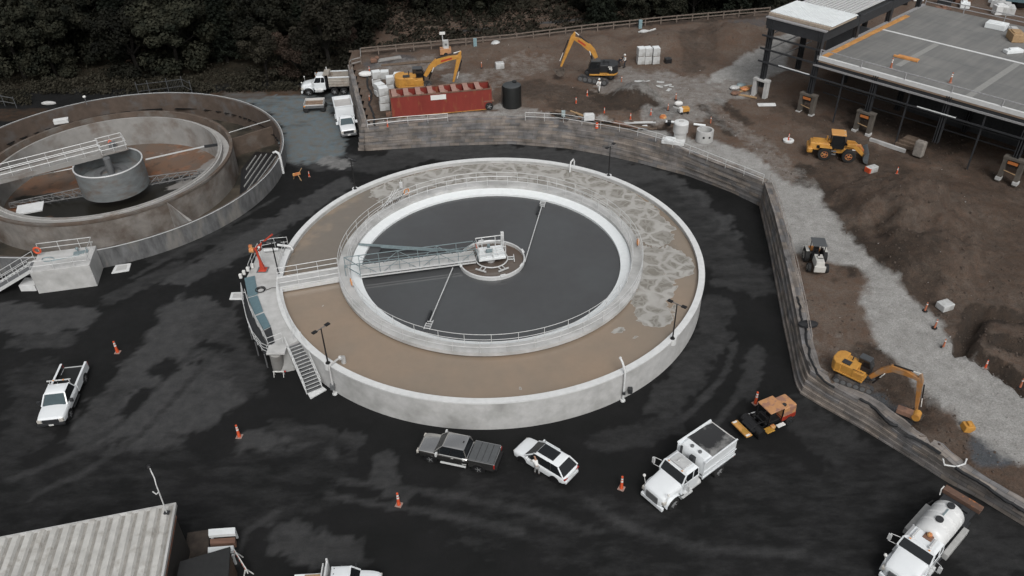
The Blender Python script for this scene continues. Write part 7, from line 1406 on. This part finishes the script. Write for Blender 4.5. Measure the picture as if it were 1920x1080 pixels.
# ---------------------------------------------------------------- people
def skinmesh(name, verts, edges, rad, m, parent, root=0, sub=1):
    me = bpy.data.meshes.new(name); me.from_pydata(verts, edges, []); me.materials.append(m); o = bpy.data.objects.new(name, me); COL.objects.link(o); o.parent = parent
    k = o.modifiers.new('skin','SKIN'); 
    if not me.skin_vertices: bm = bmesh.new(); bm.from_mesh(me); bm.verts.layers.skin.verify(); bm.to_mesh(me); bm.free()
    for i, r in enumerate(rad): me.skin_vertices[0].data[i].radius = (r,r) if not isinstance(r,tuple) else r
    me.skin_vertices[0].data[root].use_root = True; k.use_smooth_shade = True
    q = o.modifiers.new('sub','SUBSURF'); q.levels = sub; q.render_levels = sub; return o
def person(label, loc, rz, top, legs, hat=None, lean=0., armf=(.35,.2), stride=.12, hair=HAIR):
    v = thing('person', label, 'person', loc[:], rz); L = lean; hp = .92-.12*L; sh = (sin(L)*.52, hp+cos(L)*.52); hd = (sh[0]+sin(L*1.1)*.28+.02, sh[1]+cos(L*1.1)*.26)
    V = [(0,0,hp),(sh[0]*.5,0,hp+(sh[1]-hp)*.5),(sh[0],0,sh[1]-.04),(sh[0]+.02,0,sh[1]+.06),(hd[0]-.01,0,hd[1]-.06),(hd[0]+.01,0,hd[1]+.07)]; E = [(0,1),(1,2),(2,3),(3,4),(4,5)]; Rr = [.1,.09,.09,.05,.085,.075]
    tv = [V[0],V[1],V[2]]; te = [(0,1),(1,2)]; tr_ = [(.19,.15),(.185,.14),(.2,.15)]; lv = [V[0]]; le = []; lr_ = [(.16,.13)]
    for s, a in ((1,armf[0]),(-1,armf[1])):
        S = (sh[0],s*.19,sh[1]-.06); El = (sh[0]+.28*sin(a),s*.25,sh[1]-.06-.28*cos(a)); Wr = (El[0]+.25*sin(a+.6),s*.22,El[2]-.25*cos(a+.6)); Hn = (Wr[0]+.07*sin(a+.6),s*.215,Wr[2]-.07*cos(a+.6))
        n = len(V); V += [S,El,Wr,Hn]; E += [(2,n),(n,n+1),(n+1,n+2),(n+2,n+3)]; Rr += [.045,.035,.028,.033]
        for k in range(4): V.append((Hn[0]+(.06+.01*(k%2))*sin(a+.8),Hn[1]+s*(-.03+.02*k),Hn[2]-.075*cos(a+.8))); E.append((n+3,len(V)-1)); Rr.append(.009)
        V.append((Hn[0]+.05,Hn[1]-s*.035,Hn[2]+.0)); E.append((n+3,len(V)-1)); Rr.append(.01)
        m = len(tv); tv += [S,El,tuple(El[i]+(Wr[i]-El[i])*.8 for i in range(3))]; te += [(2,m),(m,m+1),(m+1,m+2)]; tr_ += [.095,.075,.06]
        Hi = (0,s*.1,hp-.05); Kn = (s*stride*.7+.04,s*.11,hp-.46); An = (s*stride,s*.11,.08); To = (s*stride+.14,s*.12,.04)
        n = len(V); V += [Hi,Kn,An,To]; E += [(0,n),(n,n+1),(n+1,n+2),(n+2,n+3)]; Rr += [.06,.045,.035,.035]
        m = len(lv); lv += [Hi,Kn,(An[0],An[1],.12)]; le += [(0,m),(m,m+1),(m+1,m+2)]; lr_ += [.1,.08,.068]
        MB().loft([[(s*stride+x,s*.11+y*w,z) for x,y in ((-.09,-1),(.2,-1),(.2,1),(-.09,1))] for z,w in ((0,.05),(.06,.055),(.11,.04))]).build('boot',BLK,v,bevel=.015)
    skinmesh('body',V,E,Rr,SKIN,v); skinmesh('jacket',tv,te,tr_,top,v); skinmesh('trousers',lv,le,lr_,legs,v)
    c = (hd[0]+.01,0,hd[1]+.04)
    f = MB()
    for s in (-1,1): f.ball((c[0]+.09,s*.035,c[2]-.01),.014,6)
    f.build('eyes',BLK,v); MB().ball((c[0]+.1,0,c[2]-.04),.018,6).ball((c[0]+.085,0,c[2]-.085),.02,6,sc=(.6,1.3,.5)).build('nose_and_mouth',SKIN,v)
    if hat: MB().lathe([(.01,.14),(.08,.12),(.125,.04),(.13,.0),(.17,-.01),(.17,-.03),(.12,-.03)],n=16,closedprof=False).build('hard_hat',hat,v,smooth=True).location = (c[0],0,c[2]+.03)
    else: MB().ball((c[0]-.02,0,c[2]+.03),.105,10,sc=(1,.95,1)).build('hair',hair,v,smooth=True)
    return v
person('person in white jacket with dark hair bending beside the white car', P(1007,889), radians(110), WCLOTH, mat('grey_trousers',(.25,.25,.25),.9), None, .65, (.7,.9))
person('person in white overalls and white hat standing below the black excavator', T(1123,172), radians(-120), WCLOTH, WCLOTH, REFL, .1, (.9,.5), .18)
person('person in dark trousers with a white vest right of the black excavator', T(1171,126), radians(200), WCLOTH, DCLOTH, REFL, .05, (.3,.2))
person('crouching person in dark blue clothes beside the person with the white vest', T(1159,125), radians(-30), DCLOTH, DCLOTH, BLK, .8, (.6,.8))
# ---------------------------------------------------------------- trees
def leafmat(name, c1, c2, tr=.0):
    m = bpy.data.materials.new(name); m.use_nodes = True; N = m.node_tree.nodes; L = m.node_tree.links; b = N['Principled BSDF']; b.inputs['Roughness'].default_value = .8; b.inputs['Specular IOR Level'].default_value = .15
    tc = N.new('ShaderNodeTexCoord'); n = N.new('ShaderNodeTexNoise'); n.inputs['Scale'].default_value = .55; n.inputs['Detail'].default_value = 5; L.new(tc.outputs['Object'],n.inputs['Vector'])
    oi = N.new('ShaderNodeObjectInfo'); r = N.new('ShaderNodeMapRange'); r.inputs[1].default_value = .35; r.inputs[2].default_value = .65; L.new(n.outputs[0],r.inputs[0])
    x = N.new('ShaderNodeMix'); x.data_type = 'RGBA'; L.new(r.outputs[0],x.inputs[0]); x.inputs[6].default_value = (*c1,1); x.inputs[7].default_value = (*c2,1)
    s = N.new('ShaderNodeMapRange'); s.inputs[3].default_value = .45; s.inputs[4].default_value = 1.7; L.new(oi.outputs['Random'],s.inputs[0]); v = N.new('ShaderNodeVectorMath'); v.operation = 'SCALE'; L.new(x.outputs[2],v.inputs[0]); L.new(s.outputs[0],v.inputs['Scale']); L.new(v.outputs[0],b.inputs['Base Color']); return m
LG = leafmat('dark_green_leaves',(.0055,.007,.0045),(.023,.023,.0155)); LB = leafmat('brown_twigs_leaves',(.033,.024,.018),(.062,.043,.033)); LO = leafmat('olive_leaves',(.017,.016,.011),(.032,.029,.021)); LC = leafmat('conifer_needles',(.005,.007,.005),(.012,.015,.01))
def leaves(pts_r, n, s, rr, up=.4):
    V = []; F = []
    for i in range(n):
        c, rad = rr.choice(pts_r); 
        while True:
            d = Vector((rr.uniform(-1,1),rr.uniform(-1,1),rr.uniform(-.9,1)))
            if .2 < d.length < 1: break
        d = d.normalized()*(rr.random()**.35); p = Vector(c)+Vector((d.x*rad,d.y*rad,d.z*rad*.75))
        nrm = (d+Vector((rr.uniform(-.7,.7),rr.uniform(-.7,.7),rr.uniform(-.3,.9)))).normalized(); u = nrm.orthogonal().normalized(); w = nrm.cross(u); a = rr.uniform(0,pi); u, w = u*cos(a)+w*sin(a), w*cos(a)-u*sin(a); k = s*rr.uniform(.6,1.5); k2 = k*rr.uniform(.5,.9)
        b = len(V); V += [p+u*k, p+w*k2+nrm*k*.15, p-u*k, p-w*k2+nrm*k*.15]; F.append((b,b+1,b+2,b+3))
    return V, F
def tree(kind, seed, H, Wd, lm, nleaf, s):
    rr = random.Random(seed); v = thing('tree','','tree',(0,0,0)); b = MB(); lobes = []
    if kind == 'con':
        b.cyl((0,0,-1),(0,0,H*.95),.28,.04,8)
        for k in range(int(H*1.7)):
            z = H*.12+k*.55; r = Wd*(1-(z/H))**.8*.95; a0 = rr.uniform(0,6)
            if z > H: break
            for j in range(6):
                a = a0+j*pi/3+rr.uniform(-.25,.25); q = r*rr.uniform(.6,1.05)
                for t in (.35,.7,1.): lobes.append(((q*t*cos(a),q*t*sin(a),z-.25*t*r*.5),max(.22,.2*r)))
                if j%2 == 0: b.cyl((0,0,z),(q*.8*cos(a),q*.8*sin(a),z-.1*r),.04,.015,4,cap=False)
    else:
        tip = Vector((rr.uniform(-.5,.5),rr.uniform(-.5,.5),H*.36)); b.cyl((0,0,-1),tip,.34,.2,8)
        for k in range(11):
            a = k*2.4+rr.uniform(-.3,.3); e = rr.uniform(.15,1.25); q = tip+Vector((cos(a)*cos(e)*Wd*rr.uniform(.5,.85),sin(a)*cos(e)*Wd*rr.uniform(.5,.85),sin(e)*H*.48)); b.cyl(tip*.8,q,.12,.04,6,cap=False)
            lobes.append((q,Wd*rr.uniform(.26,.42)))
            for j in range(3): o = Vector((rr.uniform(-1,1),rr.uniform(-1,1),rr.uniform(-.6,.9))).normalized()*Wd*.33; lobes.append((q+o,Wd*rr.uniform(.14,.26))); b.cyl(q,q+o,.05,.02,4,cap=False)
    if kind != 'con': lobes += [((cos(k*1.3)*Wd*.6,sin(k*1.3)*Wd*.6,H*rr.uniform(.08,.3)),Wd*rr.uniform(.25,.4)) for k in range(9)]
    b.build('trunk',BARK,v); V, F = leaves(lobes,nleaf,s,rr); m = MB(); m.add(V,F); m.build('crown',lm,v,fixn=False); return v
protos = [(tree('dec',1,13,5.2,LG,15000,.2),'dark leafy tree'),(tree('dec',2,11,4.8,LG,13000,.19),'dark bushy tree'),(tree('con',3,17,3.4,LC,13000,.17),'dark conifer'),(tree('dec',4,12,4.0,LO,10000,.17),'olive brown tree'),(tree('con',5,14,3.0,LC,11000,.16),'narrow dark conifer'),(tree('dec',6,9,3.6,LB,7000,.15),'rusty brown tree'),(tree('dec',7,15,6.0,LG,17000,.21),'broad dark tree')]
used = set(); TR = random.Random(5); spots = []
def gz(x,y): return hyard(x,y)-.1 if x < 60 else 3.
def addtree(k, x, y, s, label):
    p, nm = protos[k]
    if k in used: o = dup(p)
    else: o = p; used.add(k)
    o.location = (x,y,gz(x,y)); o.scale = (s,s,s*TR.uniform(.9,1.12)); o.rotation_euler = (0,0,TR.uniform(0,6.28)); tag(o,label,'tree','trees on the wooded slope behind the yard'); spots.append((x,y))
names = ['dark leafy tree','dark bushy tree','dark conifer','olive brown tree','narrow dark conifer','rusty brown tree','broad dark tree']
# single trees the photo sets apart (canopy pixel, ground row)
for k, px, py, s, lab in ((5,560,150,.8,'rusty brown tree above the silver dump truck'),(5,528,140,.72,'small rusty brown tree left above the silver dump truck'),(3,625,140,1.15,'tall olive brown tree behind the corner of the retaining wall'),(3,500,150,.8,'olive tree behind the truck yard'),(5,655,110,.55,'brown shrub tree at the rear wall corner'),(3,585,150,.7,'olive bushy tree right behind the silver dump truck')):
    q = P(px,py,0); addtree(k,q.x,q.y,s,lab)
rows = 0
y = 119.
while y < 190:
    x = -128+TR.uniform(0,4)
    while x < 96:
        xx = x+TR.uniform(-1.6,1.6); yy = y+TR.uniform(-1.6,1.6)
        ylim = 117+max(0,(xx+75))*.06
        if xx > -24: ylim = (139 if xx < 8 else 132+max(0,(xx-8))*.12)+ (4 if xx > 45 else 0)
        elif xx > -40: ylim = 124
        if -24 < xx < 14 and 128 < yy < 147: ylim = 150
        if yy > ylim and abs(xx) < yy*.66+3 and yy < 172 and (xx < 50 or yy < 158) and (yy < 160 or xx < -20) and min([hypot(xx-a,yy-b) for a,b in spots] or [9]) > 3.5:
            k = TR.choices(range(7),[5,5,3,1.1,3,.35,5])[0]
            zone = 'upper left' if xx < -45 else 'upper middle' if xx < 5 else 'upper right'
            depth = 'in the front row' if yy < 131 else 'in the middle rows' if yy < 150 else 'far back'
            addtree(k,xx,yy,TR.uniform(.75,1.15)*(1 if xx < -20 else .8),names[k]+' '+depth+' of the '+zone+' woods')
        x += 5.8
    y += 5.6
# shrubs and rough growth
def scatter(n, region, s, m, name, label, z=.2, hh=.8):
    rr = random.Random(n); V = []; F = []
    k = 0
    while k < n:
        px, py = region(rr); q = P(px,py,0); x, y = q.x, q.y
        if x > -24 and y < yback(x)+1.5: k += 1; continue
        dens = fbm(x,y,.25,3)
        if dens < -.1 and rr.random() < .8: k += 1; continue
        zz = (hyard(x,y) if x < -24 or y > yback(x)+7 else max(hterr(x,y),0))
        p = Vector((x,y,zz+rr.uniform(0,hh)*(1+dens))); nrm = Vector((rr.uniform(-1,1),rr.uniform(-1,1),rr.uniform(.2,1))).normalized(); u = nrm.orthogonal().normalized(); w = nrm.cross(u); q2 = s*rr.uniform(.5,1.5)
        b = len(V); V += [p+u*q2,p+w*q2*.6,p-u*q2,p-w*q2*.6]; F.append((b,b+1,b+2,b+3)); k += 1
    o = MB().add(V,F).build(name,m,None,fixn=False); tag(o,label,'undergrowth',kind='stuff')
scatter(34000, lambda r: (r.uniform(640,1460), r.uniform(-20,110)), .3, LO, 'rough_scrub','low olive brown scrub between the rear fence and the woods')
scatter(3500, lambda r: (r.uniform(640,1460), r.uniform(-20,100)), .2, LB, 'dry_brush','dry brown brush along the railway behind the dirt site',hh=.5)
scatter(24000, lambda r: (r.uniform(-60,670), r.gauss(150,22) if True else 0), .28, LG, 'undergrowth','dark undergrowth at the foot of the woods',hh=1.1) if False else None
def reg(r):
    px = r.uniform(-60,665); lim = 178+ (20 if px < 60 else 0) - max(0,px-250)*.02; return px, lim-abs(r.gauss(0,22))
scatter(26000, reg, .15, LO, 'undergrowth','dark undergrowth at the foot of the woods behind the old tank',hh=.7)
# ---------------------------------------------------------------- clods and stones on the dirt
def stones(n, name, m, label, gate, smin, smax):
    rr = random.Random(n); V = []; F = []; k = 0
    while k < n:
        px, py = rr.uniform(690,1930), rr.uniform(30,960); q = T(px,py); x, y = q.x, q.y
        if not inpoly(x,y,OUT2) or y > 122 or min(pdist(x,y,S_top),pdist(x,y,E_top),pdist(x,y,B_top)) < .6: k += 1; continue
        g = gate(x,y)
        if rr.random() > g: k += 1; continue
        s = smin+(smax-smin)*rr.random()**4; z = hterr(x,y); b = len(V); vs = [Vector((rr.uniform(-1,1),rr.uniform(-1,1),rr.uniform(-.3,.8)))*s for _ in range(0)]
        a0 = rr.uniform(0,2)
        for i in range(4): a = a0+i*pi/2; V.append((x+s*rr.uniform(.6,1.2)*cos(a),y+s*rr.uniform(.6,1.2)*sin(a),z-.02))
        for i in range(4): a = a0+.4+i*pi/2; V.append((x+s*.6*cos(a),y+s*.6*sin(a),z+s*rr.uniform(.5,.9)))
        F += [(b+4,b+5,b+6,b+7)]+[(b+i,b+(i+1)%4,b+4+(i+1)%4,b+4+i) for i in range(4)]; k += 1
    o = MB().add(V,F).build(name,m,None,fixn=False); tag(o,label,'stones',kind='stuff')
stones(26000,'dirt_clods',mat('dark_clods',(.075,.057,.046),.95,var=.3),'loose dark clods and stones scattered over the dirt',lambda x,y: 0 if gv.val(x,y) > .35 else .2+.8*min(1,dk.val(x,y))+(.2 if fbm(x,y,.3)>.1 else 0),.03,.15)
stones(16000,'gravel_stones',mat('pale_stones',(.3,.29,.28),.9,var=.2),'loose pale stones along the gravel track',lambda x,y: min(1,gv.val(x,y))*.8+.03,.025,.1)
